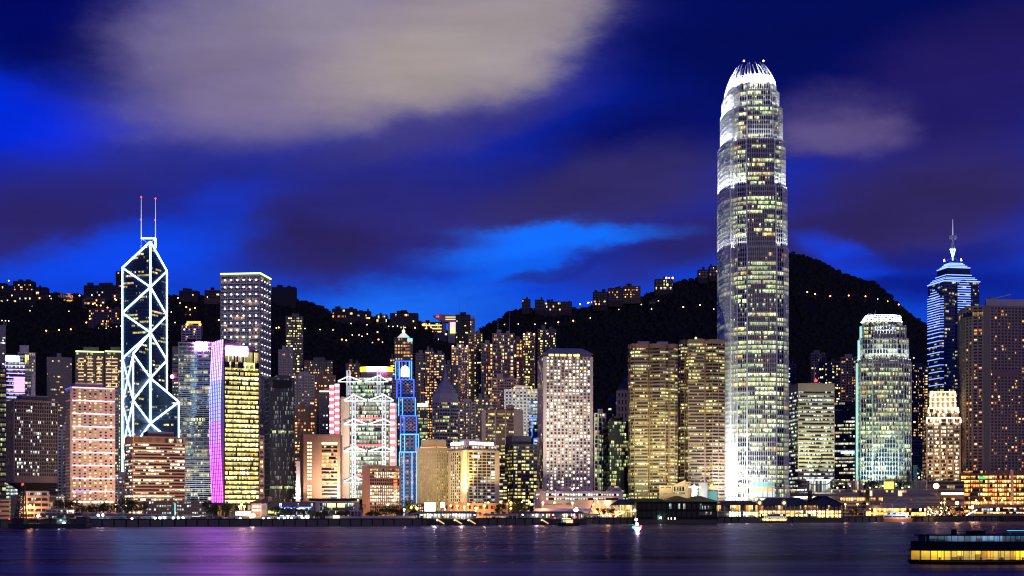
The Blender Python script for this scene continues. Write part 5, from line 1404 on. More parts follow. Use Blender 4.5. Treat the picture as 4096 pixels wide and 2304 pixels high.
# hotel with glowing tent roof behind the neon tower
o, P, h, _ = tower('glowing_roof_hotel', 'dark hotel tower with a glowing greenish white tent roof behind the neon tower', 1577, 1577, 1652, 1350, 1900, W['dusk_concrete'], win('gw_shangri', 3.4, .55, 2, 1.2, 'orange', frame=.14, rowvar=1.3), fh=4.2, bh=1.6, pier=(3.6, .8, .1), roof=None, cat='hotel', group=None)
c = (Vector(P[0]) + Vector(P[2])) / 2
z0 = wz(1350, 1900) - GZ; z1 = wz(1322, 1900) - GZ
gr = glow('tent_glow', (.80, 1, .78), .8)
MB().prism(inset_poly(P, 3), z0 - .2, z0 + (z1 - z0) * .45, poly2=[tuple(c + (Vector(p) - c) * .42) for p in P]).prism([tuple(c + (Vector(p) - c) * .42) for p in P], z0 + (z1 - z0) * .45, z1, poly2=[tuple(c + (Vector(p) - c) * .06) for p in P]).build('tent_roof', gr, o)
MB().ball((c.x, c.y, z1 + 1), 1.7).build('roof_lamp', E_['signwhite'], o); mast(o, (c.x, c.y, z1), 8, .6, E_['green'], 'spire')
panel(o, P, 1, .7, .97, h - 5, h - 1, E_['teal'], 'sign')
W_('ridge_wall', (.03, .025, .03)); W_('ridge_grey', (.085, .075, .09)); W_('ridge_tan', (.09, .06, .045))
# ---------------------------------------------------------------- houses on the hills
HH = [  # left, right, top row, bottom row, wall, glazing palette, lit share, label
    (52, 132, 1124, 1162, 'ridge_wall', 'orange', .34, 'terraced villas with warm windows on the ridge at far left'),
    (0, 56, 1141, 1168, 'ridge_wall', 'orange', .08, 'unlit ridge house below the leftmost ridge lamp'),
    (0, 24, 1184, 1216, 'ridge_wall', 'yellow', .25, 'small block at the picture edge on the left hillside'),
    (38, 142, 1186, 1222, 'ridge_wall', 'yellow', .30, 'long low block with yellow windows in the woods below the terraced villas'),
    (142, 185, 1148, 1170, 'ridge_wall', 'orange', .25, 'small ridge house with two orange windows right of the terraced villas'),
    (335, 462, 1141, 1176, 'ridge_wall', 'cool', .06, 'long dark ridge block left of the braced glass tower'),
    (463, 492, 1085, 1150, 'ridge_wall', 'warm', .14, 'tall round-topped block on the ridge beside the braced glass tower'),
    (330, 420, 1194, 1232, 'ridge_grey', 'orange', .40, 'pale terrace of houses with orange windows above the hillside slab'),
    (354, 492, 1236, 1312, 'ridge_grey', 'orange', .20, 'wide grey hillside slab of flats with orange and white rows'),
    (448, 492, 1176, 1206, 'ridge_grey', 'warm', .30, 'small pale house with lit base left of the braced glass tower'),
    (716, 792, 1162, 1176, 'ridge_wall', 'warm', .16, 'low flat ridge house right of the braced glass tower'),
    (818, 882, 1160, 1184, 'ridge_tan', 'yellow', .34, 'tan ridge house with yellow windows left of the dotted silver tower'),
    (726, 802, 1300, 1372, 'lilac_wall', 'warm', .14, 'lilac hillside block under an orange-lit roof terrace'),
    (1086, 1182, 1148, 1200, 'hill_dark', 'warm', .0, 'black scaffold-edged block on the ridge right of the dotted silver tower'),
    (1328, 1426, 1234, 1262, 'ridge_wall', 'orange', .22, 'long ridge house with orange lamps left of the saddle'),
    (1428, 1482, 1244, 1268, 'ridge_wall', 'orange', .20, 'second long ridge house, with one green-yellow window'),
    (1504, 1548, 1258, 1280, 'ridge_wall', 'yellow', .55, 'yellow-lit ridge house between two tree clumps'),
    (1560, 1672, 1252, 1282, 'ridge_wall', 'orange', .14, 'widest ridge house with a row of orange lamps'),
    (1688, 1768, 1288, 1318, 'ridge_tan', 'orange', .62, 'glowing terraced mall building in the ridge saddle'),
    (2088, 2122, 1196, 1224, 'ridge_wall', 'orange', .12, 'first square block on the rising ridge right of the saddle'),
    (2140, 2176, 1198, 1230, 'ridge_wall', 'orange', .16, 'second square block on the rising ridge right of the saddle'),
    (2178, 2244, 1206, 1236, 'ridge_wall', 'warm', .36, 'stepped ridge block with lit windows, third from the saddle'),
    (2244, 2288, 1206, 1230, 'ridge_wall', 'warm', .18, 'twin-headed ridge block, fourth from the saddle'),
    (2373, 2430, 1167, 1212, 'hill_dark', 'warm', .22, 'dark cube house standing on the ridge above the curved towers'),
    (2433, 2492, 1152, 1194, 'ridge_wall', 'orange', .34, 'lower half of the long lit ridge block above the curved towers'),
    (2492, 2562, 1144, 1182, 'ridge_tan', 'orange', .34, 'upper half of the long lit ridge block above the curved towers'),
    (2621, 2692, 1116, 1150, 'ridge_wall', 'yellow', .26, 'ridge house crowned by two bright white lamps'),
    (2794, 2832, 1078, 1102, 'ridge_wall', 'warm', .3, 'small ridge house left of the giant white tower'),
    (2838, 2876, 1064, 1094, 'ridge_wall', 'warm', .26, 'topmost ridge house, touching the giant white tower'),
    (2596, 2650, 1203, 1222, 'ridge_wall', 'cool', .10, 'dim house among the trees of the right hillside'),
    (1735, 1832, 1330, 1372, 'ridge_grey', 'cool', .05, 'plain grey base block under the boat-shaped ridge building'),
    (735, 772, 1252, 1264, 'ridge_wall', 'warm', .6, 'small lit roof terrace on the slope right of the braced glass tower'),
    (1072, 1096, 1318, 1345, 'ridge_grey', 'orange', .2, 'little grey block on the slope right of the dotted tower'),
    (1600, 1655, 1302, 1316, 'ridge_wall', 'warm', .8, 'low brightly lit terrace on the slope beneath the ridge lamps'),
]
for i, (X0, X1, Yt, Yb, wk, pal, p, lb) in enumerate(HH):
    D = min(hill_at((X0 + X1) / 2, Yb - 2), 2985.0)
    if Yb < 1290 and not (X0 in (38, 330, 354, 2596, 735)): D = min(D, 2960.0)
    x0, x1 = wx(X0, D), wx(X1, D)
    zb, zt = wz(Yb, D) - 16, wz(Yt, D)
    o = thing('hillside_house' if Yt > 1290 or X0 in (38, 330) else 'ridge_house', lb, 'house', (x0, D, zb), 'houses on the hills')
    w_, h = x1 - x0, zt - zb
    P = [(0, 20), (0, 0), (w_, 0), (w_, 20)]
    g = win('gw_hh_%s_%d' % (pal, int(p * 20)), 3.2, p * .6, 1.2, 2.6, pal, frame=.1, rowvar=1.0, seed=i, flip=.3)
    facade(o, P, 0, h, 5.0 if h > 34 else 6, 2.2, W[wk], g, edges=(1,), inset=.4, top=2.5, base=10, pier=(7, 1.4, .05), limit=30, cap=True)
    rr_ = random.Random(i)
    for k in range(1 + int(w_ / 26)):
        a = rr_.uniform(.05, .7)
        MB().box((w_ * (a + .1), 9, h - .5), (w_ * rr_.uniform(.1, .25), 8, rr_.uniform(3, 7))).build('stair_head', W[wk], o)
    if X0 == 2621:
        for f in (.62, .78, .98): MB().ball((w_ * f, -1, h + 2), 2.0 if f != .78 else 1.3).build('roof_lamp', E_['warm'], o)
    if X0 == 726:
        panel(o, P, 1, .28, 1, h + 3, h + 7, glow('terrace_orange', (1, .45, .04), 2.2), 'lit_terrace')
        MB().ball((w_ * .3, -1, h + 1), 2.4).build('roof_lamp', E_['orange'], o); MB().ball((w_ * .98, -1, h + 1), 2.4).build('roof_lamp', E_['orange'], o)
    if X0 == 1086:
        for k in range(7): MB().beam((w_ * (.1 + .13 * k), 0, h), (w_ * (.1 + .13 * k), 0, h + 3), .5).build('scaffold_pole', W['dark_metal'], o)
    if X0 == 1688:
        for k in range(3): panel(o, P, 1, .05, .98, h - 8 - k * 6.5, h - 5.5 - k * 6.5, glow('mall_row', (1, .68, .25), 1.6 - .3 * k), 'lit_floor')
# the mansion lit orange from below
D = hill_at(262, 1200); x0 = wx(232, D)
o = thing('orange_mansion', 'white villa flooded with orange light on the left hillside', 'house', (x0, D, wz(1202, D) - 8), 'houses on the hills')
m = MB(); w_ = wx(292, D) - x0
for (a, b, t) in ((0, .2, .72), (.16, .32, 1.0), (.3, .62, .8), (.6, .82, 1.0), (.78, 1, .7)):
    m.box((w_ * (a + b) / 2, 5, 0), (w_ * (b - a) - .3, 10 + 2 * t, 8 + 14 * t))
m.build('wall', wall('mansion_wall', (.7, .55, .4)), o)
for k in range(8): panel(o, [(0, 0), (0, 0), (w_, 0), (w_, 9)], 1, .04 + .12 * k, .1 + .12 * k, 12, 16 + 3 * (k % 3), W['dusk_concrete'], 'window', off=1.6)
for k in range(7): MB().ball((w_ * (.04 + .15 * k), -4, 7.5), 1.5).build('floodlight', E_['warm'], o)
flood((x0 + w_ / 2, D - 9, o.location.z + 6), (x0 + w_ / 2, D + 8, o.location.z + 22), 26000, (w_, 2), (1, .45, .08))
# boat-shaped viewing building on the saddle
D = 2930.0
po = thing('viewing_building', 'boat-shaped viewing building on pillars above the ridge saddle', 'viewing building', (wx(1780, D), D, wz(1332, D)), 'houses on the hills')
X_ = lambda X: wx(X, D) - po.location.x
Z_ = lambda Y: wz(Y, D) - po.location.z
prof = [(1731, 1262), (1760, 1257), (1826, 1261), (1826, 1287), (1787, 1288), (1765, 1283)]
m = MB(); n = len(prof)
fp = [(X_(a), 0, Z_(b)) for a, b in prof]; bp_ = [(p[0], 26, p[2]) for p in fp]
m.face(fp[::-1]); m.face(bp_)
for i in range(n): m.face([fp[i], fp[(i + 1) % n], bp_[(i + 1) % n], bp_[i]])
m.build('hull_storey', wall('peak_shell', (.42, .30, .30)), po)
MB().box((X_(1806), 13, Z_(1372)), (14, 16, Z_(1287) - Z_(1372))).build('pillar', W['grey_concrete'], po)
MB().box((X_(1776), 13, Z_(1332)), (7, 10, Z_(1286) - Z_(1332))).build('pillar', W['grey_concrete'], po)
panel(po, [(0, 0), (X_(1800), 3), (X_(1825), 3), (0, 0)], 1, 0, 1, Z_(1333), Z_(1308), glow('peak_gold', (1, .85, .35), 1.2), 'lit_window', off=1)
panel(po, [(0, 0), (X_(1800), 3), (X_(1825), 3), (0, 0)], 1, 0, 1, Z_(1307), Z_(1288), E_['violet'], 'lit_window', off=1)
panel(po, [(0, 0), (X_(1782), -.5), (X_(1824), -.5), (0, 0)], 1, 0, 1, Z_(1279), Z_(1276), glow('peak_row', (1, .75, .3), 1.4), 'lit_window', off=.3)
panel(po, [(0, 0), (X_(1782), -.5), (X_(1824), -.5), (0, 0)], 1, 0, 1, Z_(1270), Z_(1267), glow('peak_row', (1, .75, .3), 1.4), 'lit_window', off=.3)
MB().ball((X_(1753), -1, Z_(1266)), 1.6).build('beacon', E_['red'], po); MB().ball((X_(1747), -1, Z_(1267)), 1.2).build('beacon', E_['red'], po)

# ---------------------------------------------------------------- lamps
def make_lamp(name, label, group, hgt, r, mat, arms=0):
    o = thing(name, label, 'lamp', (0, -500, -50), group)
    MB().beam((0, 0, -6), (0, 0, hgt), .35, .2, 6).build('pole', W['grey_metal'], o)
    if arms:
        MB().beam((-1.8, 0, hgt), (1.8, 0, hgt), .22).build('arm', W['grey_metal'], o)
        for s in (-1, 1): MB().ball((s * 1.7, 0, hgt - .1), r, 8, 5, sz=.6).build('lamp_head', mat, o)
    else:
        MB().ball((0, 0, hgt), r, 10, 6).build('lamp_head', mat, o)
    return o
USED = {}
def put_lamp(proto, loc):
    if proto.name not in USED:
        USED[proto.name] = 1; proto.location = loc; return proto
    return copy_tree(proto, loc)
hl_o = glow('hill_orange', (1, .45, .12), 10); hl_w = glow('hill_white', (1, .80, .5), 4)
L1 = make_lamp('hill_lamp', 'orange road lamp glowing on the dark wooded hillside', 'orange road lamps on the hills', 7, 1.2, hl_o)
L2 = make_lamp('hill_lamp', 'small pale lamp glowing on the dark wooded hillside', 'pale lamps on the hills', 7, .95, hl_w)
for X, Y in [(35, 1123), (345, 1290), (236, 1320), (185, 1323), (283, 1317), (668, 1197), (712, 1192), (875, 1280), (1115, 1310), (1388, 1238), (1370, 1240), (1478, 1266), (1588, 1266), (1605, 1268), (1645, 1272), (1660, 1274), (1540, 1274), (1510, 1328), (1514, 1358), (1368, 1358), (1385, 1361),
             (2233, 1289), (2293, 1283), (2320, 1216), (3229, 1168), (3260, 1176), (3321, 1184), (3395, 1182), (3462, 1185), (3550, 1205), (3595, 1218), (70, 1158), (96, 1131), (104, 1152), (132, 1158), (48, 1182), (155, 1183), (176, 1172), (158, 1192), (318, 1182), (372, 1216), (386, 1221), (403, 1222), (412, 1210), (430, 1230), (460, 1195), (465, 1200), (1350, 1242), (1400, 1246), (1452, 1254), (1466, 1258), (1512, 1266), (1528, 1270), (1570, 1268), (1597, 1272), (1625, 1270), (745, 1228), (780, 1232), (760, 1238), (2100, 1213), (2106, 1212), (2146, 1214), (2200, 1225), (2215, 1222), (2226, 1220), (2436, 1190), (2462, 1187), (2500, 1182), (2516, 1178), (2540, 1172), (2352, 1211), (2800, 1220), (2733, 1228), (1660, 1311), (1690, 1300)]:
    D = hill_at(X, Y + 6); D -= 12
    put_lamp(L1, (wx(X, D), D, wz(Y, D) - 7))
for X, Y in [(30, 1201), (8, 1282), (22, 1283), (35, 1284), (360, 1178), (120, 1243), (276, 1245), (199, 1184), (205, 1194), (2475, 1238), (2361, 1272), (2073, 1296), (2140, 1297), (2182, 1293), (2018, 1298), (2356, 1210), (2366, 1209), (2606, 1236), (2634, 1203), (2565, 1218), (1404, 1294), (1468, 1299), (1220, 1314), (1280, 1318), (1332, 1320), (1409, 1340), (1469, 1336), (1436, 1340), (1448, 1345), (1530, 1369), (1490, 1370), (1620, 1310), (3511, 1196), (1812, 1390), (1105, 1312),
             (395, 1313), (425, 1313), (445, 1312), (466, 1306), (484, 1304), (720, 1212), (685, 1098 + 150), (1555, 1305), (1572, 1306), (1590, 1304), (700, 1290), (2855, 1236)]:
    D = hill_at(X, Y + 6); D -= 12
    put_lamp(L2, (wx(X, D), D, wz(Y, D) - 7))
sod = glow('sodium_head', (1, .48, .10), 16); wht = glow('flood_head', (.85, .95, 1), 26)
LS = make_lamp('street_lamp', 'tall orange street lamp on the lit waterfront road', 'orange street lamps along the waterfront', 12, .85, sod)
ST_ = [(120, 2022, 60), (285, 2022, 60), (412, 2030, 70), (463, 2021, 70), (629, 2021, 80), (787, 2020, 80), (966, 2018, 90), (958, 2026, 100), (978, 2026, 90), (1072, 2025, 60), (1138, 2020, 60), (1243, 2018, 60), (1396, 2019, 60), (1551, 2018, 50), (1617, 2038, 50), (1645, 2030, 50), (1664, 2030, 60), (1668, 2036, 50),
       (1779, 2036, 60), (1803, 2023, 60), (1829, 2024, 60), (1873, 2017, 70), (1857, 2027, 70), (1899, 2023, 80), (1903, 2032, 60), (1907, 2034, 70), (1938, 2022, 60), (1953, 2011, 80), (1990, 2018, 70), (2003, 2009, 80), (2043, 2011, 60), (2043, 2034, 60), (2087, 2011, 70), (2118, 2009, 60), (2172, 2011, 40), (2218, 2011, 40), (2290, 2012, 40), (2392, 2008, 40), (2431, 2006, 40), (2372, 2018, 40), (2405, 2051, 40), (2465, 2052, 30),
       (3381, 2017, 60), (3430, 2017, 60), (3468, 2017, 60), (3310, 2040, 40), (3905, 2002, 40), (3940, 2002, 40), (3972, 2003, 40), (4008, 2001, 40), (4044, 2011, 30), (3765, 2011, 50), (3778, 2010, 50), (3676, 1910, 90), (3914, 2012, 40)]
for i, (X, Y, dd) in enumerate(ST_):
    D = shore(X) + dd
    put_lamp(LS, (wx(X, D), D, wz(Y, D) - 12))
    if i % 2 == 0 or X < 1500:
        lamp((wx(X, D), D - 1.5, wz(Y, D) - 1), 9500 if X > 1600 else 15000, (1, .50, .16), .8)
LB = make_lamp('star_lamp', 'blazing orange lamp on the terminal quay beside the glass hall', None, 12, 1.6, glow('blaze', (1, .55, .15), 60))
for X, Y, lb in ((3828, 2012, 'blazing orange lamp above the orange glass hall of the terminal'), (3889, 2029, 'blazing orange lamp beside the lit gangway of the piers, lower of two')):
    D = shore(X) + 6; o = put_lamp(LB, (wx(X, D), D, wz(Y, D) - 12)); o['label'] = lb
    lamp((wx(X, D), D - 2, wz(Y, D)), 16000, (1, .5, .15), 1)
LW = make_lamp('work_lamp', 'white work floodlight low on the dark quay', 'white work lamps on the quay', 5, .85, wht)
for X, Y in [(528, 2076), (621, 2073), (639, 2073), (658, 2072), (693, 2072), (713, 2072), (732, 2071), (961, 2075), (1053, 2075), (1075, 2075), (1115, 2074), (1137, 2074), (1166, 2073), (1212, 2073), (393, 2061), (411, 2060), (151, 2064)]:
    D = shore(X) + 9
    put_lamp(LW, (wx(X, D), D, wz(Y, D) - 5))
    lamp((wx(X, D), D - 2.5, wz(Y, D)), 450, (.8, .92, 1), .8)
LP = make_lamp('star_lamp', 'brilliant white lamp over the pier with warm arches', None, 10, 1.7, glow('blaze_white', (1, .96, .9), 60))
D = shore(2304) - 12; LP.location = (wx(2304, D), D, wz(2040, D) - 10); lamp((wx(2304, D), D - 3, wz(2040, D)), 5000, (1, .95, .85), 1)
D = shore(1013) + 12
LO = make_lamp('star_lamp', 'large orange work lamp on the dark quay beside the slanted wall', None, 5, 1.6, glow('blaze', (1, .55, .15), 60)); LO.location = (wx(1013, D), D, wz(2063, D) - 5); lamp((wx(1013, D), D - 3, wz(2063, D)), 9000, (1, .6, .25), 1)

# ---------------------------------------------------------------- trees
def make_tree(seed, h, r, leaf):
    rr = random.Random(seed)
    o = thing('broadleaf_tree', 'tree', 'tree', (0, -500, -60), 'trees along the waterfront')
    m = MB(); m.beam((0, 0, -1), (rr.uniform(-.3, .3), 0, h * .5), .7, .4, 6)
    for k in range(5):
        a = rr.uniform(0, 6.28); m.beam((0, 0, h * rr.uniform(.3, .5)), (r * .6 * cos(a), r * .6 * sin(a), h * rr.uniform(.55, .85)), .3, .1, 5)
    m.build('trunk', wall('bark', (.06, .045, .03)), o)
    cl = [(rr.uniform(-.75, .75) * r, rr.uniform(-.75, .75) * r, h * rr.uniform(.42, .92), rr.uniform(.28, .5) * r) for _ in range(11)]
    m = MB()
    for (x, y, z, q) in cl:
        for _ in range(70):
            v = Vector((rr.gauss(0, 1), rr.gauss(0, 1), rr.gauss(0, .8))).normalized() * q * rr.uniform(.6, 1.1)
            c = Vector((x, y, z)) + v; s = rr.uniform(.35, .7)
            a = Vector((rr.gauss(0, 1), rr.gauss(0, 1), rr.gauss(0, 1))).normalized(); b = a.cross(Vector((rr.gauss(0, 1), rr.gauss(0, 1), rr.gauss(0, 1)))).normalized()
            m.face([c - a * s, c - b * s * .6, c + a * s, c + b * s * .6])
    m.build('crown', leaf, o)
    return o
LG = wall('leaf_green', (.035, .055, .018), .8, .4, .4); LY = wall('leaf_lamp_tint', (.09, .075, .02), .8, .4, .4)  # the yellow leaf copy has lamp light painted into its colour
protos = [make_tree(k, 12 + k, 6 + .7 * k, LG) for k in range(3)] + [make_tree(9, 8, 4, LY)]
TUSED = [0] * 4
def put_tree(k, X, Ytop, dd, label, s=None):
    D = shore(X) + dd
    hh = (12 + k if k < 3 else 8) * .97
    zt = wz(Ytop, D)
    sc_ = s or max(.5, (zt - GZ) / hh)
    loc = (wx(X, D), D, GZ if s is None else zt - hh * s)
    if TUSED[k] == 0: TUSED[k] = 1; o = protos[k]; o.location = loc
    else: o = copy_tree(protos[k], loc, rz=random.uniform(0, 6.28))
    o.scale = (sc_ * random.uniform(.95, 1.2),) * 2 + (sc_,)
    o['label'] = label
TR = [(0, 262, 2000, 48, 'dark tree at the foot of the pink tower, left end of its row'), (1, 305, 2012, 46, 'dark tree before the lit base of the pink tower'), (2, 345, 2016, 44, 'low dark tree right of the tree before the pink tower'), (0, 440, 2014, 44, 'dark tree below the annex between two orange lamps'),
      (1, 505, 1998, 46, 'big dark tree before the brown ribbon block, left one of two'), (2, 545, 1997, 48, 'big dark tree before the brown ribbon block, right one of two'), (0, 395, 2022, 44, 'low dark tree near the lamp left of the annex'), 
      (1, 848, 2012, 36, 'dark bushy tree under the magenta fins, left of its pair'), (2, 880, 2008, 38, 'tall dark bushy tree under the magenta fins'), (0, 925, 2017, 36, 'round dark tree right of the magenta fins'),
      (0, 1113, 2030, 22, 'slim dark tree before the blue strip of the hall'), (0, 1170, 2028, 22, 'second slim dark tree before the blue strip of the hall'), (0, 1222, 2035, 22, 'third slim dark tree, before the right end of the hall'),
      (1, 1440, 2018, 40, 'dark tree between the glass hall and the salmon block'), (3, 1270, 2045, 18, 'lamp-lit yellow tree at the left corner of the glass hall'), (3, 1290, 2042, 18, 'lamp-lit yellow tree before the glass hall, second from its left corner'), (3, 1355, 2045, 18, 'lamp-lit yellow tree before the middle of the glass hall'), (3, 1380, 2042, 18, 'lamp-lit yellow tree before the right end of the glass hall'),
      (3, 1478, 2045, 20, 'lamp-lit yellow tree at the foot of the salmon block, leftmost'), (3, 1510, 2046, 20, 'lamp-lit yellow tree below the salmon block windows'), (2, 1535, 2026, 24, 'dark green tree before the salmon block'), (0, 1575, 2034, 24, 'dark green tree at the right corner of the salmon block'), (3, 1592, 2040, 20, 'lamp-lit yellow tree at the right corner of the salmon block'),
      (1, 1620, 2005, 60, 'tall green tree under the neon tower'), (3, 1650, 2040, 24, 'yellow-lit tree left of the big bright screen'), (2, 1660, 2028, 60, 'green tree among lamps left of the big bright screen'), (1, 1990, 2018, 40, 'green tree among lamps left of the dark bronze block'), (2, 2025, 2005, 70, 'green tree before the dark bronze block'), (0, 2060, 2010, 60, 'green tree right of the tree before the bronze block'), (1, 2095, 2012, 70, 'dark tree before the right part of the bronze block'), 
      (1, 2405, 2035, 12, 'dark round tree over the orange-lit quay, left of two'), (2, 2434, 2030, 12, 'dark round tree over the orange-lit quay, right of two'), (1, 3410, 2030, 20, 'dark spreading tree between the gabled pier and the terminal')]
for k, X, Y, dd, lb in TR: put_tree(k, X, Y, dd, lb)
RT = [(3185, 1922, 100, 'roof garden tree left of the curved glass canopy'), (3345, 1920, 100, 'roof garden tree right of the curved glass canopy'), (3372, 1926, 102, 'roof garden tree left of the first dark glass box'), (3475, 1924, 100, 'roof garden tree right of the first dark glass box'), (3505, 1928, 101, 'roof garden tree left of the yellow glass box'), (3598, 1922, 100, 'roof garden tree right of the yellow glass box'), (3625, 1926, 102, 'roof garden tree left of the second dark glass box'), (2836, 1926, 110, 'small tree beside the white screen left of the giant tower'), (3725, 1906, 100, 'palm-like tree on the podium under the uplit tower'), (3800, 1918, 100, 'shrubby tree on the podium right of the globe lamp')]
for i, (X, Y, dd, lb) in enumerate(RT): put_tree(i % 3, X, Y, dd, lb, .85)
# ---------------------------------------------------------------- low buildings along the waterfront
def low(name, label, X0, X2, Yt, Yb, dd, wk, gk, fh=3.6, bh=1.6, depth=16, X1=None, cat='low building', group=None, D=None, **kw):
    """A low block whose front runs from column X0 to X2, from row Yb (or the ground) up to Yt."""
    D = D or shore((X0 + X2) / 2) + dd
    x1 = X1 or X0
    org, P, t = footprint(X0, x1, X2, D, depth)
    o = thing(name, label, cat, (org.x, org.y, GZ), group)
    h = wz(Yt, D) - GZ; z0 = 0 if Yb is None else max(0, wz(Yb, D) - GZ)
    facade(o, P, z0, h, fh, bh, W[wk] if isinstance(wk, str) else wk, gk, edges=(0, 1) if X1 else (1,), **kw)
    return o, P, h, D
def sub(o, P, f0, f1, z0, h, wk, gk, **kw):
    a, b = Vector(P[1]).lerp(Vector(P[2]), f0), Vector(P[1]).lerp(Vector(P[2]), f1)
    n = (Vector(P[0]) - Vector(P[1]))
    facade(o, [tuple(a + n), tuple(a), tuple(b), tuple(b + n)], z0, h, kw.pop('fh', 3.6), kw.pop('bh', 1.5), W[wk], gk, edges=(1,), **kw)
W_('low_cream', (.52, .45, .38)); W_('canopy_green', (.30, .36, .32)); W_('pier_white', (.66, .68, .64)); W_('lilac_roof', (.15, .125, .16)); W_('podium_dark', (.12, .07, .055)); W_('brick_red', (.30, .12, .07)); W_('hull_black', (.012, .012, .016), rough=.5)
go = win('gl_orange', 2.6, .7, 3, 1.6, 'orange', frame=.08); gw_ = win('gl_white', 2.2, .6, 3, 1.6, 'white', frame=.1); gc_ = win('gl_cool', 2.0, .35, 2, 1.0, 'cool', frame=.12); gy = win('gl_yellow', 2.4, .85, 4, 1.3, 'yellow', frame=.06); gd = win('gl_dim', 2.2, .22, 2, 1.0, 'cool', frame=.12)
low('orange_lit_block', 'small orange-lit block at the picture edge beside the black crane barge', -60, 40, 1998, None, 62, 'orange_wall', win('gl_edge', 3, .2, 2, .8, 'orange'), bh=2.2)
low('grey_block', 'grey block between the orange-lit edge block and the pinkish flats', 42, 78, 1980, None, 70, 'dusk_concrete', gd)
o, P, h, D = low('pinkish_flats', 'pinkish low flats with deep balconies and white lamps behind the crane barge', 76, 197, 1964, None, 60, 'pink_stone', gc_, fh=4.1, bh=1.9, pier=(5.5, .7, .1), inset=1.1)
sub(o, P, .96, 1.05, 0, h - 9, 'pink_stone', gc_)
low('dark_block', 'dark flat block right of the pinkish flats', 198, 258, 1982, None, 72, 'dusk_concrete', gd, fh=4)
low('arcade_block', 'long low beige arcade left of the trees before the pink tower', 180, 300, 2035, None, 34, 'low_cream', gw_, fh=3.4, bh=1.0, pier=(4.4, .6, .1))
o, P, h, D = low('car_park', 'long brown low block with a stair tower and white-lit bottom row', 572, 828, 2003, None, 46, 'rose_granite', win('gl_park', 2.0, .32, 2, 1.2, 'cool', frame=.2), fh=3.0, bh=1.4, pier=(6.2, .5, .1), top=.8)
sub(o, P, .455, .50, 0, h + 3.4, 'rose_granite', gc_); panel(o, P, 1, .49, .505, 1, h - 2, E_['teal'], 'stair_glazing', off=.5); panel(o, P, 1, .62, .985, .3, 2.6, glow('park_white', (.88, .95, 1), 2.2), 'lit_bays', off=.4)
# slanted hall, dark glass hall, framed glass hall
D = shore(1030) + 22
o = thing('slanted_hall', 'pinkish hall wall with a sloping dark roof and rows of small lit windows', 'low building', (wx(1005, D), D, GZ))
w1, w2 = wx(1048, D) - o.location.x, wx(1066, D) - o.location.x
MB().prism([(0, 18), (0, 0), (w1, 0), (w2, 3), (w2, 18)], 0, wz(2014, D) - GZ).build('wall', W['pink_stone'], o)
zt = wz(2014, D) - GZ
MB().prism([(-1, 19), (-1, -1), (w1, -1), (w2 + 1, 2), (w2 + 1, 19)], zt, [zt + 1, zt + 1, zt + 3.2, zt + 5.6, zt + 5.6]).build('sloped_roof', W['dark_metal'], o)
mw = MB().box((0, 0, 0), (.8, .3, 1.4)).mesh('window', glow('small_lit', (1, .95, .85), 2.4))
for X, Y in [(1012 + 3.3 * k, y) for y in (2030, 2044) for k in (0, 1, 2, 3, 5, 6, 9)]: place(mw, 'window', o, (wx(X, D) - o.location.x, -.1, wz(Y, D) - GZ))
o, P, h, D = low('glass_hall', 'dark low glass hall with a deep blue light strip and bright ground floor', 1050, 1262, 2006, None, 24, 'dark_metal', win('gl_hall', 1.4, .16, 1.4, 1.6, 'cool', frame=.2, rowvar=.5), fh=3.2, bh=.5, top=1.4, pier=(9, .4, .2))
panel(o, P, 1, .33, .92, wz(2032, D) - GZ, wz(2028, D) - GZ, glow('blue_strip', (.10, .12, 1), 6), 'light_strip'); panel(o, P, 1, .50, .80, wz(2036, D) - GZ, wz(2033, D) - GZ, E_['signwhite'], 'light_strip', off=.6)
panel(o, P, 1, .05, .33, wz(2053, D) - GZ, wz(2043, D) - GZ, glow('lime_room', (.85, 1, .25), 1.7), 'lit_room')
for f0, f1 in ((.33, .4), (.44, .52), (.55, .60), (.66, .76), (.8, .88)): panel(o, P, 1, f0, f1, .2, 3.0, glow('shop_white', (1, .93, .8), 2.6), 'shop_window')
o, P, h, D = low('framed_hall', 'glass hall in a beige frame with two bright yellow panels inside', 1262, 1437, 2004, None, 22, 'low_cream', win('gl_framed', 1.7, .42, 1.5, .9, 'cool', frame=.14), fh=3.4, bh=.5, top=1.6, depth=18, blind=3.0)
for f0, f1 in ((.27, .46), (.50, .67)): panel(o, P, 1, f0, f1, wz(2029, D) - GZ, wz(2013, D) - GZ, glow('hall_yellow', (1, .95, .25), 3), 'lit_panel', off=-.2, thick=.2)
MB().box((wx(1330, D) - o.location.x, 9, h), (40, 12, 2.2)).build('roof_garden', LG, o)
panel(o, P, 1, .82, .98, h, h + 1.4, E_['orange'], 'roof_light')
# lit forecourt under the finned tower
D = shore(960) + 60
o = thing('entrance_canopy', 'white-lit entrance canopy glowing under the yellow floors of the finned tower', 'canopy', (wx(975, D), D, GZ))
w_ = wx(1004, D) - wx(944, D)
MB().box((0, 0, 6.5), (w_, 6, .6)).build('roof', W['white_panel'], o)
for k in range(5): MB().beam((-w_ / 2 + w_ * k / 4, -2, 0), (-w_ / 2 + w_ * k / 4, -2, 6.5), .4).build('post', W['white_panel'], o)
MB().box((0, -3.1, 3.0), (w_, .3, 3.2)).build('light_band', glow('entry_white', (1, .9, .85), 2.6), o)
D = 1366.0
o = thing('lit_pylon', 'narrow blazing white floodlit pylon left of the brown stone block', 'pylon', (wx(1192, D), D, GZ))
zt_, zb_ = wz(1845, D) - GZ, wz(1988, D) - GZ
MB().prism([(-2.4, 4), (-2.4, 0), (2.4, 0), (2.4, 4)], 0, zt_, poly2=[(-1.5, 3), (-1.5, 0.4), (1.5, .4), (1.5, 3)]).build('shaft', wall('pylon_white', (.8, .78, .72)), o)
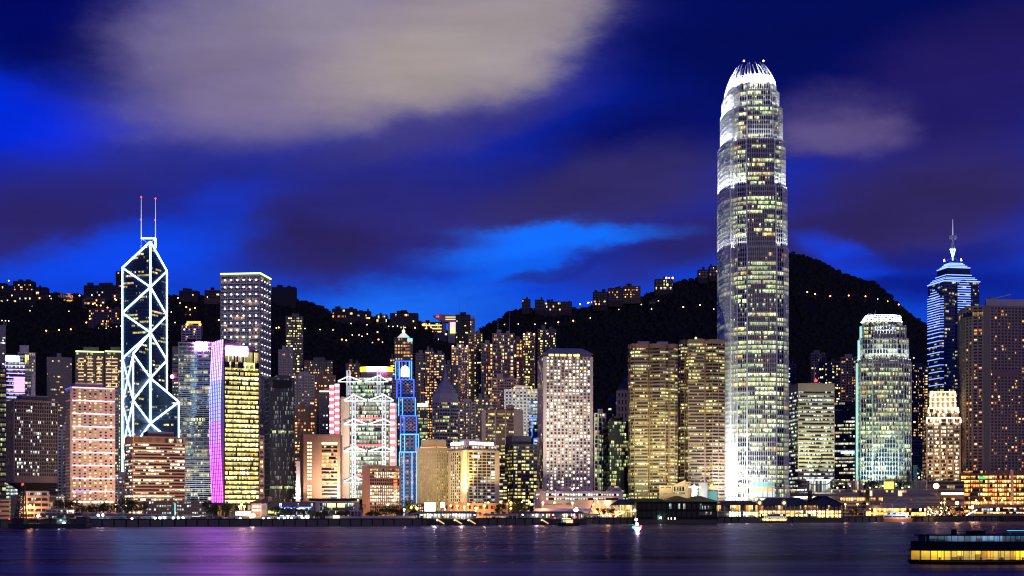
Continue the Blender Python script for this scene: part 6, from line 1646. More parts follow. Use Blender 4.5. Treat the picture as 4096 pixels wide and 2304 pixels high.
MB().box((0, 2, zt_), (2.2, 2, 3)).build('cap', W['rose_granite'], o)
MB().box((0, -3.4, zb_ - 1.2), (6, 1.2, 1.0)).build('floodlight', E_['signwhite'], o)
flood((wx(1192, D), D - 4.5, GZ + zb_), (wx(1192, D), D + .2, GZ + zb_ + 16), 5200, (5, 1), (1, .95, .85), spread=120)
# billboard, screens, arcaded block, flyover
D = shore(1424) + 9
o = thing('poster_board', 'grey roadside board with three framed posters on posts', 'billboard', (wx(1424, D), D, GZ))
w_ = wx(1446, D) - wx(1402, D); h = wz(2041, D) - GZ
MB().box((0, 0, 1.2), (w_, .5, h - 1.2)).build('board', W['lilac_wall'], o)
for k, c in enumerate(((.03, .03, .10), (.30, .05, .04), (.06, .08, .20))): MB().box((-w_ * .31 + w_ * .31 * k, -.35, 2.2), (w_ * .24, .2, h - 3.2)).build('poster', wall('poster_%d' % k, c), o)
for s in (-1, 1): MB().beam((s * w_ * .4, .2, 0), (s * w_ * .4, .2, 1.4), .4).build('post', W['grey_metal'], o)
for X0, X1, Ya, Yb, lb in ((1698, 1742, 2010, 2044, 'large blazing white video screen over the left pier'), (1763, 1779, 2009, 2030, 'small narrow white lit screen right of the large one')):
    D = shore(X0) + 46
    o = thing('video_screen', lb, 'screen', (wx((X0 + X1) / 2, D), D, GZ))
    w_ = wx(X1, D) - wx(X0, D); za, zb = wz(Yb, D) - GZ, wz(Ya, D) - GZ
    MB().box((0, .5, za - .4), (w_ + .8, .8, zb - za + .8)).build('casing', W['dark_metal'], o)
    MB().box((0, 0, za), (w_, .3, zb - za)).build('display', glow('screen_white', (1, .97, .95), 11), o)
    for s in (-1, 1): MB().beam((s * w_ * .35, .6, 0), (s * w_ * .35, .6, za), .7).build('leg', W['grey_metal'], o)
low('bead_lit_block', 'low dark block under three rows of tiny bulb lights beside the big bright screen', 1640, 1698, 2014, None, 70, 'dusk_concrete', win('gl_bead', 1.6, .9, 3, 2.2, 'warm', frame=.3), fh=2.2, bh=1.3)
o, P, h, D = low('arcaded_block', 'long beige arcaded low block behind the orange lamps, below the corner hotel', 1770, 2030, 2012, None, 74, 'orange_wall', win('gl_arc', 3.4, .25, 1.2, .9, 'warm', frame=.1), fh=7.2, bh=2.6, pier=(5.0, 2.2, .2), top=2.2)
D = shore(480) + 30
o = thing('flyover', 'long grey elevated road crossing low before the trees and the brown car park', 'bridge', (wx(160, D), D, GZ))
pts = [(160, 2053), (430, 2054), (620, 2060), (830, 2069)]
m, mr = MB(), MB()
for (Xa, Ya), (Xb, Yb) in zip(pts[:-1], pts[1:]):
    Da, Db = shore(Xa) + 30, shore(Xb) + 30
    a, b = at(Xa, Ya, Da) - o.location, at(Xb, Yb, Db) - o.location
    q = MB; n = 6
    m.face([(a.x, a.y, a.z - 2), (b.x, b.y, b.z - 2), (b.x, b.y, b.z), (a.x, a.y, a.z)]); m.face([(a.x, a.y, a.z), (b.x, b.y, b.z), (b.x, b.y + 9, b.z), (a.x, a.y + 9, a.z)])
    m.face([(a.x, a.y + 9, a.z - 2), (b.x, b.y + 9, b.z - 2), (b.x, b.y, b.z - 2), (a.x, a.y, a.z - 2)])
    for k in range(4):
        p = a.lerp(b, (k + .5) / 4); MB().box((p.x, p.y + 4.5, -.5), (1.6, 3, max(.6, p.z - 1.5))).build('pillar', W['grey_concrete'], o)
    mr.beam((a.x, a.y, a.z + .5), (b.x, b.y, b.z + .5), .35)
m.build('deck', W['dusk_concrete'], o); mr.build('rail', W['grey_metal'], o)
D = shore(374) + 45
o = thing('hoarding_sign', 'red and white roadside hoarding on the elevated road', 'sign', (wx(374, D), D, wz(2052, D)))
w_ = wx(393, D) - wx(355, D); zt = wz(2041, D) - o.location.z
MB().box((-w_ * .24, 0, 0), (w_ * .52, .6, zt)).build('red_half', wall('hoard_red', (.55, .04, .03)), o); MB().box((w_ * .27, 0, 0), (w_ * .48, .6, zt)).build('white_half', W['white_panel'], o)
# quay clutter: hoardings and huts under the white lamps
rq = random.Random(5)
for i in range(16):
    X = 380 + i * 54 + rq.uniform(-12, 12); D = shore(X) + rq.uniform(12, 20)
    o = thing('site_hut', 'low work hut on the dark construction quay below the towers', 'hut', (wx(X, D), D, GZ), 'work huts on the dark quay')
    w_ = rq.uniform(5, 12)
    MB().box((0, 0, 0), (w_, 3, 2.4)).build('wall', wall('hut_%d' % (i % 3), ((.14, .15, .18), (.20, .20, .22), (.10, .12, .16))[i % 3]), o)
    MB().box((0, 0, 2.4), (w_ + .5, 3.5, .3)).build('roof', W['grey_metal'], o)
    MB().box((w_ * .2, -1.55, 0), (1.2, .15, 2)).build('door', W['dark_metal'], o)
D = shore(1540) + 10
o = thing('promenade_wall', 'long pale low wall lit warm along the promenade before the salmon block', 'wall', (wx(1300, D), D, GZ))
a, b = at(1300, 2072, shore(1300) + 10) - o.location, at(1660, 2068, shore(1660) + 10) - o.location
MB().prism([(a.x, a.y + 1), (a.x, a.y), (b.x, b.y), (b.x, b.y + 1)], 0, 2.6).build('wall_panel', W['low_cream'], o)
D = shore(1345) + 6
o = thing('kiosk', 'small bright white promenade kiosk glowing below the glass hall', 'kiosk', (wx(1345, D), D, GZ))
MB().box((0, 0, 0), (5, 3, 3.0)).build('body', glow('kiosk_lit', (1, .95, .6), 1.6), o); MB().box((0, 0, 3), (6, 4, .4)).build('roof', W['grey_metal'], o)

# post office
D = shore(2300) + 46
org, P, t = footprint(2137, 2166, 2492, D, 20)
o = thing('post_office', 'long white low post office with three ribbon-window storeys before the round-windowed tower', 'post office', (org.x, org.y, GZ))
h = wz(1964, D) - GZ
wp = wall('post_white', (.66, .58, .52))
zl = wz(2008, D) - GZ
facade(o, P, zl, h, 3.45, 1.8, wp, win('gl_post', 2.6, .66, 4, 1.7, 'cool', frame=.12, rowvar=1.0), inset=.5, top=2.4, blind=4.0)
MB().prism(P, 2.6, zl).build('sign_wall', wp, o)
facade(o, P, 0, 2.6, 2.4, .5, wp, gw_, top=.2, wname='ground_wall')
Pb_ = [tuple(Vector(p)) for p in P]
a, b = Vector(P[1]), Vector(P[2])
for f0, f1, Y, nm in ((.0, .06, 1956, 'plant_room'), (.24, .37, 1951, 'plant_room'), (.43, .64, 1953, 'plant_room'), (.86, 1.0, 1956, 'upper_block'), (.88, .985, 1948, 'plant_room')):
    p, q = a.lerp(b, f0), a.lerp(b, f1); n_ = (Vector(P[0]) - a).normalized()
    MB().prism([tuple(p + n_ * 14), tuple(p + n_ * 3), tuple(q + n_ * 3), tuple(q + n_ * 14)], h - .4, wz(Y, D) - GZ).build(nm, W['lilac_wall'] if nm == 'plant_room' else wp, o)
def letters(txt, size, par, loc, rz, mat, name='lettering'):
    c = bpy.data.curves.new('lettering', 'FONT'); c.body = txt; c.size = size; c.extrude = .05; c.align_x = 'LEFT'
    tmp = bpy.data.objects.new('lettering_tmp', c); COL.objects.link(tmp)
    me = bpy.data.meshes.new_from_object(tmp.evaluated_get(bpy.context.evaluated_depsgraph_get()))
    bpy.data.objects.remove(tmp); bpy.data.curves.remove(c)
    me.materials.clear(); me.materials.append(mat)
    ob = place(me, name, par, loc); ob.rotation_euler = (R(90), 0, rz)
    return ob
dv = (b - a).normalized(); rz_ = atan2(dv.y, dv.x); nv = Vector((dv.y, -dv.x)) * .15
for txt, X, sz in (('GENERAL POST OFFICE', 2175, 1.75), ('郵政總局', 2262, 2.1)):
    p = a + dv * ((X - 2166) / (2492 - 2166) * (b - a).length) + nv
    letters(txt, sz, o, (p.x, p.y, wz(2019, D) - GZ), rz_, W['dark_metal'])
D = shore(2250) + 20
o = thing('tent_canopy', 'low lilac tent canopy running behind the pier with warm arches', 'canopy', (wx(2250, D), D, GZ))
w_ = wx(2368, D) - wx(2130, D); z0, z1 = wz(2046, D) - GZ, wz(2034, D) - GZ
MB().prism([(-w_ / 2, 8), (-w_ / 2, 0), (w_ / 2, 0), (w_ / 2, 8)], z0, z1, poly2=[(-w_ * .47, 5), (-w_ * .47, 3), (w_ * .47, 3), (w_ * .47, 5)]).build('tent_roof', W['lilac_wall'], o)
for k in range(9): MB().beam((-w_ * .48 + w_ * .96 * k / 8, 1, 0), (-w_ * .48 + w_ * .96 * k / 8, 1, z0), .3).build('post', W['white_metal'], o)

# ---------------------------------------------------------------- piers
def arch_pier(label, X0, X1, dd, colmat, litmat, narch, roofm, gang, skip=()):
    D = shore((X0 + X1) / 2) + dd
    o = thing('ferry_pier', label, 'pier', (wx(X0, D), D, 0), 'ferry piers')
    w_ = wx(X1, D) - wx(X0, D); zd = wz(2076, D); zr = wz(2055, D)
    MB().box((w_ / 2, 9, -3), (w_ + 6, 20, zd + 3)).build('base', W['hull_black'], o)
    pf = MB()
    for k in range(int(w_ / 2.4)): pf.box((k * 2.4 + .8, -1.1, -2), (.7, .6, zd + 1.6))
    pf.build('fender_slats', W['hull_black'], o)
    MB().box((w_ / 2, 13, zd), (w_ - 1, .6, zr - zd)).build('back_screen', litmat, o)
    s = w_ / narch
    for k in range(narch + 1):
        x = k * s; m = MB(); pr = None
        for a in np.linspace(0, pi / 2, 5):
            q = (x, .5 - 3.0 * (1 - cos(a)), zd + (zr - zd - 2.2) + 2.0 * sin(a)) if a else (x, .5, zd)
            if pr: m.beam(pr, q, .45, .4)
            pr = q
        m.build('column', colmat, o)
    m = MB()
    m.prism([(-4, 17), (-4, -4.0), (w_ + 4, -4.0), (w_ + 4, 17)], zr, zr + .6).prism([(-2, 14), (-2, -2), (w_ + 2, -2), (w_ + 2, 14)], zr + .6, zr + 2.1, poly2=[(2, 9), (2, 2), (w_ - 2, 2), (w_ - 2, 9)])
    m.build('roof', roofm, o)
    MB().beam((0, -3.6, zr + .3), (w_, -3.6, zr + .3), .5).build('eaves_light', glow('eaves_glow', (.8, 1, .88), .7), o)
    rl = MB()
    for z in (.5, 1.1): rl.beam((0, -.9, zd + z), (w_, -.9, zd + z), .1)
    rl.build('railing', W['grey_metal'], o)
    for X in gang:
        x = wx(X, D) - wx(X0, D)
        MB().beam((x - 3, -1.4, zd - .3), (x + 3, -1.5, zd - 4.0), 1.3, .9).build('gangway', glow('gang_lit', (1, .62, .28), .9), o)
        MB().ball((x - 3, -1.8, zd - 1), .6).build('gang_lamp', E_['warm'], o)
    for k in range(narch):
        if k % 3 == 1: MB().ball((k * s + s / 2, 3, zr - 1.0), .5).build('ceiling_lamp', glow('pier_lamp', (1, .95, .85), 16), o)
    lamp((wx(X0, D) + w_ * .3, D + 4, zr - 1), 15000, (1, .88, .7), 1); lamp((wx(X0, D) + w_ * .75, D + 4, zr - 1), 15000, (1, .8, .58), 1)
    return o
arch_pier('left of two low arched piers, greenish roof and pale white columns', 1664, 1905, -9, W['pier_white'], win('gl_pier', 2.4, .7, 2, 1.8, 'white', frame=.12), 17, W['canopy_green'], (1763, 1833, 1888))
arch_pier('right of two low arched piers, dark roof and warm arches behind the tug', 2070, 2330, -9, wall('pier_rose', (.5, .40, .33)), win('gl_pier2', 2.2, .9, 2, 1.9, 'warm', frame=.2), 19, W['lilac_roof'], (2180,))
def barrel(label, X0, X1, dd, key):
    D = shore((X0 + X1) / 2) + dd
    o = thing('barrel_canopy', label, 'canopy', (wx(X0, D), D, GZ), 'barrel-vaulted walkways')
    w_ = wx(X1, D) - wx(X0, D); h = wz(2056, D) - GZ
    n = int(w_ / 3.2); prof = [(3 * cos(a), h * .62 + h * .38 * sin(a)) for a in np.linspace(0, pi, 7)]
    m = MB()
    for p, q in zip(prof[:-1], prof[1:]): m.face([(0, 3 - p[0], p[1]), (w_, 3 - p[0], p[1]), (w_, 3 - q[0], q[1]), (0, 3 - q[0], q[1])])
    m.build('vault_roof', wall('vault_glass', (.36, .28, .22)), o)
    m = MB()
    for k in range(n + 1):
        x = w_ * k / n
        m.beam((x, 0, 0), (x, 0, h * .62), .3)
        for p, q in zip(prof[:-1], prof[1:]): m.beam((x, 2.95 - p[0], p[1] + .1), (x, 2.95 - q[0], q[1] + .1), .28)
    for p in (prof[0], prof[3], prof[-1]): m.beam((0, 2.95 - p[0], p[1] + .1), (w_, 2.95 - p[0], p[1] + .1), .2)
    m.build('frame', W['pier_white'], o)
    MB().box((w_ / 2, 5, 0), (w_, .3, h * .5)).build('back_glazing', win('gl_vault', 2.5, .5, 2, .8, 'orange', frame=.1), o)
    lamp((wx(X0, D) + w_ / 2, D + 2, GZ + h * .55), 2500, (1, .6, .25), .6)
barrel('barrel-vaulted walkway between the two arched piers', 1934, 2066, 4, 0)
barrel('short barrel-vaulted walkway right of the warm arched pier', 2334, 2402, 4, 1)
# crane truck boom behind the post office canopy
D = shore(2360) + 16
o = thing('crane_truck', 'black truck crane with raised boom before the post office', 'crane', (wx(2352, D), D, GZ))
MB().box((0, 0, .8), (9, 2.6, 2.2)).build('chassis', W['hull_black'], o); MB().box((-3.4, 0, 3), (2.2, 2.4, 1.4)).build('cab', W['hull_black'], o)
MB().beam((0, 0, 2.5), (wx(2376, D) - o.location.x, 0, wz(2001, D) - GZ), 1.1, .6).build('boom', W['hull_black'], o)
for k in (-3, -1, 2.6): MB().beam((k, -1.5, .7), (k, 1.5, .7), 1.3, n=10).build('wheel', W['hull_black'], o)
# stair pier
def hip_roof(o, x0, x1, y0, y1, z, h, mat, name='hipped_roof', inx=None, over=1.5):
    inx = inx if inx is not None else (y1 - y0) * .5
    ym = (y0 + y1) / 2
    return MB().prism([(x0 - over, y1 + over), (x0 - over, y0 - over), (x1 + over, y0 - over), (x1 + over, y1 + over)], z, z + h, poly2=[(x0 + inx, ym + .3), (x0 + inx, ym - .3), (x1 - inx, ym - .3), (x1 - inx, ym + .3)]).build(name, mat, o)
D = shore(2500) + 14
o = thing('stair_pavilion', 'open pavilion with blue hipped roof over orange-lit staircases, left of the black pier', 'pavilion', (wx(2446, D), D, GZ))
w_ = wx(2560, D) - wx(2446, D); h = wz(2020, D) - GZ
for k in range(5): MB().beam((1 + (w_ - 2) * k / 4, 0, -1), (1 + (w_ - 2) * k / 4, 0, h), .8).build('column', W['low_cream'], o)
hip_roof(o, 0, w_ + 8, 0, 16, h, wz(1997, D) - GZ - h, W['roof_slate'])
MB().box((w_ / 2, 14, 0), (w_, .4, h)).build('back_wall', win('gl_stair', 2.6, .75, 2, .9, 'yellow', frame=.1), o)
for k, (a, b) in enumerate(((.1, .55), (.5, .95))):
    MB().beam((w_ * a, 5, .5 if k == 0 else h * .6), (w_ * b, 5, h * .55 if k == 0 else h * .15), 1.0).build('stair_flight', W['low_cream'], o)
MB().box((w_ / 2, 8, h * .5), (w_, 8, .4)).build('landing', W['low_cream'], o)
lamp((wx(2480, D), D + 3, GZ + 5), 12000, (1, .5, .15), .8); lamp((wx(2535, D), D + 4, GZ + 7), 10000, (1, .85, .4), .8)
# black pier building
D = 1352.0
o = thing('black_pier', 'huge unlit black-green pier building with hipped roofs standing in the water', 'pier', (wx(2546, D), D, 0), 'ferry piers')
w_ = wx(2868, D) - wx(2546, D); zd, zr = wz(2078, D), wz(2006, D)
MB().box((w_ / 2, 26, -3), (w_ + 1, 54, zd + 3)).build('base', W['hull_black'], o)
P = [(0, 52), (0, 0), (w_, 0), (w_, 52)]
facade(o, P, zd, zr, 7.0, 2.4, W['pier_green'], win('gl_bpier', 1.6, .035, 1, .8, 'cool', frame=.15, glass=(.004, .010, .012), rowvar=.6, rough=.5), edges=(1,), pier=(4.5, .5, .15), top=2.0, inset=.7)
m = MB()
for (a, b, Yt, ins) in ((0, .40, 1992, 7), (.34, .74, 1982, 16), (.60, 1.0, 1982, 20)):
    x0, x1 = w_ * a, w_ * b
    hip_roof(o, x0, x1, 0 if a < .5 else -1.5, 50, zr - .1, wz(Yt, D) - zr, wall('pier_roof', (.010, .016, .030), rough=.4) if a else W['pier_green'], inx=ins if a < .5 else 17, over=2)
panel(o, P, 1, .26, .285, zd - 2, zd + 4, glow('dim_green', (.02, .18, .12), .6), 'gate')
MB().ball((w_ * .30, -1.5, zd + 1.5), .8).build('lamp_head', glow('pier_white_lamp', (1, .93, .8), 26), o)
for f0, f1 in ((.39, .398), (.425, .437), (.468, .485)): panel(o, P, 1, f0, f1, zd - .4, zd + 1.8, glow('slit', (1, .9, .7), 2), 'lit_slit')
panel(o, P, 1, .775, .93, zd + 4.2, zd + 7.0, win('gl_bp2', 1.1, .5, 2, .7, 'green', frame=.2), 'lit_window', off=.5)
panel(o, P, 1, .775, .93, zd + 9.3, zd + 12.5, win('gl_bp3', .9, .35, 1, 1.0, 'cool', frame=.3), 'lit_window', off=.5)
lamp((wx(2546, D) + w_ * .30, D - 3, zd + 2), 900, (.8, .95, .8), .5)
# blocks and clock tower behind it
D = 1480.0
o, P, h, _ = low('louvred_block', 'plain beige block with louvre slots behind the black pier roof', 2637, 2690, 1942, None, 0, 'orange_wall', win('gl_lou', 1.5, .2, 2, .7, 'warm'), D=1478, fh=6, bh=4.6, X1=None, blind=1)
o, P, h, _ = low('terrace_pavilion', 'beige rooftop pavilion with a sloped roof and open lit columns behind the black pier', 2690, 2742, 1964, None, 0, 'orange_wall', win('gl_ter', 2, .2, 2, .8, 'warm'), D=1474, fh=7, bh=4)
wT = Vector(P[2]).length
MB().prism([(0, 12), (0, 0), (wT, 0), (wT, 12)], h + 4.5, [h + 5.2, h + 5.2, h + 11, h + 11]).build('sloped_roof', W['orange_wall'], o)
for k in range(5): MB().beam((wT * (.06 + .22 * k), .4, h - .4), (wT * (.06 + .22 * k), .4, h + 4.6), .8).build('column', W['low_cream'], o)
low('slab_block', 'narrow tall beige slab between the pavilion and the clock tower', 2742, 2764, 1932, None, 0, 'orange_wall', win('gl_slab2', 2, .05, 1, .6, 'warm'), D=1476, fh=20, bh=19)
D = 1468.0
o = thing('clock_tower', 'small white-green lit clock tower with lantern top above the black pier', 'clock tower', (wx(2778, D), D, GZ))
wC = wx(2789, D) - wx(2767, D); zt = wz(1955, D) - GZ
cl = wall('clock_stone', (.7, .74, .66))
MB().box((0, wC / 2, 0), (wC, wC, zt)).build('shaft', cl, o)
MB().box((0, wC / 2, zt), (wC + 1.2, wC + 1.2, 1)).build('cornice', cl, o)
MB().prism([(-wC * .4, wC * .9), (-wC * .4, wC * .1), (wC * .4, wC * .1), (wC * .4, wC * .9)], zt + 1, zt + 5, poly2=[(-.5, wC / 2 + .5), (-.5, wC / 2 - .5), (.5, wC / 2 - .5), (.5, wC / 2 + .5)]).build('lantern_roof', cl, o)
for dx, dy in ((0, -.2),):
    f = MB(); f.face([(2.1 * cos(a), 0, 2.1 * sin(a)) for a in np.linspace(0, 2 * pi, 20, endpoint=False)][::-1]); f.build('clock_face', glow('clock_lit', (1, 1, .95), 2.2), o, (dx, dy, wz(1968, D) - GZ))
MB().beam((0, -.3, wz(1968, D) - GZ), (0, -.3, wz(1968, D) - GZ + 1.6), .22).beam((0, -.3, wz(1968, D) - GZ), (1.1, -.3, wz(1968, D) - GZ + .3), .22).build('clock_hand', W['hull_black'], o)
mast(o, (0, wC / 2, zt + 4.5), 7, .3, W['white_metal'])
for k in range(5): MB().ball((-wC * .9 + k * wC * .45, -.8, wz(1948, D) - GZ + .4 * sin(k)), .7).build('lantern_lamp', E_['signwhite'], o)
flood((wx(2778, D), D - 7, wz(2000, D)), (wx(2778, D), D, wz(1960, D)), 3500, (4, 2), (.75, 1, .8))
D = 1476.0
o = thing('projection_screen', 'tall blank white screen between the clock tower and the giant tower', 'screen', (wx(2813, D), D, GZ))
wS = wx(2831, D) - wx(2797, D); zt = wz(1932, D) - GZ
MB().box((0, .6, 0), (wS, .8, zt)).build('sheet', W['white_panel'], o)
for s in (-1, 1): MB().beam((s * wS * .52, 1, 0), (s * wS * .52, 1, zt), .6).build('post', W['grey_metal'], o)
flood((wx(2813, D), D - 16, GZ + 16), (wx(2813, D), D, wz(1955, D)), 1300, (14, 2), (.85, .95, 1))
o, P, h, _ = low('turquoise_wing', 'low turquoise glass wing under a roof garden left of the giant tower', 2831, 2872, 1960, None, 0, 'grey_concrete', glow('turq_glass', (.25, .75, .72), .30), D=1484, fh=12, bh=2)
MB().ball((wx(2846, 1484) - o.location.x, -1, wz(1946, 1484) - GZ), 1.5, sz=1.6).build('lamp_head', E_['orange'], o)
# pier with palms, gabled pier
def deck_pier(label, X0, X1, dd, Yr, Yt, dark=False):
    D = shore((X0 + X1) / 2) + dd
    o = thing('deck_pier', label, 'pier', (wx(X0, D), D, 0), 'ferry piers')
    w_ = wx(X1, D) - wx(X0, D); zd, zr = wz(2070, D), wz(Yr, D)
    MB().box((w_ / 2, 14, -3), (w_ + 1, 30, zd + 3)).build('base', W['hull_black'] if dark else W['dusk_concrete'], o)
    return o, w_, zd, zr, D
o, w_, zd, zr, D = deck_pier('low two-storey pier with palms and bright ground floor left of the gabled pier', 2872, 3036, 2, 2021, 2003)
MB().box((w_ / 2, 10, zd), (w_, .5, (zr - zd) * .46)).build('ground_glazing', win('gl_p2', 2.4, .95, 6, 2.6, 'green', frame=.05), o)
MB().box((w_ / 2, 10, zd + (zr - zd) * .54), (w_, .5, (zr - zd) * .46)).build('upper_glazing', win('gl_p2b', 2.4, .6, 2, 2.6, 'orange', frame=.08), o)
MB().box((w_ / 2, 6, zd + (zr - zd) * .46), (w_, 9, .7)).build('floor_slab', W['low_cream'], o)
for k in range(7): MB().beam((w_ * k / 6, 2, zd), (w_ * k / 6, 2, zr), .7).build('column', W['low_cream'], o)
hip_roof(o, 0, w_, 1, 18, zr, wz(2003, D) - zr, W['roof_slate'], inx=6)
lamp((wx(2920, D), D + 4, zd + 3), 2500, (1, .9, .5), .6); lamp((wx(2990, D), D + 4, zd + 3), 2500, (1, .9, .5), .6)
for k in range(12):
    x = 2880 + k * 11; y = D - .6
    c = thing('palm_shrub', 'small spiky shrub in the planter before the low two-storey pier', 'plant', (wx(x, D), y, zd - .2), 'spiky shrubs before the pier')
    m = MB(); rr = random.Random(k)
    for q in range(10):
        a = rr.uniform(0, 6.28); l_ = rr.uniform(1.5, 3.2); m.face([(0, 0, .2), (.5 * cos(a + .6), .5 * sin(a + .6), l_ * .5), (l_ * .5 * cos(a), l_ * .5 * sin(a), l_)])
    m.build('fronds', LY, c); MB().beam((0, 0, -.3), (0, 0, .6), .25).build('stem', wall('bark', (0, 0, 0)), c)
o, w_, zd, zr, D = deck_pier('long gabled pier with two blazing amber storeys and dark roof', 3037, 3374, -3, 2022, 1988, True)
zm = zd + (zr - zd) * .56
MB().box((w_ * .5, 12, zd), (w_, .5, (zm - zd) * .44)).build('ground_glazing', win('gl_p3', 2.6, .97, 5, 4.2, 'yellow', frame=.07, flip=.03), o)
MB().box((w_ * .5, 12, zd + (zm - zd) * .52), (w_, .5, (zm - zd) * .48)).build('middle_glazing', win('gl_p3b', 2.6, .97, 5, 4.2, 'warm', frame=.07, flip=.03), o)
MB().box((w_ * .5, 12, zm + 1.0), (w_, .5, zr - zm - 1.0)).build('upper_glazing', win('gl_p3c', 3.0, .35, 2, .9, 'orange', frame=.1), o)
for z in (zd + (zm - zd) * .46, zm): MB().box((w_ / 2, 6.5, z), (w_, 10, .8)).build('floor_slab', W['low_cream'], o)
for k in range(20): MB().beam((w_ * k / 19, 1.2, zd - .5), (w_ * k / 19, 1.2, zr), .8).build('column', W['low_cream'] if k < 14 else W['pier_green'], o)
for f0, f1, Yt, ix in ((0, .62, 1990, 10), (.55, 1.0, 1983, 24)):
    hip_roof(o, w_ * f0, w_ * f1, -.5 if f0 else 0, 24, zr, wz(Yt, D) - zr, W['roof_slate'], inx=ix, over=2)
for f, sgn in ((.0, 1), (.29, 1)):
    x = w_ * f
    m = MB(); m.prism([(-2.8, 0), (2.8, 0), (2.8, 5), (0, 8), (-2.8, 5)], 0, .5); g_ = m.build('gable', W['low_cream'], o, (x, -1.6, zr - 1)); g_.rotation_euler = (R(90), 0, 0)
    m = MB(); m.prism([(1.6 * cos(a), 1.6 * sin(a)) for a in np.linspace(0, 2 * pi, 14, endpoint=False)], 0, .2); g_ = m.build('gable_light', glow('gable_lit', (1, .95, .45), 1.6), o, (x, -2.1, zr + 2.6)); g_.rotation_euler = (R(90), 0, 0)
for f in (.15, .4, .65, .88): lamp((wx(3037, D) + w_ * f, D + 6, zd + 4.2), 5200, (1, .66, .28), .8)

# terminal and mall on the right
D = shore(3650) + 10
o = thing('terminal_quay', 'black piled quay under the terminal behind the white ferry', 'quay', (wx(3382, D), D, 0))
w_ = wx(3856, D) - wx(3382, D)
zq = wz(2071, D)
MB().box((w_ / 2, 8, -3), (w_, 16, zq + 3)).build('deck', W['hull_black'], o)
m = MB()
for k in range(60): m.box((w_ * (k + .5) / 60, -.4, -2), (.8, .6, zq + 1.6))
m.build('pile_slats', W['hull_black'], o)
o, P, h, Dt = low('ferry_terminal', 'low terminal with lilac roof band over two storeys of glowing orange windows', 3462, 3706, 2019, None, 16, 'lilac_roof', win('gl_term', 2.6, .97, 6, 3.6, 'orange', frame=.07, flip=.03, rowvar=.1), fh=4.4, bh=.9, top=4.0, depth=18)
MB().box((wx(3580, Dt) - o.location.x, 8, h - .3), (26, 6, 2.2)).build('plant_room', W['lilac_wall'], o)
o, P, h, _ = low('sparkling_hall', 'dark glass terminal hall sparkling with amber lights right of the white ferry', 3706, 3858, 2022, None, 15, 'dark_metal', win('gl_spark', 1.1, .62, 1.1, 1.3, 'orange', frame=.22, rowvar=.2), fh=1.9, bh=.35, top=1.0, pier=(5, .3, .1))
for k in range(30):
    MB().ball((Vector(P[2]).x * random.random(), -.6 + (Vector(P[2]).y) * .5, h * random.uniform(.12, .85)), .45).build('spark_lamp', glow('spark', (.95, 1, .6), 8), o)
lamp((wx(3600, Dt), Dt - 5, GZ + 5), 14000, (1, .5, .12), 1); lamp((wx(3740, Dt), Dt - 5, GZ + 5), 6000, (1, .55, .15), 1); lamp((wx(3500, Dt), Dt - 5, GZ + 6), 5000, (1, .5, .15), 1)
D = shore(3455) + 14
o = thing('white_tent', 'pair-peaked small white tent beside the terminal steps', 'tent', (wx(3455, D), D, GZ))
for dx in (-5, 5): MB().prism([(dx - 5, 8), (dx - 5, 0), (dx + 5, 0), (dx + 5, 8)], 6, 9.4, poly2=[(dx - .3, 4.3), (dx - .3, 3.7), (dx + .3, 3.7), (dx + .3, 4.3)]).build('canopy', W['orange_wall'], o)
for dx in (-10, 0, 10): MB().beam((dx, .4, 0), (dx, .4, 6), .3).build('post', W['white_metal'], o)
o, P, h, D = low('right_pier', 'low lilac-banded pier with orange lower windows at the right picture edge', 3880, 4180, 2019, None, 4, 'lilac_roof', win('gl_rp', 3.4, .9, 2, 3.0, 'orange', frame=.1), fh=6.2, bh=3.2, top=3.4, depth=20, blind=1)
panel(o, P, 1, .03, .62, wz(2046, D) - GZ, wz(2034, D) - GZ, win('gl_rp2', 2.4, .5, 2, 1.3, 'cool', frame=.12), 'upper_glazing', off=.4)
panel(o, P, 1, .0, 1, -5.4, .6, W['hull_black'], 'quay_edge', off=1.5)
lamp((wx(4000, D), D - 4, GZ + 4), 7000, (1, .5, .14), 1)
MB().beam((wx(3862, D) - o.location.x, -2, 1), (wx(3906, D) - o.location.x, -2, 7.5), 1.4).build('gangway', glow('gang_white', (.9, .95, .95), 1.3), o)
# mall podium
D = shore(3400) + 78
o = thing('mall_podium', 'long grey shopping podium with roof garden in front of the crowned tower', 'podium', (wx(3162, D), D, GZ))
w_ = wx(3760, D) - wx(3162, D)
P = [(0, 26), (0, 0), (w_, 0), (w_, 26)]
z = lambda Y: wz(Y, D) - GZ
facade(o, P, 0, z(1986), 3.6, 1.9, W['grey_concrete'], win('gl_mall', 2.0, .10, 3, .8, 'orange'), edges=(1,), inset=.4, top=3.0)
panel(o, P, 1, .33, .62, z(2004), z(1991), win('gl_mall_row', 3.0, .95, 3, 1.9, 'orange', frame=.12, flip=.05), 'lit_shops', off=.2)
m = MB(); pr = None
for a in np.linspace(0, pi, 9):
    q = (w_ * (.77 - .085 * cos(a)), -1.2, z(2012) + 5.0 * sin(a))
    if pr: m.beam(pr, q, .6)
    pr = q
m.build('arch', W['grey_metal'], o)
P2 = [(0, 40), (0, 8), (w_, 8), (w_, 40)]
facade(o, P2, z(1986) - .3, z(1956), 6.5, 4.6, W['grey_concrete'], win('gl_mall2', 3, .25, 1.5, 1.1, 'warm'), edges=(1,), top=1.5, wname='terrace_wall')
for X in (3480, 3600): panel(o, P2, 1, (X - 3162) / 598, (X - 3162 + 16) / 598, z(1984), z(1962), glow('wall_wash', (1, .85, .45), 1.0), 'light_wash_panel', off=.3)  # glowing panels paint washes of light on the terrace wall
for X in range(3350, 3660, 26): MB().ball((wx(X, D + 6) - o.location.x, 6.5, z(1951) + (X % 5)), .9).build('garden_lamp', E_['warm'], o)
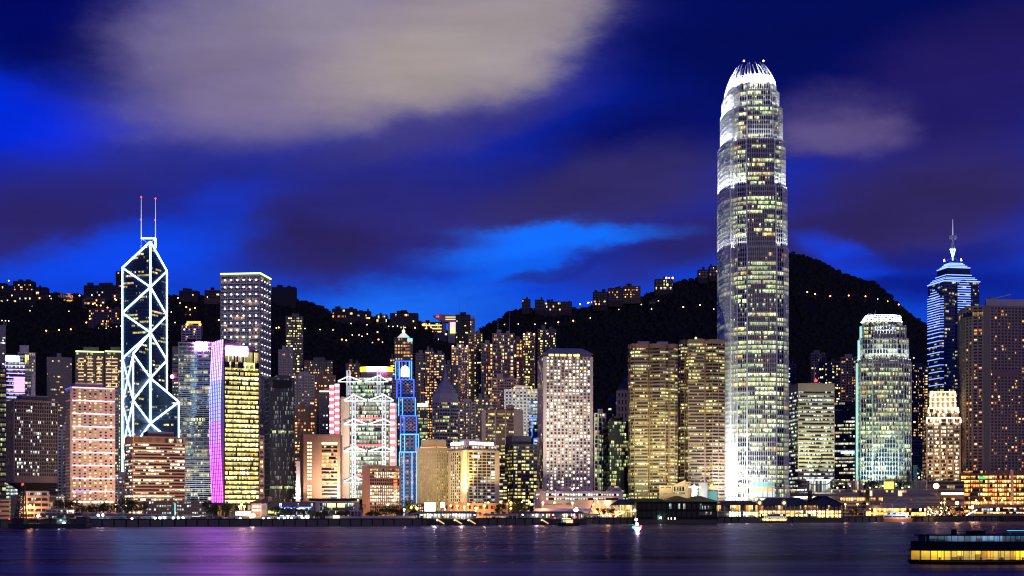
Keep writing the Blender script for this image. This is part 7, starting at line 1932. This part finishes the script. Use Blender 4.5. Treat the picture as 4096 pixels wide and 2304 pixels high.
def glass_box(label, X0, X1, Ya, Yb, litm, dd):
    D = shore((X0 + X1) / 2) + dd
    o = thing('glass_box', label, 'pavilion', (wx(X0, D), D, wz(Yb, D)), 'glass roof pavilions of the podium')
    w_, h = wx(X1, D) - wx(X0, D), wz(Ya, D) - wz(Yb, D)
    m = MB()
    for x in (0, w_):
        m.beam((x, 0, 0), (x, 0, h), .8); m.beam((x, 14, 0), (x, 14, h), .8); m.beam((x, 0, h), (x, 14, h), .8)
    for y in (0, 14): m.beam((0, y, h), (w_, y, h), .8); m.beam((0, y, 0), (w_, y, 0), .8)
    m.build('frame', W['grey_metal'], o)
    MB().box((w_ / 2, 1.0, .4), (w_ - 1, .3, h - .8)).build('glazing', litm, o)
    m = MB()
    n = max(4, int(w_ / 2.4))
    for k in range(1, n): m.beam((w_ * k / n, .5, .3), (w_ * k / n, .5, h - .3), .3)
    m.build('mullion_slats', W['grey_metal'], o)
    return o, w_, h
o, w_, h = glass_box('big white-lit glass pavilion with a curved canopy left of the garden trees', 3228, 3322, 1918, 1968, win('gl_box', 2.2, .85, 3, .85, 'cool', frame=.06), 66)
MB().box((w_ / 2, -.3, h - 1.1), (w_ + 1.5, 1, 1.2)).build('rim_light', glow('rim_bluewhite', (.75, .8, 1), 1.6), o)
m = MB(); pr = None
for a in np.linspace(0, pi, 10):
    q = (w_ * (.5 - .48 * cos(a)), .2, h * .78 - h * .22 * sin(a))
    if pr: m.beam(pr, q, 1.0)
    pr = q
m.build('canopy_rim', W['canopy_green'], o)
glass_box('first dark framed glass pavilion, left of the yellow one', 3404, 3450, 1924, 1960, win('gl_boxd', 2, .2, 2, .5, 'warm', frame=.08), 70)
glass_box('yellow glowing glass pavilion in the garden podium', 3534, 3577, 1925, 1958, glow('box_yellow', (1, .9, .10), 1.5), 70)
glass_box('second dark framed glass pavilion, near the globe lamp', 3664, 3706, 1924, 1962, win('gl_boxd', 2), 70)
# cranes with lattice booms behind the podium
for (Xa, Ya, Xb, Yb, dd, lb) in ((3243, 1965, 3290, 1820, 60, 'slim black lattice crane boom rising before the tan ribbon tower'), (3474, 1960, 3508, 1812, 60, 'slim black lattice crane boom rising before the crowned tower'), (3664, 1862, 3690, 1896, 110, 'small turquoise crane arm leaning left before the blank magenta wall')):
    D = shore(Xa) + dd
    a, b = at(Xa, Ya, D), at(Xb, Yb, D)
    o = thing('lattice_crane', lb, 'crane', (a.x, D, GZ))
    ao, bo_ = a - Vector((a.x, D, GZ)), b - Vector((a.x, D, GZ))
    m = MB(); mt = wall('crane_black', (.02, .022, .03)) if dd == 60 else wall('crane_teal', (.05, .22, .24))
    for s in (-.7, .7): m.beam((ao.x + s, 0, ao.z), (bo_.x + s * .4, 0, bo_.z), .35)
    for k in range(16):
        p, q = ao.lerp(bo_, k / 16), ao.lerp(bo_, (k + 1) / 16); s = .7 if k % 2 else -.7; m.beam((p.x + s, 0, p.z), (q.x - s, 0, q.z), .2)
    m.build('boom', mt, o)
    MB().box((ao.x - 1, 0, 0), (4, 3, max(1.5, ao.z))).build('tower_base', mt, o)
# globe lamp and hotel podium
D = shore(3745) + 62
o = thing('globe_lamp', 'large glowing orange-white globe lamp on the podium wall', 'lamp', (wx(3745, D), D, wz(1962, D)))
MB().beam((0, 0, -8), (0, 0, 3), .8).build('pole', W['grey_metal'], o); MB().ball((0, 0, wz(1944, D) - wz(1962, D)), 3.0, 16, 10).build('globe', glow('globe_lit', (1, .62, .32), 14), o)
lamp((wx(3745, D), D - 4.5, wz(1944, D)), 9000, (1, .5, .2), 2)
o, P, h, D = low('podium_wing', 'plain grey podium wing with one long white-lit strip right of the globe lamp', 3708, 3858, 1924, None, 84, 'dusk_concrete', win('gl_wing', 3, .1, 2, .8, 'warm'), fh=9, bh=7)
panel(o, P, 1, .38, .98, wz(1979, D) - GZ, wz(1970, D) - GZ, glow('wing_strip', (1, .88, .5), 3), 'lit_strip')
panel(o, P, 1, .38, .98, wz(1955, D) - GZ, wz(1943, D) - GZ, win('gl_wing2', 2.4, .25, 1.5, 1.0, 'warm'), 'window_row')
panel(o, P, 1, .44, .74, wz(2001, D) - GZ, wz(1992, D) - GZ, win('gl_wing3', 3.4, .7, 1.2, 2, 'orange'), 'window_row')
org, P, t = footprint(3842, 3842, 4180, shore(4000) + 66, 26)
o = thing('hotel_podium', 'wide hotel podium glowing with four rows of orange windows', 'podium', (org.x, org.y, GZ))
D = org.y; z = lambda Y: wz(Y, D) - GZ
facade(o, P, 0, z(1888), 4.7, 1.7, W['podium_dark'], win('gl_hp', 2.6, .93, 3, 2.4, 'orange', frame=.1, flip=.06, rowvar=.5), edges=(1,), inset=.7, pier=(9.6, .9, .2), top=4.6, base=2)
panel(o, P, 1, .03, .30, z(1893), z(1884), win('gl_hp2', 1.7, .9, 3, 1.2, 'orange'), 'lounge_window', off=.4); panel(o, P, 1, .22, .30, z(1917), z(1906), glow('green_room', (.1, 1, .25), .8), 'green_window', off=.4)
panel(o, P, 1, .595, .63, 0, z(1880), W['pink_stone'], 'pillar', off=.9)

# ---------------------------------------------------------------- boats
def hull(m, L, Wd, h0, h1, bow=.22, stern=.06, mi=0):
    """A boat hull along x: pointed bow at +x, raked stern."""
    def ring(z, k): 
        return [(-L / 2 + stern * L * (1 - k), -Wd / 2 * (.7 + .3 * k), z), (L * .5 - bow * L, -Wd / 2 * (.8 + .2 * k), z), (L / 2 - .06 * L * (1 - k), 0, z + (h1 - h0) * .12 * k), (L * .5 - bow * L, Wd / 2 * (.8 + .2 * k), z), (-L / 2 + stern * L * (1 - k), Wd / 2 * (.7 + .3 * k), z)]
    a, b = ring(h0, 0), ring(h1, 1); i = len(m.v); m.v += a + b; n = 5
    for k in range(n): m.f.append((i + k, i + (k + 1) % n, i + n + (k + 1) % n, i + n + k)); m.uv.append(None); m.mi.append(mi)
    m.f.append(tuple(i + n + k for k in range(n))); m.uv.append(None); m.mi.append(mi)
    return m
# passing double-deck ferry, lower right
D = 372.0
xa, xb = wx(3646, D), wx(4200, D); L = xb - xa
o = thing('harbour_ferry', 'low double-ended harbour ferry passing close by with a yellow-lit lower deck', 'ferry', ((xa + xb) / 2, D + 4, 0))
h_ = lambda Y: wz(Y, D)
fh_ = wall('ferry_green', (.005, .008, .020), rough=.8, spec=.05)
def lens(l, w_, n=9, sq=1.6):
    """Plan of a double-ended vessel: full amidships, rounded to both ends."""
    t_ = np.linspace(-1, 1, n)
    lo = [(l / 2 * t, -w_ / 2 * (1 - abs(t) ** 3) ** (1 / sq)) for t in t_]
    return lo + [(-x, -y) for x, y in lo[1:-1]]
def skin(name, plan, z0, z1, mat, plan2=None, cap=True): return MB().prism(plan, z0, z1, poly2=plan2, cap=cap).build(name, mat, o)
skin('hull', lens(L * .93, 7.4), -.6, h_(2248), fh_, lens(L, 8.8))
skin('rub_rail', lens(L * 1.004, 9.1), h_(2248), h_(2245), W['hull_black'])
zl0, zl1, zu0, zu1 = h_(2244), h_(2204), h_(2166), h_(2144)
fl_y = glow('ferry_yellow', (1, .60, .02), .95); fl_b = glow('ferry_blue', (.16, .36, .66), .30)
skin('bulwark', lens(L * .99, 8.7), h_(2245), h_(2240), fh_)
skin('lower_cabin', lens(L * .95, 6.4), zl0, zl1, win('gl_star', 1.5, 1.0, 3, 1.25, 'amber', frame=.05, flip=.0, rowvar=0))
skin('upper_deck', lens(L * .98, 8.8), zl1, h_(2196), fh_)
skin('deck_side', lens(L * .95, 7.6), h_(2196), zu0, fh_)
skin('upper_cabin', lens(L * .84, 6.0), zu0, zu1, win('gl_star2', 1.5, 1.0, 3, .42, 'steel', frame=.06, flip=.04, rowvar=0))
skin('roof', lens(L * .90, 8.2), zu1, h_(2139), fh_)
m = MB()
for k in range(13):
    t = -.9 + 1.8 * k / 12; y = -4.2 * (1 - abs(t) ** 3) ** .62
    MB().beam((L * .47 * t, y, zl0), (L * .47 * t, y, zl1), .11).build('post', W['grey_metal'], o)
    MB().beam((L * .42 * t, y * .92, zu0), (L * .42 * t, y * .92, zu1), .09).build('post', W['grey_metal'], o)
for z in (.45, .9):
    for k in range(24):
        t0, t1 = -.95 + 1.9 * k / 24, -.95 + 1.9 * (k + 1) / 24
        m.beam((L * .48 * t0, -4.3 * (1 - abs(t0) ** 3) ** .62, zl0 + z), (L * .48 * t1, -4.3 * (1 - abs(t1) ** 3) ** .62, zl0 + z), .06)
m.build('railing', W['grey_metal'], o)
MB().prism(lens(5, 3.2), h_(2139), h_(2124)).build('wheelhouse', fh_, o)
MB().beam((-L * .16, 0, h_(2139)), (-L * .16, 0, h_(2118)), 1.5, 1.3, n=12).build('funnel', fh_, o)
MB().beam((L * .22, -1, h_(2123)), (L * .46, -1, h_(2123)), .12).build('roof_light', glow('ferry_cyan', (.02, .7, .9), 1.4), o)
for x in (L * .24, L * .42): MB().beam((x, -1, h_(2140)), (x, -1, h_(2123)), .08).build('light_post', W['grey_metal'], o)
for k in range(5): MB().ball((L * (-.3 + .15 * k), -4.35, h_(2242) + .5), .32, 8, 5, sz=1.1).build('life_ring', wall('ring_white', (.6, .25, .1)), o)
# motor boat with white, red and green lamps
D = 880.0
o = thing('motor_boat', 'small motor boat coming head-on with white, red and green lights', 'boat', (wx(2546, D), D, 0), rz=R(-80))
bow_ = hull(MB(), 14, 4.6, -.4, 1.7).build('hull', wall('boat_white', (.5, .5, .52)), o)
MB().prism([(-4, 1.7), (-4, -1.7), (2.6, -1.5), (2.6, 1.5)], 1.7, 4.2, poly2=[(-3.6, 1.4), (-3.6, -1.4), (1.2, -1.2), (1.2, 1.2)]).build('cabin', wall('boat_white', (.5, .5, .52)), o)
MB().box((2.1, 0, 2.6), (.6, 2.4, 1.0)).build('windscreen', W['black_glass'], o)
MB().beam((-1, 0, 4.2), (-1, 0, 8), .2).build('mast', W['white_metal'], o)
for p, r, mt in (((-1, 0, 7.6), .55, glow('boat_white_lamp', (1, .97, .9), 30)), ((1, 0, 5.0), .55, glow('boat_white_lamp', (1, .97, .9), 30)), ((3, -.6, 1.9), .7, glow('boat_white_lamp', (1, .97, .9), 30)), ((3.2, .8, 2.0), .6, glow('boat_warm_lamp', (1, .75, .5), 26)), ((2, 2.2, 3.4), .5, E_['red']), ((2, 2.0, 2.6), .4, E_['red']), ((2, -2.3, 3.0), .5, glow('boat_green', (.05, 1, .6), 5))):
    MB().ball(p, r * 1.35, 8, 5).build('lamp_head', mt, o)
lamp((wx(2546, D), D - 9, 3.5), 6000, (1, .93, .85), .6)
# dark tug
D = 1190.0
o = thing('tug_boat', 'dark tug with a warm-lit cabin and red lamp before the warm arched pier', 'boat', (wx(2272, D), D, 0))
L = wx(2320, D) - wx(2224, D)
hull(MB(), L, 6, -.5, 2.6, bow=.2).build('hull', W['hull_black'], o)
MB().box((-.5, 0, 2.6), (L * .5, 4, 3.0)).build('cabin', W['hull_black'], o); MB().box((1.6, 0, 5.6), (4, 3, 2.4)).build('wheelhouse', W['hull_black'], o)
panel(o, [(0, 0), (-L * .08, -2.05), (L * .2, -2.05), (0, 0)], 1, 0, 1, 2.0, 5.2, glow('tug_warm', (1, .60, .22), 1.5), 'cabin_window', off=.1, thick=.1)
panel(o, [(0, 0), (-L * .22, -2.05), (-L * .08, -2.05), (0, 0)], 1, 0, 1, 3.2, 5.2, glow('tug_green', (.75, .9, .55), .6), 'cabin_window', off=.1, thick=.1)
MB().beam((-L * .25, -2, 6.0), (L * .12, -2, 6.0), .35).build('roof_light', glow('tug_roof', (1, .85, .7), 3), o)
for dx in (0, 1.4): MB().ball((L * .24 + dx, -2, 7.2), .65).build('lamp_head', glow('tug_red', (1, .02, .10), 7), o)
MB().ball((-L * .66 + 2, -1, 6.5), .6).build('lamp_head', E_['red'], o)
MB().beam((1.6, 0, 8), (1.6, 0, 11), .2).build('mast', W['grey_metal'], o)
# white and orange ferry at the terminal
D = shore(3576) - 9
o = thing('white_ferry', 'white ferry with orange hull moored at the terminal quay', 'ferry', (wx(3576, D), D, 0))
L = wx(3651, D) - wx(3503, D)
hull(MB(), L, 8, -.5, 4.0, bow=.2).build('hull', wall('hull_orange', (.62, .16, .05)), o); o.rotation_euler = (0, 0, pi)
wf = wall('ferry_white', (.72, .72, .72))
MB().box((-L * .06, 0, 4.0), (L * .74, 6.5, 3.4)).build('lower_deck', wf, o); MB().box((-L * .08, 0, 7.4), (L * .5, 5.4, 2.8)).build('upper_deck', wf, o); MB().box((L * .05, 0, 10.2), (5, 4, 2.2)).build('wheelhouse', wf, o)
for z, l, hh in ((4.8, .68, 1.7), (8.1, .46, 1.4)):
    m = MB(); m.face([(L * (l / 2 - .06), 3.35 if z < 6 else 2.8, z), (-L * (l / 2 + .06), 3.35 if z < 6 else 2.8, z), (-L * (l / 2 + .06), 3.35 if z < 6 else 2.8, z + hh), (L * (l / 2 - .06), 3.35 if z < 6 else 2.8, z + hh)], [(0, 0), (L * l, 0), (L * l, 1), (0, 1)])
    m.build('window_band', win('gl_ferry', 1.5, .6, 2, 1.6, 'cool', frame=.18), o)
MB().beam((L * .05, 0, 12.4), (L * .05, 0, 19), .25).build('mast', W['white_metal'], o); MB().beam((-L * .25, 0, 10), (-L * .33, 0, 17), .25).build('mast', W['white_metal'], o)
MB().ball((-L * .2, 3, 8.8), .9).build('lamp_head', E_['signwhite'], o); MB().ball((-L * .32, 3, 6), .9).build('lamp_head', E_['signwhite'], o)
lamp((wx(3600, D), D - 12, 9), 7000, (.9, .95, 1), 1)
# small lit ferry at the gabled pier
D = shore(3098) - 12
o = thing('lit_ferry', 'dark two-deck ferry with lit window rows moored before the gabled pier', 'ferry', (wx(3098, D), D, 0))
L = wx(3151, D) - wx(3046, D)
hull(MB(), L, 7, -.5, 1.8, bow=.1).build('hull', W['hull_black'], o)
MB().box((0, 0, 1.8), (L * .92, 6, 2.6)).build('lower_cabin', win('gl_lf', 1.3, .9, 3, 1.6, 'warm'), o); MB().box((0, 0, 4.4), (L * .98, 7, .5)).build('deck_slab', W['hull_black'], o)
MB().box((0, 0, 4.9), (L * .88, 5.6, 1.9)).build('upper_cabin', W['hull_black'], o); MB().box((0, 0, 6.8), (L * .95, 6.6, .35)).build('roof', W['hull_black'], o)
for zc, mt, hh in ((2.3, glow('lf_amber', (1, .72, .25), 1.8), 1.5), (5.2, glow('lf_cool', (.8, .85, .8), .9), 1.1)):
    for k in range(12): MB().box((-L * .4 + L * .8 * k / 11, -3.05 if zc < 4 else -2.85, zc), (L * .8 / 11 * .74, .15, hh)).build('window', mt, o)
# crane barge
D = 1070.0
o = thing('crane_barge', 'black crane barge with lattice tower and lowered boom floating at far left', 'barge', (wx(200, D), D, 0))
X_ = lambda X: wx(X, D) - o.location.x
Z_ = lambda Y: wz(Y, D)
hb_ = W['hull_black']
MB().prism([(X_(50), 8), (X_(50), -8), (X_(355), -8), (X_(355), 8)], -.8, Z_(2094), poly2=[(X_(46), 8), (X_(46), -8), (X_(358), -8), (X_(358), 8)]).build('hull', hb_, o)
m = MB(); T = (X_(91), 0, Z_(1938)); zb = Z_(2094)
for (Xb, yy) in ((62, -4), (62, 4), (100, -4), (100, 4)):
    m.beam((X_(Xb), yy, zb), (T[0] + (1 if Xb > 80 else -1), yy * .2, T[2]), .9, .6)
for k in range(9):
    f, g_ = k / 9, (k + 1) / 9
    l0, l1 = X_(62) + (T[0] - 1 - X_(62)) * f, X_(62) + (T[0] - 1 - X_(62)) * g_
    r0, r1 = X_(100) + (T[0] + 1 - X_(100)) * f, X_(100) + (T[0] + 1 - X_(100)) * g_
    z0, z1 = zb + (T[2] - zb) * f, zb + (T[2] - zb) * g_
    m.beam((l0, -3 * (1 - f), z0), (r0, -3 * (1 - f), z0), .8); m.beam((l0, -3 * (1 - f), z0), (r1, -3 * (1 - g_), z1), .6); m.beam((r0, -3 * (1 - f), z0), (l1, -3 * (1 - g_), z1), .6)
m.build('lattice_tower', hb_, o)
MB().ball(T, .9).build('beacon', E_['red'], o)
m = MB(); a, b = Vector((X_(112), 0, Z_(2080))), Vector((X_(330), 0, Z_(2054)))
for s in (-.9, .9): m.beam(a + Vector((0, 0, s)), b + Vector((0, 0, s * .6)), .5)
for k in range(22):
    p, q = a.lerp(b, k / 22), a.lerp(b, (k + 1) / 22); s = .9 if k % 2 else -.9; m.beam(p + Vector((0, 0, s)), q - Vector((0, 0, s)), .3)
m.build('boom', hb_, o)
MB().beam((X_(95), 0, Z_(1950)), (X_(318), 0, Z_(2056)), .14).build('stay_cable', hb_, o)
MB().box((X_(332), 0, zb), (X_(352) - X_(312), 9, Z_(2066) - zb)).build('deckhouse', wall('barge_house', (.03, .03, .05)), o)
MB().box((X_(255), -2, zb), (X_(275) - X_(235), 6, Z_(2078) - zb)).build('winch_cabin', wall('barge_teal', (.10, .16, .18)), o)
MB().box((X_(80), 0, zb), (X_(105) - X_(60), 8, Z_(2072) - zb)).build('machine_house', hb_, o)
MB().ball((X_(252), -5.5, Z_(2081)), .7).build('lamp_head', E_['teal'], o)
for X in (262, 268): MB().ball((X_(X), -6, Z_(2091)), .55).build('lamp_head', glow('cabin_lamp', (1, .98, .9), 8), o)
MB().ball((X_(4 + 45), -6, Z_(2076)), .5).build('lamp_head', E_['red'], o)
lamp((wx(250, D), D - 9, 7), 900, (.8, 1, .95), .5)
# ---------------------------------------------------------------- floodlights on the facades, some added for the glow of street lamps
FLOOD, LEDGE = 0.14, 0.14
def up(X, dd, z, Xt, Dt, Yt, watts, size, col, spread=100):
    """A floodlight or added area light low down at column X, aimed at a point of a facade."""
    D = shore(X) + dd
    return flood((wx(X, D), D, z), (wx(Xt, Dt), Dt, wz(Yt, Dt)), watts * FLOOD, size, col, spread=spread)
up(360, 60, 13, 370, 1300, 1780, 165000, (36, 3), (1, .74, .58), 70)      # pink tower, area light added for street-lamp glow
up(620, 70, 12, 620, 1330, 1880, 260000, (36, 3), (1, .62, .34), 90)       # brown ribbon block, area light added for street-lamp glow
up(1290, 50, 14, 1290, 1370, 1900, 42000, (26, 3), (1, .52, .24), 80)     # stone blocks, area light added for street-lamp glow
up(1525, 24, 8, 1525, 1290, 1960, 36000, (24, 2), (1, .56, .30), 100)  # area light added for the street-lamp glow on the salmon block
up(3775, 96, 26, 3775, 1720, 1760, 90000, (20, 2), (1, .66, .30), 75)       # uplit tower     # salmon block
up(1390, 120, 12, 1390, 1470, 1800, 480000, (20, 3), (1, .80, .66), 70)   # trussed bank
up(1740, 120, 14, 1740, 1450, 1880, 200000, (30, 3), (1, .78, .34), 80)    # fluted block
up(1900, 84, 14, 1900, 1400, 1880, 150000, (40, 3), (1, .80, .55), 80)     # corner hotel
flood((wx(1860, 1388), 1387, 16), (wx(1858, 1400), 1400, 70), 26000, (5, 1.5), (1, .72, .20), spread=60)
flood((wx(1993, 1388) , 1390, 16), (wx(1990, 1405), 1405, 50), 6000, (4, 1.5), (1, .70, .25), spread=60)
flood((wx(2262, 1384), 1384, 32), (wx(2272, 1450), 1450, wz(1640, 1450)), 60000, (44, 3), (1, .84, .66), spread=80)   # round-window tower
up(2300, 26, 10, 2310, 1340, 1985, 70000, (60, 2), (1, .80, .68), 100)    # post office
flood((wx(2030, 1452), 1452, 90), (wx(1990, 1545), 1545, wz(1700, 1545)), 2500, (16, 2), (1, .8, .55), spread=80)     # piered tower
flood((wx(2606, 1396), 1396, 28), (wx(2610, 1500), 1500, wz(1760, 1500)), 52000, (22, 3), (.95, 1, .5), spread=64)    # left curved tower
flood((wx(2715, 1396), 1396, 28), (wx(2735, 1540), 1540, wz(1830, 1540)), 6000, (12, 3), (1, .95, .5), spread=60)
flood((wx(2060, 1572), 1572, 123), (wx(2080, 1700), 1700, wz(1640, 1700)), 24000, (24, 3), (1, .97, .88), spread=80)    # white grid tower
up(3250, 90, 22, 3260, 1650, 1780, 230000, (36, 3), (.95, 1, .62), 75)    # tan ribbon tower
# giant tower: from the ground, then from every setback
flood((wx(2880, 1496), 1496, 12), (wx(2900, 1560), 1560, wz(1780, 1560)), 95000, (20, 3), (.93, .96, 1), spread=90)
flood((wx(2955, 1508), 1508, 12), (wx(2950, 1545), 1545, wz(1800, 1545)), 26000, (18, 3), (.93, .96, 1), spread=90)
up(3080, 76, 16, 3090, 1545, 1900, 20000, (40, 3), (.9, .97, 1), 80)
def ledge(P, org, e0, e1, z, watts, out=2.6, col=(.95, .97, 1), h=60):
    """Uplights along the ledge before edges e0..e1 of a plan, one to each edge."""
    tot = sum((Vector(P[e + 1]) - Vector(P[e])).length for e in range(e0, e1))
    for e in range(e0, e1):
        a, b = Vector(P[e]), Vector(P[e + 1]); L = (b - a).length
        if L < 2: continue
        d = (b - a) / L; nn = Vector((d.y, -d.x)); c = (a + b) / 2; p = c + nn * out
        flood((org[0] + p.x, org[1] + p.y, GZ + z), (org[0] + c.x, org[1] + c.y, GZ + z + h), watts * LEDGE * L / tot, (L * .95, .8), col, spread=70 if h > 20 else 120)
gw = [(1, 26000, 26000, 0), (2, 80000, 46000, 0), (3, 85000, 14000, 26000), (4, 200000, 14000, 8000), (5, 10000, 3000, 30000)]
for ti, wl, wc, wmn in gw:
    P, z0, z1 = GT[ti]
    if wl: ledge(P, g0, 0, 3, z0 + .5, wl)
    if wc: ledge(P, g0, 3, 6, z0 + .5, wc); ledge(P, g0, 8, 11, z0 + .5, wc * .8)
    if wmn: ledge(P, g0, 7, 8, z0 + .5, wmn)
P, z0, z1 = GT[-1]
ledge(P, g0, 7, 8, z1 - 1, 230000, out=5, h=17); ledge(P, g0, 0, 3, z1 - 1, 230000, out=5, h=17); ledge(P, g0, 3, 6, z1 - 1, 130000, out=5, h=17); ledge(P, g0, 8, 11, z1 - 1, 120000, out=5, h=17)
# crowned tower
up(3530, 120, 34, 3535, 1690, 1800, 260000, (44, 3), (.66, 1, .93), 75)
P, z0, z1 = ST[2]; ledge(P, s0_, 5, 6, z0 + .5, 60000, col=(.85, 1, .98)); ledge(P, s0_, 6, 11, z0 + .5, 20000, col=(.85, 1, .98)); ledge(P, s0_, 0, 5, z0 + .5, 20000, col=(.85, 1, .98))
P, z0, z1 = ST[3]; ledge(P, s0_, 5, 6, z0 + 3, 36000, col=(.8, .93, 1))
P, z0, z1 = ST[-1]; ledge(P, s0_, 5, 6, z1 - 2, 60000, out=5, h=12); ledge(P, s0_, 0, 5, z1 - 2, 60000, out=5, h=12); ledge(P, s0_, 6, 11, z1 - 2, 60000, out=5, h=12)
